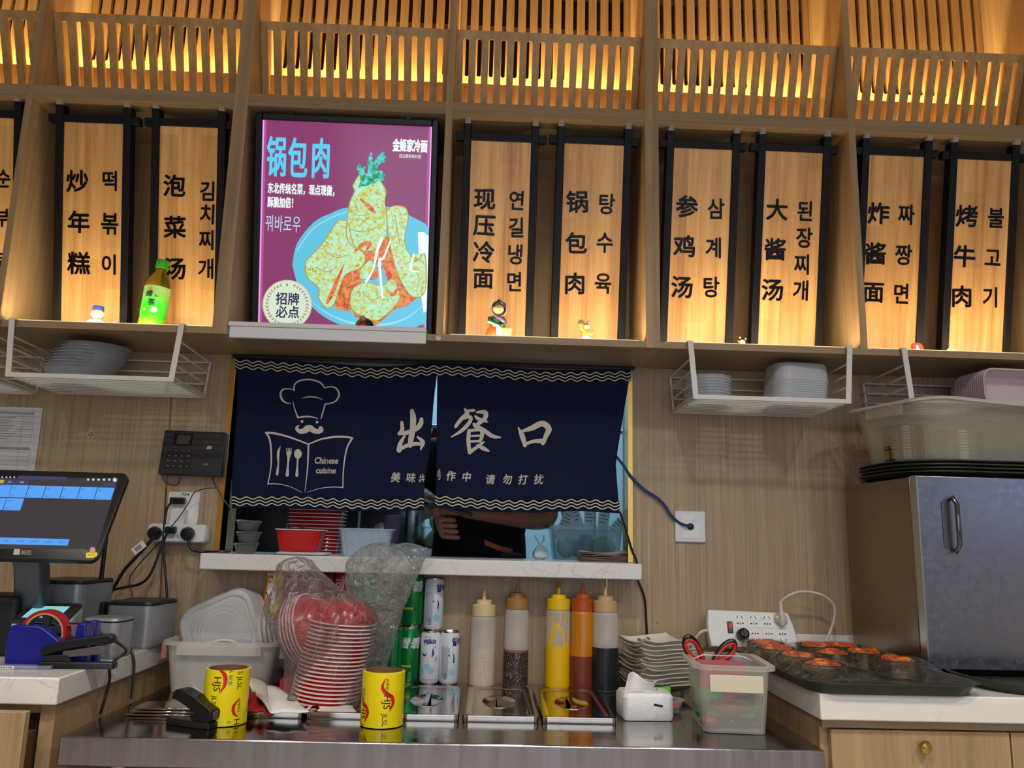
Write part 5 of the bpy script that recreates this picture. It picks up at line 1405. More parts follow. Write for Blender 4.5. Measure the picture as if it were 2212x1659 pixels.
def can(label, x, y, z, r, h, c, kind, ang=0.0, g=None):
    t = thing('drink_can', label, 'can', (x, y, z), (0, 0, ang), g)
    m = mat('can_%s' % kind, c, 0.22, 0.35 if kind != 'milk' else 0.0, noise=0.0)
    obj('wall', B().lathe([(r*0.86, 0.004), (r, 0.010), (r, h-0.012), (r*0.90, h-0.004)], n=32, cap0=False, cap1=False), m, t)
    obj('top', B().lathe([(r*0.90, h-0.004), (r*0.915, h-0.001), (r*0.90, h), (r*0.84, h-0.004), (0.0, h-0.004)], n=32, cap0=False, cap1=False), TIN, t)
    obj('base', B().lathe([(0, 0.004), (r*0.7, 0.0005), (r*0.80, 0.0), (r*0.87, 0.0045)], n=32, cap0=False, cap1=False), TIN, t)
    f = cylfn(r+0.0003, 0, h)
    P = lambda nm, c_, fn: obj(nm, fn(B()), mat('ink_%s' % nm if False else 'ink_%d_%d_%d' % c_, c_, 0.3), t)
    if kind == 'milk':
        # front of the can is at angle 0; information panel to the left
        P('lettering', (28, 48, 130), lambda b: b.btext(0.0007, 'Milkis', 0.0165, 0, 0.026, f, 0, -0.10, 0.92, 1.05) if ang == 0 else b.btext(0.0009, '밀키스', 0.019, 0.026, 0.026, f, 0, 0.0, 0.8, 1.1))
        P('lettering', (60, 70, 110), lambda b: b.text('LOTTE 롯데', 0.0042, -0.006 if ang == 0 else 0.014, 0.0145, f) if ang == 0 else b.text('LOTTE', 0.0045, 0.014, 0.0145, f))
        if ang != 0:
            def lines(b):
                for j in range(9): b.strip([(-0.024+j*0.0024, 0.035+0.003*(j % 3)), (-0.024+j*0.0024, h-0.018-0.004*(j % 2))], 0.0008, f, 1)
                for j in range(5): b.strip([(-0.021, 0.020+j*0.0025), (-0.004, 0.020+j*0.0025)], 0.0008, f, 1)
                for j in range(8): b.strip([(-0.014, h-0.032+j*0.0022), (-0.008, h-0.032+j*0.0022)], 0.0011, f, 1)
                b.strip([(-0.002, 0.042), (-0.002, 0.050), (0.0, 0.054)], 0.0012, f, 2); b.disc((-0.002, 0.060), 0.0025, f, 12)
                return b
            P('small_print', (86, 96, 130), lines)
            P('bubble_print', (150, 206, 226), lambda b: (b.disc((0.007, h-0.034), 0.0095, f, 22), b.strip([(0.012, h-0.05), (0.014, h-0.06)], 0.003, f, 2))[0])
            P('swimmer_print', (46, 66, 150), lambda b: b.strip([(0.008, 0.055), (0.012, 0.066), (0.010, 0.078), (0.016, 0.074)], [0.001, 0.004, 0.003, 0.001], f, 4))
        else:
            P('bubble_print', (150, 206, 226), lambda b: (b.disc((-0.004, h-0.046), 0.0085, f, 22), b.disc((-0.021, h-0.034), 0.009, f, 18))[0])
            P('bubble_print', (168, 190, 226), lambda b: (b.disc((0.006, h-0.036), 0.0085, f, 22), b.disc((0.020, h-0.066), 0.006, f, 16))[0])
            P('swimmer_print', (40, 58, 130), lambda b: (b.strip([(-0.022, 0.055), (-0.014, 0.062), (-0.008, 0.056)], [0.001, 0.005, 0.001], f, 4), b.strip([(0.008, 0.044), (0.010, 0.056), (0.006, 0.066)], [0.001, 0.006, 0.001], f, 4), b.strip([(0.010, 0.046), (0.018, 0.038)], 0.0012, f, 2))[0])
            P('lettering', (80, 84, 130), lambda b: b.text('New feeling of soda beverage', 0.0034, 0, h-0.014, f))
    if kind == 'green':
        P('lettering', (226, 232, 228), lambda b: b.btext(0.0011, '雪', 0.032, -0.013, 0.040, f, 0, 0, 0.92, 0.9, 0.15).btext(0.0011, '碧', 0.032, 0.019, 0.040, f, 0, 0, 0.92, 0.9, 0.15))
        P('lettering', (226, 210, 40), lambda b: b.btext(0.0003, '清爽的柠檬', 0.0062, -0.010, 0.098, f))
    if kind == 'greenback':
        def lines(b):
            for j in range(14): b.strip([(-0.008, 0.034+j*0.0055), (0.014-0.003*(j % 3), 0.034+j*0.0055)], 0.0016, f, 1)
            return b
        P('small_print', (120, 190, 140), lines)
        P('lettering', (210, 200, 60), lambda b: b.text('清爽柠檬', 0.005, 0.004, 0.027, f))
    if kind == 'red':
        P('lettering', (232, 220, 220), lambda b: b.btext(0.0011, '可', 0.034, -0.002, 0.042, f, 0, 0, 0.9, 1, 0.2).btext(0.0011, '乐', 0.034, 0.004, 0.078, f, 0, 0, 0.9, 1, 0.2))
        def bars(b):
            for j in range(8): b.strip([(-0.026, 0.085+j*0.003), (-0.016, 0.085+j*0.003)], 0.0016, f, 1)
            return b
        P('small_print', (230, 226, 224), bars)
    if kind == 'orange':
        P('bear_print', (232, 232, 226), lambda b: b.poly(smooth([(-0.014, 0.030), (-0.002, 0.028), (0.0, 0.045), (0.004, 0.062), (0.010, 0.082), (0.008, 0.098), (-0.016, 0.098), (-0.020, 0.075), (-0.016, 0.050), (-0.014, 0.030)], 3)[:-1], f))
        f2 = cylfn(r+0.0007, 0, h)
        P('nose_print', (30, 40, 120), lambda b: (b.disc((-0.009, 0.038), 0.003, f2, 12, 0.0022), b.disc((-0.012, 0.0335), 0.0008, f2, 8), b.disc((-0.005, 0.0335), 0.0008, f2, 8))[0])
        P('fruit_print', (238, 150, 20), lambda b: b.disc((-0.013, 0.086), 0.011, f2, 20))
        P('leaf_print', (20, 96, 56), lambda b: (b.strip([(-0.013, 0.074), (-0.018, 0.066)], [0.002, 0.006], f2, 3), b.strip([(-0.011, 0.074), (-0.004, 0.068)], [0.002, 0.006], f2, 3))[0])
        P('lemon_print', (226, 206, 40), lambda b: b.disc((0.006, 0.104), 0.013, f2, 20))
        P('lettering', (238, 232, 214), lambda b: b.btext(0.0004, '果汁汽水', 0.008, -0.004, 0.018, f))
    return t


def col_x(px, y): return at(px, 1480, y=y).x


Z0 = ZT+0.0005
HM, HG = 0.1365, 0.1455
MK, GR, RD, OR = (228, 230, 236), (10, 132, 58), (170, 16, 22), (226, 158, 24)
yc = -0.036
can('white soda can facing front with bubbles, below another white can', col_x(926, yc), yc, Z0, 0.0265, HM, MK, 'milk')
can('white soda can turned sideways, on top of another white can', col_x(930.5, yc)-0.001, yc, Z0+HM+0.0005, 0.0265, HM, MK, 'milk', 0.10)
can('white soda can turned sideways at table level, rightmost of the cans', col_x(968, yc), yc, Z0, 0.0265, HM, MK, 'milk', 0.10)
can('green soda can at table level, touching the white cans', col_x(880, yc), yc, Z0, 0.0280, HG, GR, 'green', 0.12)
can('green soda can with white characters, up on the green one', col_x(882, yc)+0.002, yc, Z0+HG+0.0005, 0.0285, HG, GR, 'green', -0.10)
can('green soda can with its back turned, before the row', col_x(843, -0.062), -0.062, Z0, 0.0280, HG, GR, 'greenback', 0.05)
for px, c, kd, nm in ((775, GR, 'greenback', 'green'), (726, RD, 'red', 'red'), (668, RD, 'red', 'red'), (619, RD, 'red', 'red'), (577, OR, 'orange', 'orange')):
    wh = {775: 'behind the tall clear bag', 726: 'behind the red bowls', 668: 'behind the bag top', 619: 'beside the orange cans', 577: 'at the left end of the row'}[px]
    for lv in (0, 1):
        can('%s soda can %s, %s' % (nm, wh, ('lower of two', 'upper of two')[lv]), col_x(px, yc)+(0.002 if lv else 0), yc, Z0+(HG+0.0005)*lv, 0.0280, HG, c, kd, -0.06 if kd != 'orange' else 0.0)
# ================================================================ things on the prep table
# yellow tape rolls
TAPEY = mat('yellow_tape', (240, 218, 10), 0.25, noise=0.05, nscale=40)
CARD = mat('cardboard_core', (120, 88, 56), 0.8)
TRED = mat('tape_red', (206, 20, 20), 0.3)
TBLK = mat('tape_black', (22, 20, 16), 0.3)
TGRN = mat('tape_green', (30, 110, 60), 0.3)


def tape_roll(label, px, py, w, h, marks):
    p = at(px, py, z=ZT); r = w/2; y = p.y+r; x = at(px, py-12, y=y).x
    t = thing('tape_roll', label, 'tape roll', (x, y, ZT+0.0008), group='yellow printed tape rolls')
    b = B(); b.ring([[Vector((q*math.cos(a), q*math.sin(a), z)) for a in [2*math.pi*j/40 for j in range(40)]] for q, z in ((r-0.004, 0), (r, 0.001), (r, h-0.001), (r-0.004, h))], False, False)
    obj('tape', b, TAPEY, t)
    b = B(); b.ring([[Vector((q*math.cos(a), q*math.sin(a), z)) for a in [2*math.pi*j/40 for j in range(40)]] for q, z in ((r-0.004, 0), (r-0.004, h), (r-0.0075, h), (r-0.0075, 0))], False, False, True)
    obj('core', b, CARD, t)
    f = cylfn(r+0.0003, 0, h)
    br, bk, bg = B(), B(), B()
    for kind, x0, y0 in marks:
        if kind == 'logo':
            bk.text('HJS', 0.020, x0, y0, f, 0.004, math.pi/2, 1.0, 1.05); bk.text('JLSL', 0.0145, x0-0.003, y0+0.034, f, 0, math.pi/2)
            br.strip([(x0+0.006, y0-0.027), (x0+0.016, y0-0.018), (x0+0.018, y0), (x0+0.009, y0+0.017)], [0.003, 0.008, 0.007, 0.001], f, 6)
        elif kind == 'slogo':
            bk.text('HJS', 0.020, x0, y0, f, 0.004, math.pi/2, 1.0, 1.05); bk.text('JLSL', 0.0145, x0-0.003, y0+0.034, f, 0, math.pi/2)
            bk.text('四季如光', 0.0075, x0+0.001, y0-0.030, f, 0, math.pi/2)
            br.strip([(x0-0.003, y0-0.046), (x0-0.009, y0-0.030), (x0-0.002, y0-0.018), (x0+0.011, y0-0.010), (x0+0.015, y0+0.002), (x0+0.008, y0+0.018)], [0.001, 0.006, 0.008, 0.008, 0.007, 0.001], f, 6)
        elif kind == 'std': bg.text('A 标准', 0.0105, x0, y0, f, 0.0, math.pi/2)
        elif kind == 'jl': bk.text('S JLSL', 0.0145, x0, y0, f, 0, math.pi/2)
        elif kind == 'e': bg.text('E', 0.010, x0, y0, f, 0.0, math.pi/2)
        elif kind == 'wave':
            bk.text('HJS', 0.018, x0, y0+0.03, f, 0.004, math.pi/2); br.strip([(x0+0.004, y0-0.022), (x0-0.007, y0-0.008), (x0-0.006, y0+0.006), (x0+0.004, y0+0.014)], [0.001, 0.006, 0.006, 0.001], f, 6)
            bk.text('四季如光', 0.0065, x0+0.004, y0-0.006, f, 0, math.pi/2)
    for nm, b, m in (('lettering', bk, TBLK), ('swoosh_print', br, TRED), ('green_lettering', bg, TGRN)):
        if b.v: obj(nm, b, m, t, smoothed=False)


tape_roll('yellow printed tape roll beside the black stapler on the table', 484, 1572, 0.088, 0.107, [('logo', -0.010, 0.026), ('std', 0.018, 0.013), ('jl', 0.036, 0.020), ('wave', 0.036, 0.076), ('e', 0.022, 0.099)])
tape_roll('yellow printed tape roll before the row of green cans', 824, 1576, 0.088, 0.107, [('slogo', 0.012, 0.056), ('slogo', -0.042, 0.078)])


def stapler(label, loc, rotz, L_, open_, mflip=1):
    """black stapler, nose towards +x"""
    t = thing('stapler', label, 'stapler', loc, (0, 0, rotz))
    w = 0.017
    obj('base', B().loft([(L_, 2*w, 0.007, 0.0), (L_, 2*w, 0.007, 0.008), (L_-0.01, 2*w-0.006, 0.006, 0.011)], n=4), BLACK, t)
    prof = [(-L_/2+0.004, 0.0115), (-L_/2+0.04, 0.0115), (-L_/2+0.046, 0.026), (-L_/2+0.002, 0.026)]
    obj('hinge', B().prism([(-L_/2+0.010, 0.011), (-L_/2+0.045, 0.011), (-L_/2+0.050, 0.030), (-L_/2+0.006, 0.030)], -w*0.7, w*0.7), BLACKM, t, bev=0.002)
    b = B(); b.X = Matrix.Translation((-L_/2+0.012, 0, 0.028)) @ Matrix.Rotation(-open_, 4, 'Y')
    rings = []
    for k in range(9):
        x = -0.014+k/8*(L_+0.004); h = 0.013+0.009*math.sin(min(1, (k+0.6)/7)*math.pi*0.75)
        rings.append([Vector((x, yy_, zz_+h/2)) for yy_, zz_ in rrect(2*w*(0.8 if k in (0, 8) else 0.95), h, 0.006, 3)])
    b.ring(rings); obj('arm', b, BLACK, t)
    b = B(); b.X = Matrix.Translation((-L_/2+0.012, 0, 0.028)) @ Matrix.Rotation(-open_, 4, 'Y'); b.bx(0.028, L_-0.014, -w*0.55, w*0.55, -0.011, 0.002)
    obj('magazine', b, mat('stapler_steel', (150, 152, 156), 0.25, 1.0), t, bev=0.001)


p = at(412, 1574, z=ZT)
stapler('black stapler leaning its nose on the table before the left yellow tape roll', (p.x-0.006, p.y+0.022, ZT+0.0008), math.radians(-22), 0.112, 0.0)
# rebuild its silhouette: a high heel that drops to the nose
t = [o for o in bpy.data.objects if o.name == 'stapler'][0]
for c in list(t.children): bpy.data.objects.remove(c)
obj('base', B().loft([(0.108, 0.030, 0.006, 0.0), (0.108, 0.030, 0.006, 0.010), (0.10, 0.026, 0.006, 0.013)], n=4), BLACK, t)
obj('arm', B().prism(smooth([(-0.044, 0.050), (-0.038, 0.066), (-0.022, 0.069), (0.006, 0.060), (0.038, 0.044), (0.054, 0.035), (0.055, 0.022), (0.050, 0.0135), (0.028, 0.0135), (0.012, 0.0135), (0.006, 0.022), (0.016, 0.028), (-0.006, 0.038), (-0.028, 0.047), (-0.044, 0.050)], 3)[:-1], -0.015, 0.015), BLACK, t, bev=0.003)
obj('magazine', B().bx(0.047, 0.0565, -0.006, 0.006, 0.018, 0.032), mat('stapler_steel', (150, 152, 156), 0.25, 1.0), t, bev=0.001)

# left translucent bin with plastic tubs
BINM = clear('milky_bin', (228, 224, 214), 0.46, 0.28, edge=0.35)


def bin_box(t, w, d, h, m, rim=0.012, taper=0.9, r=0.025, wt=0.003):
    b = B(); b.loft([(w*taper, d*taper, r, 0), (w, d, r, h-0.008), (w+2*rim, d+2*rim, r+rim, h-0.008), (w+2*rim, d+2*rim, r+rim, h), (w-2*wt, d-2*wt, r, h), (w*taper-2*wt, d*taper-2*wt, r, wt)], n=5)
    obj('wall', b, m, t)


t = thing('storage_bin', 'milky storage bin full of plastic tubs behind the left tape roll', 'bin', (-0.630, -0.135, ZT+0.001), (0, 0, 0.03), 'translucent storage bins')
bin_box(t, 0.262, 0.185, 0.118, BINM)
obj('front_lip', B().bx(-0.10, 0.10, -0.1065, -0.104, 0.088, 0.110), BINM, t, bev=0.001)
obj('latch', B().bx(-0.151, -0.137, -0.06, 0.02, 0.072, 0.112), mat('pink_latch', (206, 140, 132), 0.4), t, bev=0.003)
obj('lug', B().bx(0.137, 0.151, -0.07, 0.01, 0.078, 0.110), BINM, t, bev=0.002)
# big square tub standing on edge in the bin, bottom towards the camera
t = thing('square_tub', 'large frosted square tub standing tilted in the left bin', 'tub', (-0.652, -0.150, 1.040), (math.radians(66), math.radians(-25), math.radians(8)))
t.scale = (1.3, 1.3, 1.3)
b = B(); b.loft([(0.158, 0.158, 0.035, -0.052), (0.168, 0.168, 0.04, -0.052), (0.160, 0.160, 0.038, -0.040), (0.150, 0.150, 0.036, -0.004), (0.138, 0.138, 0.034, 0.004), (0.122, 0.122, 0.03, 0.004), (0.118, 0.118, 0.03, 0.0005), (0.108, 0.108, 0.028, 0.0005), (0.104, 0.104, 0.026, 0.0035), (0.03, 0.03, 0.01, 0.0035)], n=6, cap0=False)
obj('shell', b, clear('tub_frost', (222, 226, 232), 0.40, 0.16, edge=0.5), t)
b = B()
for q in (0.050, 0.042, 0.034): b.tube([(q*math.cos(a), q*math.sin(a), 0.004) for a in [2*math.pi*j/32 for j in range(32)]], 0.0011, 5, closed=True)
for k in range(-7, 8): b.tube([(k*0.0032, -0.026, 0.004), (k*0.0032, -0.012, 0.004)], 0.0006, 4)
obj('embossing', b, FROST, t)
g = 'clear round lids standing in the left bin'
LIDC = clear('lid_clear', (224, 226, 226), 0.22, 0.1, edge=0.6)
b = B(); b.lathe([(0.0, 0.004), (0.052, 0.004), (0.056, 0.0), (0.066, 0.0), (0.068, 0.004), (0.068, 0.008)], n=36, cap1=False)
o = obj('round_dome', b, LIDC, loc=(-0.548, -0.125, 1.015), rot=(0.15, math.radians(72), 0.25)); tag(o, 'clear round lid leaning in the row right of the square tub', 'lid', g)
o['label'] = 'clear round lid leaning in the left bin, next to the square tub'
for k in range(1, 5): dup(o, (-0.548+0.011*k, -0.122+0.003*k, 1.015-0.002*k), None, nth('clear round lid leaning in the left bin', k, 5, 'the square tub'))
b = B(); b.loft([(0.075, 0.075, 0.02, 0), (0.09, 0.09, 0.024, 0.028), (0.096, 0.096, 0.026, 0.029)], n=5, cap1=False)
o = obj('amber_tub', b, clear('tub_amber', (206, 160, 96), 0.35, 0.15, edge=0.5), loc=(-0.525, -0.08, 0.985), rot=(0.2, 0.9, 0.1)); tag(o, 'small clear tub with an amber tint behind the round lids', 'tub')
o = bowl('round_dish', 0.066, 0.04, 0.045, clear('dish_white', (226, 222, 210), 0.6, 0.2, edge=0.3), 'milky round dish lying inside the left bin', 'dish', (-0.635, -0.16, 0.945), (1.25, 0, 0.1), None, 0.005)
o = bowl('round_dish', 0.064, 0.04, 0.045, MATS['dish_white'], 'milky round dish lying behind the other one inside the left bin', 'dish', (-0.600, -0.10, 0.945), (1.2, 0, -0.3), None, 0.005)

# red bowls in a bag
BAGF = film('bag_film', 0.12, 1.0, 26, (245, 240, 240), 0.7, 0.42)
g = 'red bowls stacked upside down in the bag'
ax = Vector((0.19, -0.02, 1)).normalized()
q = Vector((-0.352, -0.335, ZT+0.004)).copy()
rotb = Vector((0.075, -0.02, 1)).to_track_quat('Z', 'Y').to_euler()
RB = mat('red_bowl_plastic', (178, 18, 24), 0.2)
t = thing('red_bowl', 'white rimmed red bowl in the tall upside down stack inside the bag', 'bowl', q, rotb, g)
b = B(); b.lathe([(0.0765, 0.0), (0.0735, 0.0005), (0.066, 0.022), (0.055, 0.040), (0.046, 0.048), (0.043, 0.048), (0.040, 0.046), (0, 0.046)], n=36, cap0=False, cap1=False); obj('body', b, RB, t)
b = B(); b.lathe([(0.0735, -0.0004), (0.0785, -0.0004), (0.0785, 0.002), (0.0745, 0.0022)], n=36, cap0=False, cap1=False); obj('rim', b, mat('pink_white_rim', (236, 208, 206), 0.3), t)
T0 = t
t['label'] = nth('red bowl of the tall upside down stack in the bag', 0, 22)
for k in range(1, 22): dup(t, q+ax*(0.0088*k), None, nth('red bowl of the tall upside down stack in the bag', k, 22))
g = 'red bowls stacked sideways in the bag'
ax2 = Vector((0.92, -0.30, 0.28)).normalized(); r2 = ax2.to_track_quat('Z', 'Y').to_euler()
q2 = at(640, 1362, y=-0.30)
for k in range(5): dup(T0, q2+ax2*(0.0085*k+0.004), r2, nth('red bowl of the short sideways stack in the bag', k, 5, 'its left end'))['group'] = g


def bag(name, label, y, rings, m, seed, amp=0.10, n=30):
    cs = [at(cx, cy, y=y) for cx, cy, w in rings]
    t0 = cs[0]
    b = B(t0); R = []
    rnd = random.Random(seed); ph = [rnd.uniform(0, 6.28) for _ in range(6)]
    P = smooth([(c.x, c.z, r[2]/1752*1.02*(y+2.30)) for c, r in zip(cs, rings)], 4)
    for i, (x, z, w) in enumerate(P):
        ring = []
        for j in range(n):
            a = 2*math.pi*j/n
            k = 1+amp*(0.5*math.sin(3*a+ph[0]+i*0.35)+0.35*math.sin(7*a+ph[1]-i*0.5)+0.3*math.sin(12*a+ph[2]+i*0.9))*(0.4+0.6*min(1, i/6))
            ring.append(Vector((x+w*k*math.cos(a), y+w*0.86*k*math.sin(a), z+w*0.16*math.sin(2*a+ph[3])*min(1, i/8))))
        R.append(ring)
    b.ring(R, True, False)
    o = obj(name, b, m, sub=1, angle=180); return tag(o, label, 'bag')


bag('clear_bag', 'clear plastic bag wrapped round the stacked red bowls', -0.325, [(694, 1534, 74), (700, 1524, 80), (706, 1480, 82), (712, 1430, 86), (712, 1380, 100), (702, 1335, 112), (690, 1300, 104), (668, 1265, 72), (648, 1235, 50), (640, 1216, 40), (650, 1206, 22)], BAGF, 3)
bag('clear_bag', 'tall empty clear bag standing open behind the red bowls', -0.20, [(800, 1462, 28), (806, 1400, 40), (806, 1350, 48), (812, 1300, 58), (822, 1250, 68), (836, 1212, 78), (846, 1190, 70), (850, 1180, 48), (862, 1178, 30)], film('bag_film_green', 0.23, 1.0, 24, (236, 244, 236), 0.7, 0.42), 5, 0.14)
# purple spray bottle
p = at(803, 1470, z=ZT)
t = thing('spray_bottle', 'purple spray bottle inside the tall clear bag', 'spray bottle', (p.x, -0.13, ZT+0.001)); PUR = mat('purple_plastic', (70, 46, 160), 0.2)
obj('body', B().lathe([(0.028, 0), (0.030, 0.004), (0.030, 0.060), (0.024, 0.085), (0.013, 0.105), (0.012, 0.125)], n=24), mat('purple_clear', (96, 72, 186), 0.15), t)
obj('collar', B().lathe([(0.0125, 0.112), (0.0135, 0.113), (0.0135, 0.130), (0.011, 0.132)], n=20), clear('collar_clear', (210, 206, 226), 0.4), t)
obj('head', B().prism([(-0.012, 0.132), (0.012, 0.132), (0.012, 0.142), (0.028, 0.143), (0.030, 0.152), (0.018, 0.168), (-0.010, 0.168), (-0.016, 0.158)], -0.009, 0.009), PUR, t, bev=0.003)
obj('trigger', B().tube([(0.018, 0, 0.143), (0.024, 0, 0.130), (0.022, 0, 0.118)], 0.004, 8), PUR, t)

# red cap thing, white paper bag, red cloth
p = at(618, 1470, z=ZT+0.03)
t = thing('red_lid_tub', 'small glossy red plastic tub lying beside the bagged bowls', 'tub', (-0.435, -0.27, ZT+0.012), (0.1, 0.2, 0.3))
obj('body', B().loft([(0.068, 0.060, 0.018, 0.0), (0.076, 0.068, 0.02, 0.022), (0.060, 0.050, 0.015, 0.034), (0.040, 0.030, 0.01, 0.036)], n=4), mat('gloss_red', (206, 14, 16), 0.12), t)
obj('tab', B().loft([(0.03, 0.02, 0.006, 0.036), (0.028, 0.018, 0.006, 0.042)], n=3), MATS['gloss_red'], t)
PAP = mat('white_paper', (224, 222, 220), 0.6)


def sheet(name, label, cat, quad, m, bulge=0.0, wr=0.003, nu=14, nv=12, seed=1, under=0.0016):
    """paper or cloth with four world corners, bulged and creased"""
    a, b_, c, d = [Vector(q_) for q_ in quad]; r = random.Random(seed); ph = [r.uniform(0, 6) for _ in range(4)]
    def fn(u, v):
        p_ = a*(1-u)*(1-v)+b_*u*(1-v)+c*u*v+d*(1-u)*v
        p_.z += bulge*math.sin(math.pi*u)*math.sin(math.pi*v)+wr*(math.sin(u*9+ph[0]+v*3)+math.sin(v*11+ph[1]-u*4))*0.5
        return p_
    bb = B(a); bb.grid(nu, nv, fn); o = obj(name, bb, m, solid=under, angle=60); return tag(o, label, cat)


o = sheet('paper_bag', 'crumpled white paper bag lying between the tape roll and the bowls', 'paper bag', [at(526, 1466, y=-0.30), at(618, 1488, y=-0.27), at(668, 1540, z=ZT+0.018), at(585, 1538, z=ZT+0.020)], PAP, 0.006, 0.003, seed=4)
o2 = obj('folded_flap', B(o.location).grid(8, 8, lambda u, v: (lambda A, Bq, Cq, D: A*(1-u)*(1-v)+Bq*u*(1-v)+Cq*u*v+D*(1-u)*v+Vector((0, 0, 0.004*math.sin(u*3))))(at(532, 1462, y=-0.29), at(576, 1474, y=-0.29), at(580, 1530, z=ZT+0.030), at(545, 1500, z=ZT+0.03))), mat('kraft_light', (206, 196, 184), 0.7), o, solid=0.0014)
p = at(640, 1520, z=ZT+0.02)
b = B(o.location); fnp = lambda x, y: Vector(at(x, y, z=ZT+0.024))+Vector((0, 0, 0.004))
b.disc((622, 1506), 5, fnp, 14, 7); b.strip([(614, 1516), (640, 1512)], 3, fnp, 1)
obj('printed_mark', b, mat('grey_print', (120, 126, 134), 0.7), o)
sheet('paper_sheet', 'white printed paper sheet lying under the bagged red bowls', 'paper', [at(640, 1500, z=ZT+0.010), at(760, 1526, z=ZT+0.0105), at(772, 1540, z=ZT+0.0105), at(655, 1541, z=ZT+0.0105)], PAP, 0.0, 0.0008, seed=6)
b = B((-0.46, -0.42, ZT+0.010)); 
for j in range(9):
    c = at(532+j*6, 1541-1.5*abs(j-3), z=ZT+0.02)
def rc(u, v):
    c = at(524+66*u, 1505+38*v, z=ZT+0.012)
    c.z += 0.028*math.sin(math.pi*min(1, u*1.2+0.05))*(1-v*0.7)+0.004*math.sin(u*14+v*5)
    return c
b.grid(18, 10, rc)
tag(obj('red_cloth', b, mat('red_cloth', (150, 10, 14), 0.8, bump=0.4, nscale=120), solid=0.004), 'dark red crumpled cloth right of the left tape roll', 'cloth')
# flat steel bars at the left of the table
p = at(352, 1536, z=ZT+0.01)
g = 'flat steel strips stacked left of the stapler'
for k in range(3):
    o = obj('steel_strip', B((p.x, p.y, ZT+0.001+0.0062*k)).bx(p.x-0.075+0.008*k, p.x+0.075, p.y-0.008, p.y+0.060, ZT+0.001+0.0062*k, ZT+0.0052+0.0062*k), LID, bev=0.0012); tag(o, nth('flat steel strip of the low stack by the table stapler', k, 3), 'steel strip', g)

# small wavy dishes
def dish_surface(s):
    b = B(); N = 16
    def fn(u, v, off):
        x, y = (u-0.5)*2, (v-0.5)*2
        rr = max(abs(x), abs(y)); k = (x*x+y*y)/2
        shrink = 1-0.06*(1-abs(x*y))*rr
        z = 0.004+0.020*rr**3+0.012*(abs(x*y))**2+0.004*math.sin(x*3+1)*rr**2
        return Vector((x*s*shrink, y*s*shrink, z+off))
    n = 16
    b.grid(n, n, lambda u, v: fn(u, v, 0.0025)); b.grid(n, n, lambda u, v: fn(u, v, 0.0))
    m = n+1; o = m*m
    edge = [i for i in range(m)]+[n+m*j for j in range(1, m)]+[m*n+i for i in range(n-1, -1, -1)]+[m*j for j in range(n-1, 0, -1)]
    for i in range(len(edge)):
        a, c = edge[i], edge[(i+1) % len(edge)]; b.f.append([a, c, o+c, o+a]); b.mi.append(0)
    return b


p = at(1408, 1503, z=ZT)
CER = mat('white_ceramic', (222, 218, 204), 0.18)
db = dish_surface(0.074)
g = 'wavy white dishes stacked beside the soy bottle'
dx, dy = 0.462, -0.105
for k in range(12):
    a = 0.25+0.10*math.sin(k*1.9)
    if k == 0:
        d0 = obj('sauce_dish', db, CER, loc=(dx, dy, ZT+0.001), rot=(0, 0, a)); tag(d0, nth('wavy white sauce dish of the stack by the soy bottle', 0, 12), 'dish', g)
    else:
        d = dup(d0, (dx+0.003*math.sin(k*2.3), dy+0.002*math.cos(k), ZT+0.001+0.0098*k), (0.02*math.sin(k), 0.02*math.cos(k*1.3), a), nth('wavy white sauce dish of the stack by the soy bottle', k, 12))
        if k == 11:
            d['label'] = 'printed wavy white sauce dish on top of the dish stack'
            b = B(); f = lambda x, y: Vector((x, y, 0.0075+0.020*(max(abs(x), abs(y))/0.074)**3+0.004*math.sin(x/0.074*3+1)*(max(abs(x), abs(y))/0.074)**2+0.0016))
            b.disc((-0.004, 0.050), 0.008, f, 16); b.disc((-0.018, 0.058), 0.006, f, 12); b.disc((0.010, 0.060), 0.006, f, 12)
            for i in range(3): b.text('어서오세요', 0.006, 0.038, -0.004-0.009*i, f, 0, 0, 1, 1, 0, False)
            obj('print', b, mat('dish_print', (110, 108, 100), 0.5), d)
# tissue pack
t = thing('tissue_pack', 'white soft tissue pack with a tissue pulled out, on the table by the dishes', 'tissue pack', (0.372, -0.395, ZT+0.001), (0, 0, 0.06))
b = B(); b.loft([(0.108, 0.082, 0.010, 0), (0.114, 0.088, 0.014, 0.008), (0.114, 0.088, 0.014, 0.048), (0.104, 0.078, 0.014, 0.056), (0.05, 0.03, 0.01, 0.0575)], n=4)
obj('pack', b, mat('tissue_wrap', (226, 226, 226), 0.35, bump=0.5, nscale=45), t)
b = B(); b.grid(10, 8, lambda u, v: (-0.048+0.062*u+0.010*v, -0.012+0.022*math.sin(u*3.0)*(1-v)+0.018*v*math.sin(u*5), 0.056+0.036*v*(1-0.35*u)+0.006*math.sin(u*7)*v))
obj('tissue', b, PAP, t, solid=0.0008)
b = B(); f = lambda x, y: (x, -0.0446, y)
b.strip([(0.012, 0.034), (0.028, 0.031)], 0.005, f, 1)
obj('mark', b, mat('tissue_ink', (30, 32, 40), 0.5), t)
b = B(); f = lambda x, y: (x, y, 0.0586)
for k in range(5): b.strip([(-0.03+k*0.006, -0.026), (-0.033+k*0.006, -0.020)], 0.0016, f, 1)
b.strip([(0.008, -0.004), (0.016, 0.006), (0.012, 0.012), (0.02, 0.014)], 0.0016, f, 3); b.strip([(0.026, -0.006), (0.032, 0.006)], 0.0016, f, 1)
obj('printing', b, MATS['tissue_ink'], t)
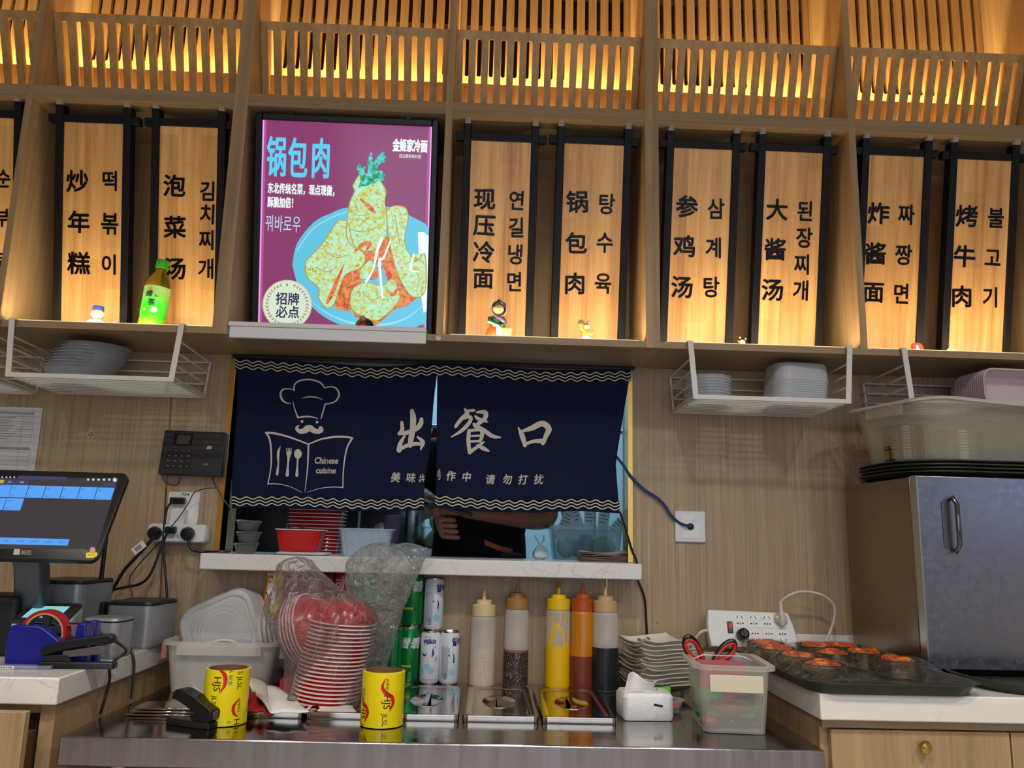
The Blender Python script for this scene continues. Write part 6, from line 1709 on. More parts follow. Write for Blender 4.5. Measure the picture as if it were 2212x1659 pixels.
# small cup of kimchi and the green packet
t = thing('kimchi_cup', 'small clear cup of red kimchi behind the tissue pack', 'cup', (0.447, -0.335, ZT+0.001))
obj('cup', B().lathe([(0.020, 0), (0.026, 0.026), (0.030, 0.0265), (0.030, 0.028), (0.025, 0.028), (0.019, 0.002)], n=24), CLEARP, t)
obj('kimchi', B().sphere((0, 0, 0.012), 0.0225, 16, 8, (1, 1, 0.45)), mat('kimchi_red', (206, 74, 30), 0.3, noise=0.6, nscale=120, bump=1.0), t)
o = sheet('green_packet', 'bright green sauce packet tucked behind the kimchi cup', 'packet', [(0.418, -0.270, ZT+0.040), (0.462, -0.262, ZT+0.046), (0.456, -0.290, ZT+0.022), (0.424, -0.298, ZT+0.020)], mat('lime_foil', (130, 214, 40), 0.3), 0.003, 0.001, 6, 5, 9)

# right storage bin with scissors
t = thing('storage_bin', 'milky storage bin of green packets at the right front of the table', 'bin', (0.541, -0.455, ZT+0.001), (0, 0, -0.10), 'translucent storage bins')
bin_box(t, 0.146, 0.195, 0.135, clear('milky_bin_right', (222, 220, 210), 0.20, 0.2, edge=0.45), 0.013, 0.88, 0.018)
obj('front_lip', B().bx(-0.054, 0.054, -0.1115, -0.108, 0.084, 0.118), mat('yellowed_label', (212, 204, 180), 0.4), t, bev=0.001)
obj('handle_rail', B().tube([(-0.075, -0.03, 0.137), (-0.055, -0.03, 0.146), (0.03, -0.03, 0.146), (0.05, -0.03, 0.137)], 0.0014, 6), FROST, t)
obj('pink_divider', B().bx(-0.055, 0.052, 0.045, 0.048, 0.045, 0.126), mat('pink_card', (176, 96, 104), 0.5), t)
for k, (x, y, z, r, c, s) in enumerate(((-0.03, -0.02, 0.03, 0.042, (70, 116, 84), (1, 1.2, .6)), (0.03, -0.04, 0.03, 0.035, (40, 84, 62), (1.1, 1, .5)), (0.0, -0.055, 0.045, 0.034, (176, 84, 66), (1.2, .6, .5)), (-0.03, 0.04, 0.04, 0.04, (96, 140, 110), (1, 1, .7)), (-0.048, -0.06, 0.018, 0.020, (170, 60, 56), (1, 1, .7)), (0.04, 0.04, 0.03, 0.03, (60, 110, 76), (1, 1, .8)))):
    obj('packet', B().sphere((x, y, z), r, 14, 8, s), mat('bin_packet_%d' % k, c, 0.2, noise=0.4, nscale=60, bump=0.8), t)
t = thing('scissors', 'black and red handled scissors standing in the right storage bin', 'scissors', (0.524, -0.376, 1.020), (math.radians(8), math.radians(4), 0.12))
ST_ = mat('blade_steel', (180, 182, 184), 0.2, 1.0)
for s in (-1, 1):
    path = [(s*0.012, 0, 0.0), (s*0.020, 0, 0.020), (s*0.036, 0, 0.046), (s*0.056, 0, 0.056), (s*0.062, 0, 0.040), (s*0.048, 0, 0.016), (s*0.026, 0, 0.002)]
    if s > 0: path = [(x*0.95, y, z*0.9+0.004) for x, y, z in path]
    b = B(); b.tube([q_[:3] for q_ in smooth(path+path[:1], 5)[:-1]], 0.0062, 10, closed=True); h = obj('handle', b, BLACK, t)
    inner = [(x*0.93+s*0.003, -0.0035, 0.028+(z-0.028)*0.80) for x, y, z in path]
    b = B(); b.tube([q_[:3] for q_ in smooth(inner+inner[:1], 5)[:-1]], 0.0044, 8, closed=True); obj('grip_lining', b, mat('red_rubber', (206, 40, 30), 0.4), h)
    b = B(); b.prism([(s*0.010, 0.002), (s*0.022, 0.004), (0.006*s, -0.03), (-0.010*s, -0.105), (-0.006*s, -0.10), (s*0.002, -0.03)], -0.0012 if s > 0 else 0.0, 0.0 if s > 0 else 0.0012); obj('blade', b, ST_, t)

# ================================================================ right counter
CX0 = 0.672
t = thing('counter_cabinet', 'wooden base cabinet with brass knob under the right counter', 'cabinet', (1.35, -0.3, 0.0)); L = t.location
obj('body', B(L).bx(CX0+0.012, 2.3, -0.600, -0.004, 0.08, ZC-0.051), CABW, t)
obj('plinth', B(L).bx(CX0+0.03, 2.3, -0.56, -0.01, 0.0, 0.08), DARKW, t)
obj('top_batten', B(L).bx(CX0+0.012, 2.3, -0.615, -0.600, ZC-0.068, ZC-0.052), CABH, t)
for k, (x0, x1) in enumerate(((0.700, 1.060), (1.064, 1.43), (1.434, 1.80))):
    d = obj('door', B(L).bx(x0, x1, -0.618, -0.601, 0.10, ZC-0.071), CABW, t, bev=0.0015)
    if k == 0:
        p = at(1999, 1615, y=-0.635)
        b = B(L); b.X = Matrix.Translation((p.x, -0.618, p.z)) @ Matrix.Rotation(math.pi/2, 4, 'X'); b.lathe([(0.006, 0), (0.005, 0.008), (0.012, 0.013), (0.0135, 0.018), (0.010, 0.023), (0.0, 0.0245)], n=20)
        obj('knob', b, mat('gold_knob', (206, 176, 84), 0.2, 1.0), d)
t = thing('quartz_counter', 'white quartz worktop at the right, under the steel cabinet', 'counter', (1.4, -0.32, ZC-0.05), group='white quartz worktops'); L = t.location
obj('slab', B(L).bx(CX0, 2.3, -0.640, -0.003, ZC-0.05, ZC), QZ, t, bev=0.003)
obj('upstand', B(L).bx(0.86, 2.3, -0.016, -0.003, ZC+0.0005, ZC+0.046), QZ, t, bev=0.002)
# steel cabinet
SF = steel('smeared_steel', (146, 152, 170), 0.25, 0.07, (1, 1, 1.3), 48, 0.04)
SS = steel('side_steel', (150, 136, 118), 0.26, 0.05, nscale=4)
cx0, cx1, cy0, cy1, cz0, cz1 = 1.011, 1.66, -0.42, -0.045, ZC+0.022, 1.459
t = thing('steel_cabinet', 'stainless steel warming cabinet standing on the right counter', 'cabinet', ((cx0+cx1)/2, -0.23, ZC+0.0005)); L = t.location
obj('body', B(L).bx(cx0, cx1, cy0+0.030, cy1, cz0, cz1-0.001), SS, t, bev=0.002)
d = obj('door', B(L).bx(cx0+0.002, cx1-0.002, cy0, cy0+0.020, cz0-0.003, cz1), SF, t, bev=0.002)
obj('door_edge', B(L).bx(cx0, cx0+0.004, cy0-0.001, cy0+0.026, cz0-0.003, cz1), mat('edge_steel', (190, 200, 204), 0.2, 1.0), t)
hp0, hp1 = at(2043, 1075, y=cy0), at(2049, 1192, y=cy0)
hx = (hp0.x+hp1.x)/2
b = B(L); b.X = Matrix.Translation((hx, cy0-0.0008, (hp0.z+hp1.z)/2)) @ Matrix.Rotation(math.pi/2, 4, 'X'); b.loft([(0.022, hp0.z-hp1.z-0.01, 0.011, 0.0), (0.022, hp0.z-hp1.z-0.01, 0.011, 0.001)], n=5)
obj('handle_recess', b, mat('recess_steel', (120, 122, 124), 0.25, 0.9), d)
b = B(L); zz0, zz1 = hp1.z, hp0.z
b.tube([(hx+0.008, cy0, zz1-0.004), (hx+0.010, cy0-0.012, zz1), (hx+0.014, cy0-0.022, zz1-0.016), (hx+0.014, cy0-0.022, zz0+0.016), (hx+0.010, cy0-0.012, zz0), (hx+0.008, cy0, zz0+0.004)], 0.0055, 10)
obj('handle', b, mat('dark_chrome', (120, 122, 126), 0.12, 1.0), d)
for x in (cx0+0.05, cx1-0.05):
    for y in (cy0+0.05, cy1-0.04): obj('foot', B(L).lathe([(0.016, 0), (0.018, cz0-ZC-0.0005)], (x, y, ZC+0.0005), 14), BLACKM, t)
# trays on the steel cabinet
OLV = mat('olive_tray', (44, 46, 30), 0.45)
g = 'dark olive trays stacked on the steel cabinet'
b = B(); b.loft([(0.50, 0.31, 0.10, 0.0), (0.54, 0.35, 0.13, 0.012), (0.55, 0.36, 0.135, 0.0125), (0.55, 0.36, 0.135, 0.0155), (0.535, 0.345, 0.128, 0.0155), (0.495, 0.305, 0.10, 0.0035)], n=8)
o = obj('serving_tray', b, OLV, loc=(1.280, -0.225, cz1+0.001)); tag(o, 'dark olive oval tray in the flat stack under the translucent bin', 'tray', g)
o['label'] = nth('olive oval tray of the flat stack on the steel cabinet', 0, 4)
for k in range(1, 4): dup(o, (1.280+0.004*math.sin(k*2), -0.225, cz1+0.001+0.0088*k), (0, 0, 0.01*math.sin(k*3)), nth('olive oval tray of the flat stack on the steel cabinet', k, 4))
# big translucent bin with steel bowls
BG = clear('cloudy_bin', (184, 180, 164), 0.34, 0.22, edge=0.4)
bz = cz1+0.001+0.0088*3+0.017
t = thing('storage_bin', 'large cloudy storage bin on the olive trays at the right edge', 'bin', (1.232, -0.226, bz), (0, 0, 0.30), 'translucent storage bins')
b = B(); b.loft([(0.40, 0.24, 0.05, 0.0), (0.445, 0.29, 0.06, 0.136), (0.447, 0.292, 0.06, 0.138), (0.438, 0.283, 0.06, 0.142), (0.392, 0.232, 0.05, 0.003)], n=8)
obj('wall', b, BG, t)
b = B(); b.loft([(0.447, 0.292, 0.06, 0.1385), (0.482, 0.327, 0.07, 0.1385), (0.484, 0.329, 0.07, 0.1455), (0.44, 0.285, 0.06, 0.1455)], n=8, cap0=False, cap1=False)
obj('rim', b, clear('cloudy_rim', (214, 210, 196), 0.62, 0.25, edge=0.3), t)
for s in (-1, 1): obj('handle_tab', B().bx(s*0.236-0.004, s*0.236+0.004, -0.06, 0.06, 0.110, 0.138), BG, t, bev=0.002)
BRS = steel('bowl_steel', (186, 168, 132), 0.2, 0.05)
def steel_bowl(r, h, label, cat, loc, g=None, rot=(0, 0, 0)):
    b = B(); b.lathe([(r*0.86, 0), (r*0.97, 0.004), (r, h-0.002), (r+0.002, h), (r-0.001, h-0.001), (r*0.96, 0.005), (r*0.84, 0.0015), (0, 0.0015)], n=28, cap1=False)
    o = obj('steel_bowl', b, BRS, loc=loc, rot=rot); return tag(o, label, cat, g)
g = 'steel bowls nested inside the cloudy bin'
o = steel_bowl(0.050, 0.030, 'steel bowl in the nested stack inside the cloudy bin', 'bowl', (1.075, -0.250, bz+0.004), g)
o['label'] = nth('steel bowl of the left stack in the cloudy bin', 0, 9)
for k in range(1, 9): dup(o, (1.075, -0.250, bz+0.004+0.0075*k), None, nth('steel bowl of the left stack in the cloudy bin', k, 9))
o = steel_bowl(0.055, 0.030, 'steel bowl in the second stack inside the cloudy bin', 'bowl', (1.225, -0.245, bz+0.004), g+', right stack')
o['label'] = nth('steel bowl of the right stack in the cloudy bin', 0, 8)
for k in range(1, 8): dup(o, (1.225, -0.245, bz+0.004+0.0075*k), None, nth('steel bowl of the right stack in the cloudy bin', k, 8))

# tray with wrapped side dishes
t = thing('serving_tray', 'dark olive tray of wrapped kimchi bowls at the counter front', 'tray', (0.822, -0.400, ZC+0.001), (0, 0, 0.0))
b = B(); b.loft([(0.325, 0.495, 0.05, 0.0), (0.352, 0.525, 0.06, 0.020), (0.362, 0.535, 0.065, 0.021), (0.362, 0.535, 0.065, 0.024), (0.348, 0.520, 0.06, 0.0235), (0.32, 0.49, 0.05, 0.003)], n=8)
obj('shell', b, mat('olive_dark', (44, 48, 40), 0.4), t)
KIM = mat('kimchi', (196, 72, 26), 0.3, nscale=110, bump=1.0, speck=((226, 130, 60), 90, 0.52))
KR = [(0.720, -0.545), (0.715, -0.425), (0.705, -0.305), (0.715, -0.205), (0.830, -0.235), (0.905, -0.335), (0.815, -0.365), (0.925, -0.455), (0.900, -0.225)]
PL = ['at the front left corner of the wrapped tray', 'second along the left side of the wrapped tray', 'third along the left side of the wrapped tray', 'at the back left corner of the wrapped tray', 'at the back middle of the wrapped tray', 'at the right side of the wrapped tray, nearer the back', 'in the middle of the wrapped tray', 'at the right side of the wrapped tray, nearer the front', 'at the back right corner of the wrapped tray']
for k, (x, y) in enumerate(KR):
    t = thing('kimchi_bowl', 'steel bowl of red kimchi '+PL[k], 'bowl', (x, y, ZC+0.0055), group='kimchi bowls under the cling film')
    b = B(); r, h = 0.047, 0.040
    b.lathe([(r*0.86, 0), (r*0.97, 0.004), (r, h-0.002), (r+0.002, h), (r-0.001, h-0.001), (r*0.96, 0.005), (r*0.84, 0.0015), (0, 0.0015)], n=28, cap1=False)
    obj('bowl', b, BRS, t)
    b = B()
    for j in range(5):
        a = j*1.4+k; b.sphere((0.017*math.cos(a), 0.017*math.sin(a), 0.033+0.004*(j % 2)), 0.020, 10, 6, (1.1, 0.9, 0.5))
    obj('kimchi', b, KIM, t)


def drape(u, v):
    x = 0.822+(u-0.5)*0.352; y = -0.400+(v-0.5)*0.522
    e = min(1.0, min(min(u, 1-u)*0.352, min(v, 1-v)*0.522)/0.02)
    z = 0.0
    for bx_, by_ in KR:
        dd = math.hypot(x-bx_, y-by_); z = max(z, 0.0225*max(0.0, 1-max(0.0, dd-0.049)/0.065))
    return (x, y, ZC+0.0258+z*e+0.0006*math.sin(x*170+y*90)*e)
b = B((0.822, -0.400, ZC+0.0255)); b.grid(56, 72, drape)
tag(obj('cling_film', b, film('cling_wrap', 0.05, 0.9, 22, (240, 225, 210), 0.42, 0.25)), 'clear cling film stretched over the tray of kimchi bowls', 'film')
b = B(); b.loft([(0.30, 0.26, 0.10, 0.0), (0.33, 0.29, 0.12, 0.018), (0.34, 0.30, 0.125, 0.0185), (0.34, 0.30, 0.125, 0.021), (0.325, 0.285, 0.12, 0.021), (0.295, 0.255, 0.10, 0.003)], n=10)
o = obj('serving_tray', b, OLV, loc=(1.205, -0.500, ZC+0.001)); tag(o, 'dark olive round tray cut off by the right photo edge', 'tray')

# power strip and plugs
q = [at(*c, y=-0.050) for c in ((1530, 1318), (1706, 1323), (1726, 1389), (1549, 1393))]
t = thing('power_strip', 'white power strip leaning on the wall behind the wrapped tray', 'power strip', ((q[0].x+q[2].x)/2-0.008, -0.064, ZC+0.012), (math.radians(-20), 0, 0)); L = t.location
pw_, ph_ = 0.218, 0.098
obj('shell', B().prism(smooth([(-pw_/2-0.006, 0.0), (-pw_/2-0.010, 0.05), (-pw_/2-0.004, ph_)], 4)+smooth([(pw_/2-0.004, ph_-0.004), (pw_/2+0.008, 0.05), (pw_/2+0.012, 0.0)], 4), -0.013, 0.013), WHITEP, t, bev=0.003)
sw = obj('switch', B().bx(-0.066, -0.052, -0.018, -0.0132, 0.036, 0.066), BLACK, t, bev=0.001)
obj('pilot_light', B().bx(-0.062, -0.055, -0.0188, -0.018, 0.048, 0.060), glow('red_pilot', (220, 30, 30), 1.0), sw)
HOLE = mat('socket_slot', (26, 24, 24), 0.6)
for r in range(2):
    for c in range(4):
        xx, z0 = -0.030+c*0.037, 0.070 if r == 0 else 0.028
        s = 1 if r == 0 else -1
        pl = obj('socket', B().bx(xx-0.016, xx+0.016, -0.0142, -0.0132, z0-0.019, z0+0.019), mat('socket_white', (226, 226, 226), 0.3), t, bev=0.0005)
        b = B()
        f = lambda x, y: (x, -0.0146, y)
        for k in (-1, 1):
            b.strip([(xx+k*0.005, z0+s*0.012), (xx+k*0.008, z0+s*0.005)], 0.0018, f, 1)
            b.disc((xx+k*0.007, z0-s*0.008), 0.003, f, 8, 0.002)
        b.strip([(xx, z0-s*0.011), (xx, z0-s*0.005)], 0.0018, f, 1)
        obj('slots', b, HOLE, pl)
def cord(name, label, pts, r, m, cat='cord', n=6, close_to=None):
    P = [Vector(q_[:3]) for q_ in smooth([tuple(p_) for p_ in pts], n)]
    b = B(P[0]); b.tube(P, r, 8); return tag(obj(name, b, m), label, cat)


M = Matrix.Translation(t.location) @ Euler(t.rotation_euler).to_matrix().to_4x4()
w0 = M @ Vector((-0.030, -0.0150, 0.030))
p_ = thing('power_plug', 'round black plug in the lower left socket of the power strip', 'plug', w0, (math.radians(-20), 0, 0))
b = B(); b.X = Matrix.Rotation(math.pi/2, 4, 'X'); b.lathe([(0.0155, 0), (0.017, 0.006), (0.014, 0.022), (0.009, 0.026)], n=20); obj('head', b, BLACK, p_)
obj('grip', B().bx(-0.003, 0.004, -0.030, -0.012, -0.014, 0.012), BLACK, p_, bev=0.002)
obj('cord', B().tube([(0.003, -0.020, -0.010), (0.008, -0.022, -0.020), (0.009, -0.020, -0.032)], 0.0042, 8), BLACK, p_)
w0 = M @ Vector((0.081, -0.0150, 0.074))
p_ = thing('power_plug', 'pale plug with a looping white cord in the top right socket', 'plug', w0, (0, 0, 0))
IVP = mat('ivory_plastic', (206, 200, 190), 0.35)
b = B(); b.X = Matrix.Rotation(math.pi/2-0.35, 4, 'X'); b.lathe([(0.017, 0.001), (0.018, 0.005), (0.014, 0.014), (0.008, 0.016)], n=20); obj('head', b, clear('milky_head', (210, 204, 190), 0.7), p_)
obj('grip', B().tube([(0, -0.016, -0.012), (-0.002, -0.020, 0.010), (-0.003, -0.016, 0.026)], [0.007, 0.008, 0.005], 10), IVP, p_)
obj('strain_relief', B().tube([(-0.003, -0.016, 0.026), (-0.003, -0.012, 0.046)], [0.0055, 0.004], 10), IVP, p_)
c0 = w0+Vector((-0.003, -0.012, 0.046))
pts = [c0]+[at(x, y, y=-0.075) for x, y in ((1705, 1286), (1735, 1278), (1775, 1285), (1800, 1305), (1803, 1330), (1795, 1360))]+[at(1783, 1391, y=-0.10)]
obj('cord', (lambda bb: bb.tube([Vector(q_)-w0 for q_ in smooth([tuple(p__) for p__ in pts], 6)], 0.0038, 8))(B()), IVP, p_)
cord('power_cable', 'white cord leaving the left end of the power strip', [M @ Vector((-0.112, 0, 0.045)), at(1515, 1365, y=-0.06), at(1500, 1385, y=-0.05), at(1497, 1412, y=-0.045), Vector((at(1497, 1412, y=-0.045).x, -0.045, ZT+0.006))], 0.0042, IVP)
# right wall outlet with blue cord
p = at(1491, 1137, y=-0.006)
t = thing('wall_outlet', 'white square cable outlet on the wall right of the hatch', 'outlet', (p.x, -0.0005, p.z-0.001))
b = B(); b.X = Matrix.Rotation(math.pi/2, 4, 'X'); b.loft([(0.086, 0.086, 0.004, 0), (0.086, 0.086, 0.004, 0.006), (0.082, 0.082, 0.004, 0.008)], n=3); obj('plate', b, WHITEP, t)
b = B(); b.X = Matrix.Rotation(math.pi/2, 4, 'X'); b.loft([(0.050, 0.066, 0.003, 0.0081), (0.049, 0.065, 0.003, 0.0092)], n=3); obj('insert', b, mat('outlet_insert', (230, 230, 232), 0.3), t)
b = B(); b.X = Matrix.Rotation(math.pi/2, 4, 'X'); b.lathe([(0.0098, 0.0093), (0.0095, 0.0098)], n=20); obj('hole', b, BLACKM, t)
b = B(); f = lambda x, y: (x, -0.0098, y)
b.strip([(0.006, 0.016), (0.014, 0.030), (0.020, 0.030), (0.016, 0.012), (0.006, 0.016)], 0.0012, f, 1)
obj('green_sticker', b, mat('holo_green', (110, 220, 170), 0.3), t)
cord('blue_cord', 'blue network cord running from the curtain edge to the right outlet', [at(1330, 985, y=-0.012)]+[at(x, y, y=-0.010) for x, y in ((1345, 1003), (1362, 1028), (1390, 1056), (1420, 1076), (1436, 1092), (1452, 1116), (1470, 1131))]+[at(1484, 1135, y=-0.022), (p.x, -0.011, p.z)], 0.0042, mat('blue_cable', (14, 62, 118), 0.4))
cord('wall_cable', 'thin black cord running down the wall at the right end of the sill', [at(1339, 1105, y=-0.010), at(1352, 1145, y=-0.010), at(1366, 1190, y=-0.010), (0.428, -0.010, 1.235), (0.430, -0.010, 1.19)]+[at(x, y, y=-0.008) for x, y in ((1392, 1290), (1396, 1340), (1399, 1398))], 0.0030, BLACK)
# ================================================================ left counter
CL = -0.802
t = thing('counter_cabinet', 'wooden base cabinet with a pulled out drawer under the left counter', 'cabinet', (-1.4, -0.3, 0.0)); L = t.location
obj('body', B(L).bx(-2.3, CL-0.012, -0.600, -0.004, 0.08, ZC-0.051), CABW, t)
obj('plinth', B(L).bx(-2.3, CL-0.03, -0.56, -0.01, 0.0, 0.08), DARKW, t)
obj('corner_post', B(L).bx(CL-0.040, CL-0.012, -0.614, -0.600, 0.08, ZC-0.052), CABW, t)
dq = at(62, 1536, y=-0.68)
d = obj('drawer', B(L).bx(-1.45, dq.x, -0.690, -0.672, 0.62, dq.z), CABW, t, bev=0.0015)
obj('drawer_box', B(L).bx(-1.43, dq.x-0.02, -0.672, -0.20, 0.64, dq.z-0.05), DARKW, d)
obj('drawer_gap_shade', B(L).bx(-1.45, CL-0.045, -0.6015, -0.6003, 0.62, dq.z-0.02), BLACKM, t)  # black sheet stands for the shade inside the drawer opening
t = thing('quartz_counter', 'white quartz worktop at the left, under the till screen', 'counter', (-1.4, -0.32, ZC-0.05), group='white quartz worktops'); L = t.location
obj('slab', B(L).bx(-2.3, CL, -0.640, -0.003, ZC-0.05, ZC), QZ, t, bev=0.003)

# ---- till screen
Pt, Pb = at(272, 1022, y=-0.385), at(215, 1213, y=-0.50)
up = Vector((0, 0.115, Pt.z-Pb.z)); ta = math.atan2(0.115, Pt.z-Pb.z); SH = up.length
xr_ = (Pt.x+Pb.x)/2; SWID = 0.36
org = Vector((xr_-SWID/2, -0.50, Pb.z))
t = thing('till_screen', 'black tilted till touch screen showing blue table tiles', 'screen', org, (-ta, 0, 0), None)
sn = Vector((0, -math.cos(ta), math.sin(ta))); st_ = up.normalized()
obj('housing', (lambda b: (setattr(b, 'X', Matrix.Translation((0, 0, SH/2)) @ Matrix.Rotation(math.pi/2, 4, 'X')), b.loft([(SWID-0.02, SH-0.02, 0.016, -0.018), (SWID, SH, 0.018, -0.012), (SWID, SH, 0.018, -0.001), (SWID-0.004, SH-0.004, 0.016, 0.0)], n=6))[1])(B()), BLACK, t)
org2 = org.copy()


def scr(off):
    def f(px, py):
        p_ = atp(px, py, org2, sn); d_ = p_-org2
        return (d_.x, -off, d_.dot(st_))
    return f


f0 = scr(0.0004)
disp = obj('display', B().poly([(-90, 1032), (257, 1033), (208, 1186), (-140, 1186)], f0), glow('till_dark', (62, 56, 62), 0.8, 0.15), t, smoothed=False)
f1 = scr(0.0008)


def cs(x, y): return (x/7.54, 1000+y/7.54)


b = B()
for a0, a1, c0, c1, y0, y1 in ((-180, 194, -240, 135, 357, 560), (205, 470, 140, 407, 362, 566), (484, 750, 416, 686, 370, 574), (762, 1030, 697, 967, 378, 582), (1042, 1308, 978, 1248, 386, 588), (1320, 1588, 1258, 1530, 394, 595), (1600, 1870, 1540, 1806, 402, 604),
                               (-150, 112, -200, 42, 572, 770), (122, 398, 55, 328, 575, 778)):
    b.poly([cs(a0, y0), cs(a1, y0+6), cs(c1, y1), cs(c0, y1-6)], f1)
b.poly([cs(-100, 1212), cs(1135, 1245), cs(1102, 1350), cs(-100, 1322)], f1)
obj('table_tiles', b, glow('till_blue', (82, 160, 246), 1.0), disp, smoothed=False)
b = B(); f2 = scr(0.0011)
for tx, x, y in (('A3', 235, 410), ('A4', 510, 418), ('A5', 790, 426), ('A6', 1066, 436), ('A7', 1346, 442), ('A8', 1628, 448), ('A11', 165, 618)): b.text(tx, 5.2, *cs(x, y), f2, 0, 0.03)
for x, y in ((195, 535), (470, 542), (755, 550), (1030, 556), (1315, 562), (1590, 570), (115, 745)): b.text('空闲', 3.4, *cs(x, y), f2, 0, 0.03)
for tx, x, y in (('全部(11)', 118, 1275), ('空闲桌台', 330, 1278), ('使用中桌', 560, 1283), ('已预结台', 780, 1290), ('待清桌台', 1000, 1296)): b.text(tx, 4.4, *cs(x, y), f2, 0, 0.03)
obj('tile_lettering', b, glow('till_navy', (36, 84, 170), 0.7), disp, smoothed=False)
b = B()
b.poly([cs(300, 210), cs(1105, 232), cs(1092, 290), cs(285, 270)], f1); b.poly([cs(1690, 330), cs(1880, 334), cs(1862, 382), cs(1680, 378)], f1); b.poly([cs(90, 285), cs(470, 290), cs(450, 350), cs(60, 345)], f1)
obj('search_bar', b, glow('till_violet', (64, 62, 110), 0.8), disp, smoothed=False)
b = B()
b.poly([cs(-60, 275), cs(75, 280), cs(55, 338), cs(-60, 334)], f1); obj('yellow_tab', b, glow('till_yellow', (186, 176, 60), 0.9), disp, smoothed=False)
b = B()
for x in (1438, 1522, 1608, 1697, 1782): b.disc(cs(x, 275), 2.6, f2, 10); 
b.disc(cs(1872, 280), 4.4, f2, 14)
for x in (40, 110, 170, 236): b.disc(cs(x, 236), 1.8, f2, 8)
b.text('大厅', 4.2, *cs(160, 316), f2, 0, 0.03); b.text('包厢', 4.2, *cs(358, 320), f2, 0, 0.03)
obj('status_icons', b, glow('till_pale', (186, 206, 246), 1.0), disp, smoothed=False)
b = B(); b.poly([cs(235, 1402), cs(332, 1406), cs(318, 1502), cs(216, 1498)], f1); b.btext(0.35, '美团', 11.5, *cs(424, 1460), f1, 0, 0.03)
obj('brand_lettering', b, mat('silver_ink', (190, 182, 168), 0.3), t, smoothed=False)
p = cs(1490, 1500); b = B(); b.poly(smooth([cs(1405, 1470), cs(1470, 1455), cs(1582, 1462), cs(1572, 1520), cs(1500, 1548), cs(1405, 1545), cs(1405, 1470)], 3)[:-1], f1)
ck = obj('cheese_sticker', b, mat('sticker_yellow', (236, 216, 40), 0.4), t, smoothed=False)
b = B(); b.disc(cs(1510, 1425), 6.5, f1, 16); obj('pink_top', b, mat('sticker_pink', (216, 160, 150), 0.4), ck)
b = B()
for x, y in ((1440, 1500), (1480, 1500), (1530, 1495)): b.disc(cs(x, y), 1.6, f2, 8)
obj('holes', b, mat('sticker_olive', (150, 130, 20), 0.4), ck)
# stand
GREYM = mat('grey_anodised', (92, 98, 106), 0.4, 0.6)
p0, p1 = at(38, 1300, y=-0.36), at(100, 1300, y=-0.36)
b = B(t.location); b.X = None
st = thing('screen_stand', 'grey column stand carrying the till screen', 'stand', ((p0.x+p1.x)/2, -0.36, ZC+0.001)); L = st.location
b = B(L); b.ring([[Vector((L.x+x, y0+dy, z)) for x, dy in rrect(p1.x-p0.x, 0.045, 0.008, 4)] for y0, z in ((-0.33, ZC+0.01), (-0.38, 1.20), (-0.405, 1.232))]); obj('column', b, GREYM, st)
obj('foot', B(L).loft([(0.20, 0.16, 0.02, 0), (0.19, 0.15, 0.02, 0.010)], (L.x, -0.31, ZC+0.001), 4), GREYM, st)
t_ = [o for o in bpy.data.objects if o.name == 'till_screen'][0]

SILV = mat('silver_paint', (158, 160, 164), 0.30, 0.35)
DKTOP = mat('dark_grey_plastic', (40, 42, 44), 0.4)


def silver_box(label, pxl, pxr, pytop, pybot, y, depth, rot=0.0, name='receipt_printer', cat='printer', topm=None):
    a, c = at(pxl, pybot, y=y), at(pxr, pybot, y=y)
    ztop = at((pxl+pxr)/2, pytop, y=y).z
    t = thing(name, label, cat, ((a.x+c.x)/2, y+depth/2, ZC+0.001), (0, 0, rot))
    w, h = c.x-a.x, ztop-ZC
    obj('body', B().loft([(w-0.004, depth-0.004, 0.018, 0), (w-0.004, depth-0.004, 0.018, 0.004), (w, depth, 0.02, 0.004), (w, depth, 0.02, h-0.006)], n=6), SILV, t)
    obj('cover', B().loft([(w, depth, 0.02, h-0.0055), (w-0.003, depth-0.003, 0.019, h)], n=6), topm or DKTOP, t)
    obj('seam', B().loft([(w+0.0008, depth+0.0008, 0.0204, h-0.009), (w+0.0008, depth+0.0008, 0.0204, h-0.006)], n=6), BLACKM, t)
    return t


silver_box('large silver till base box under the screen', 45, 168, 1254, 1392, -0.30, 0.16, -0.06, 'till_box', 'till box')
silver_box('silver receipt printer with a dark top, right of the till base', 220, 326, 1301, 1404, -0.235, 0.15, -0.08)
t = silver_box('small silver cube before the receipt printer', 166, 252, 1337, 1418, -0.40, 0.085, -0.06, 'card_reader', 'device', SILV)
# white device with a lit slanted display
a, c = at(18, 1380, y=-0.43), at(132, 1380, y=-0.43)
t = thing('payment_terminal', 'white payment terminal with a slanted pale blue display', 'terminal', ((a.x+c.x)/2, -0.385, ZC+0.001), (0, 0, 0.12))
w = c.x-a.x
obj('body', B().prism([(-0.05, 0), (0.05, 0), (0.05, 0.104), (-0.052, 0.074)], -w/2, w/2, 'x'), mat('warm_white_plastic', (206, 204, 198), 0.3), t, bev=0.006)
b = B(); sl = math.atan2(0.030, 0.102); b.X = Matrix.Translation((0, -0.002, 0.0905)) @ Matrix.Rotation(sl, 4, 'X')
b.loft([(w, 0.104, 0.01, 0), (w-0.003, 0.100, 0.01, 0.006)], n=4); obj('bezel', b, DKTOP, t)
b = B(); b.X = Matrix.Translation((0, -0.002, 0.0905)) @ Matrix.Rotation(sl, 4, 'X'); b.bx(-w/2+0.016, w/2-0.022, -0.035, 0.030, 0.0062, 0.0068); obj('display', b, glow('pale_lcd', (130, 206, 214), 1.0), t)
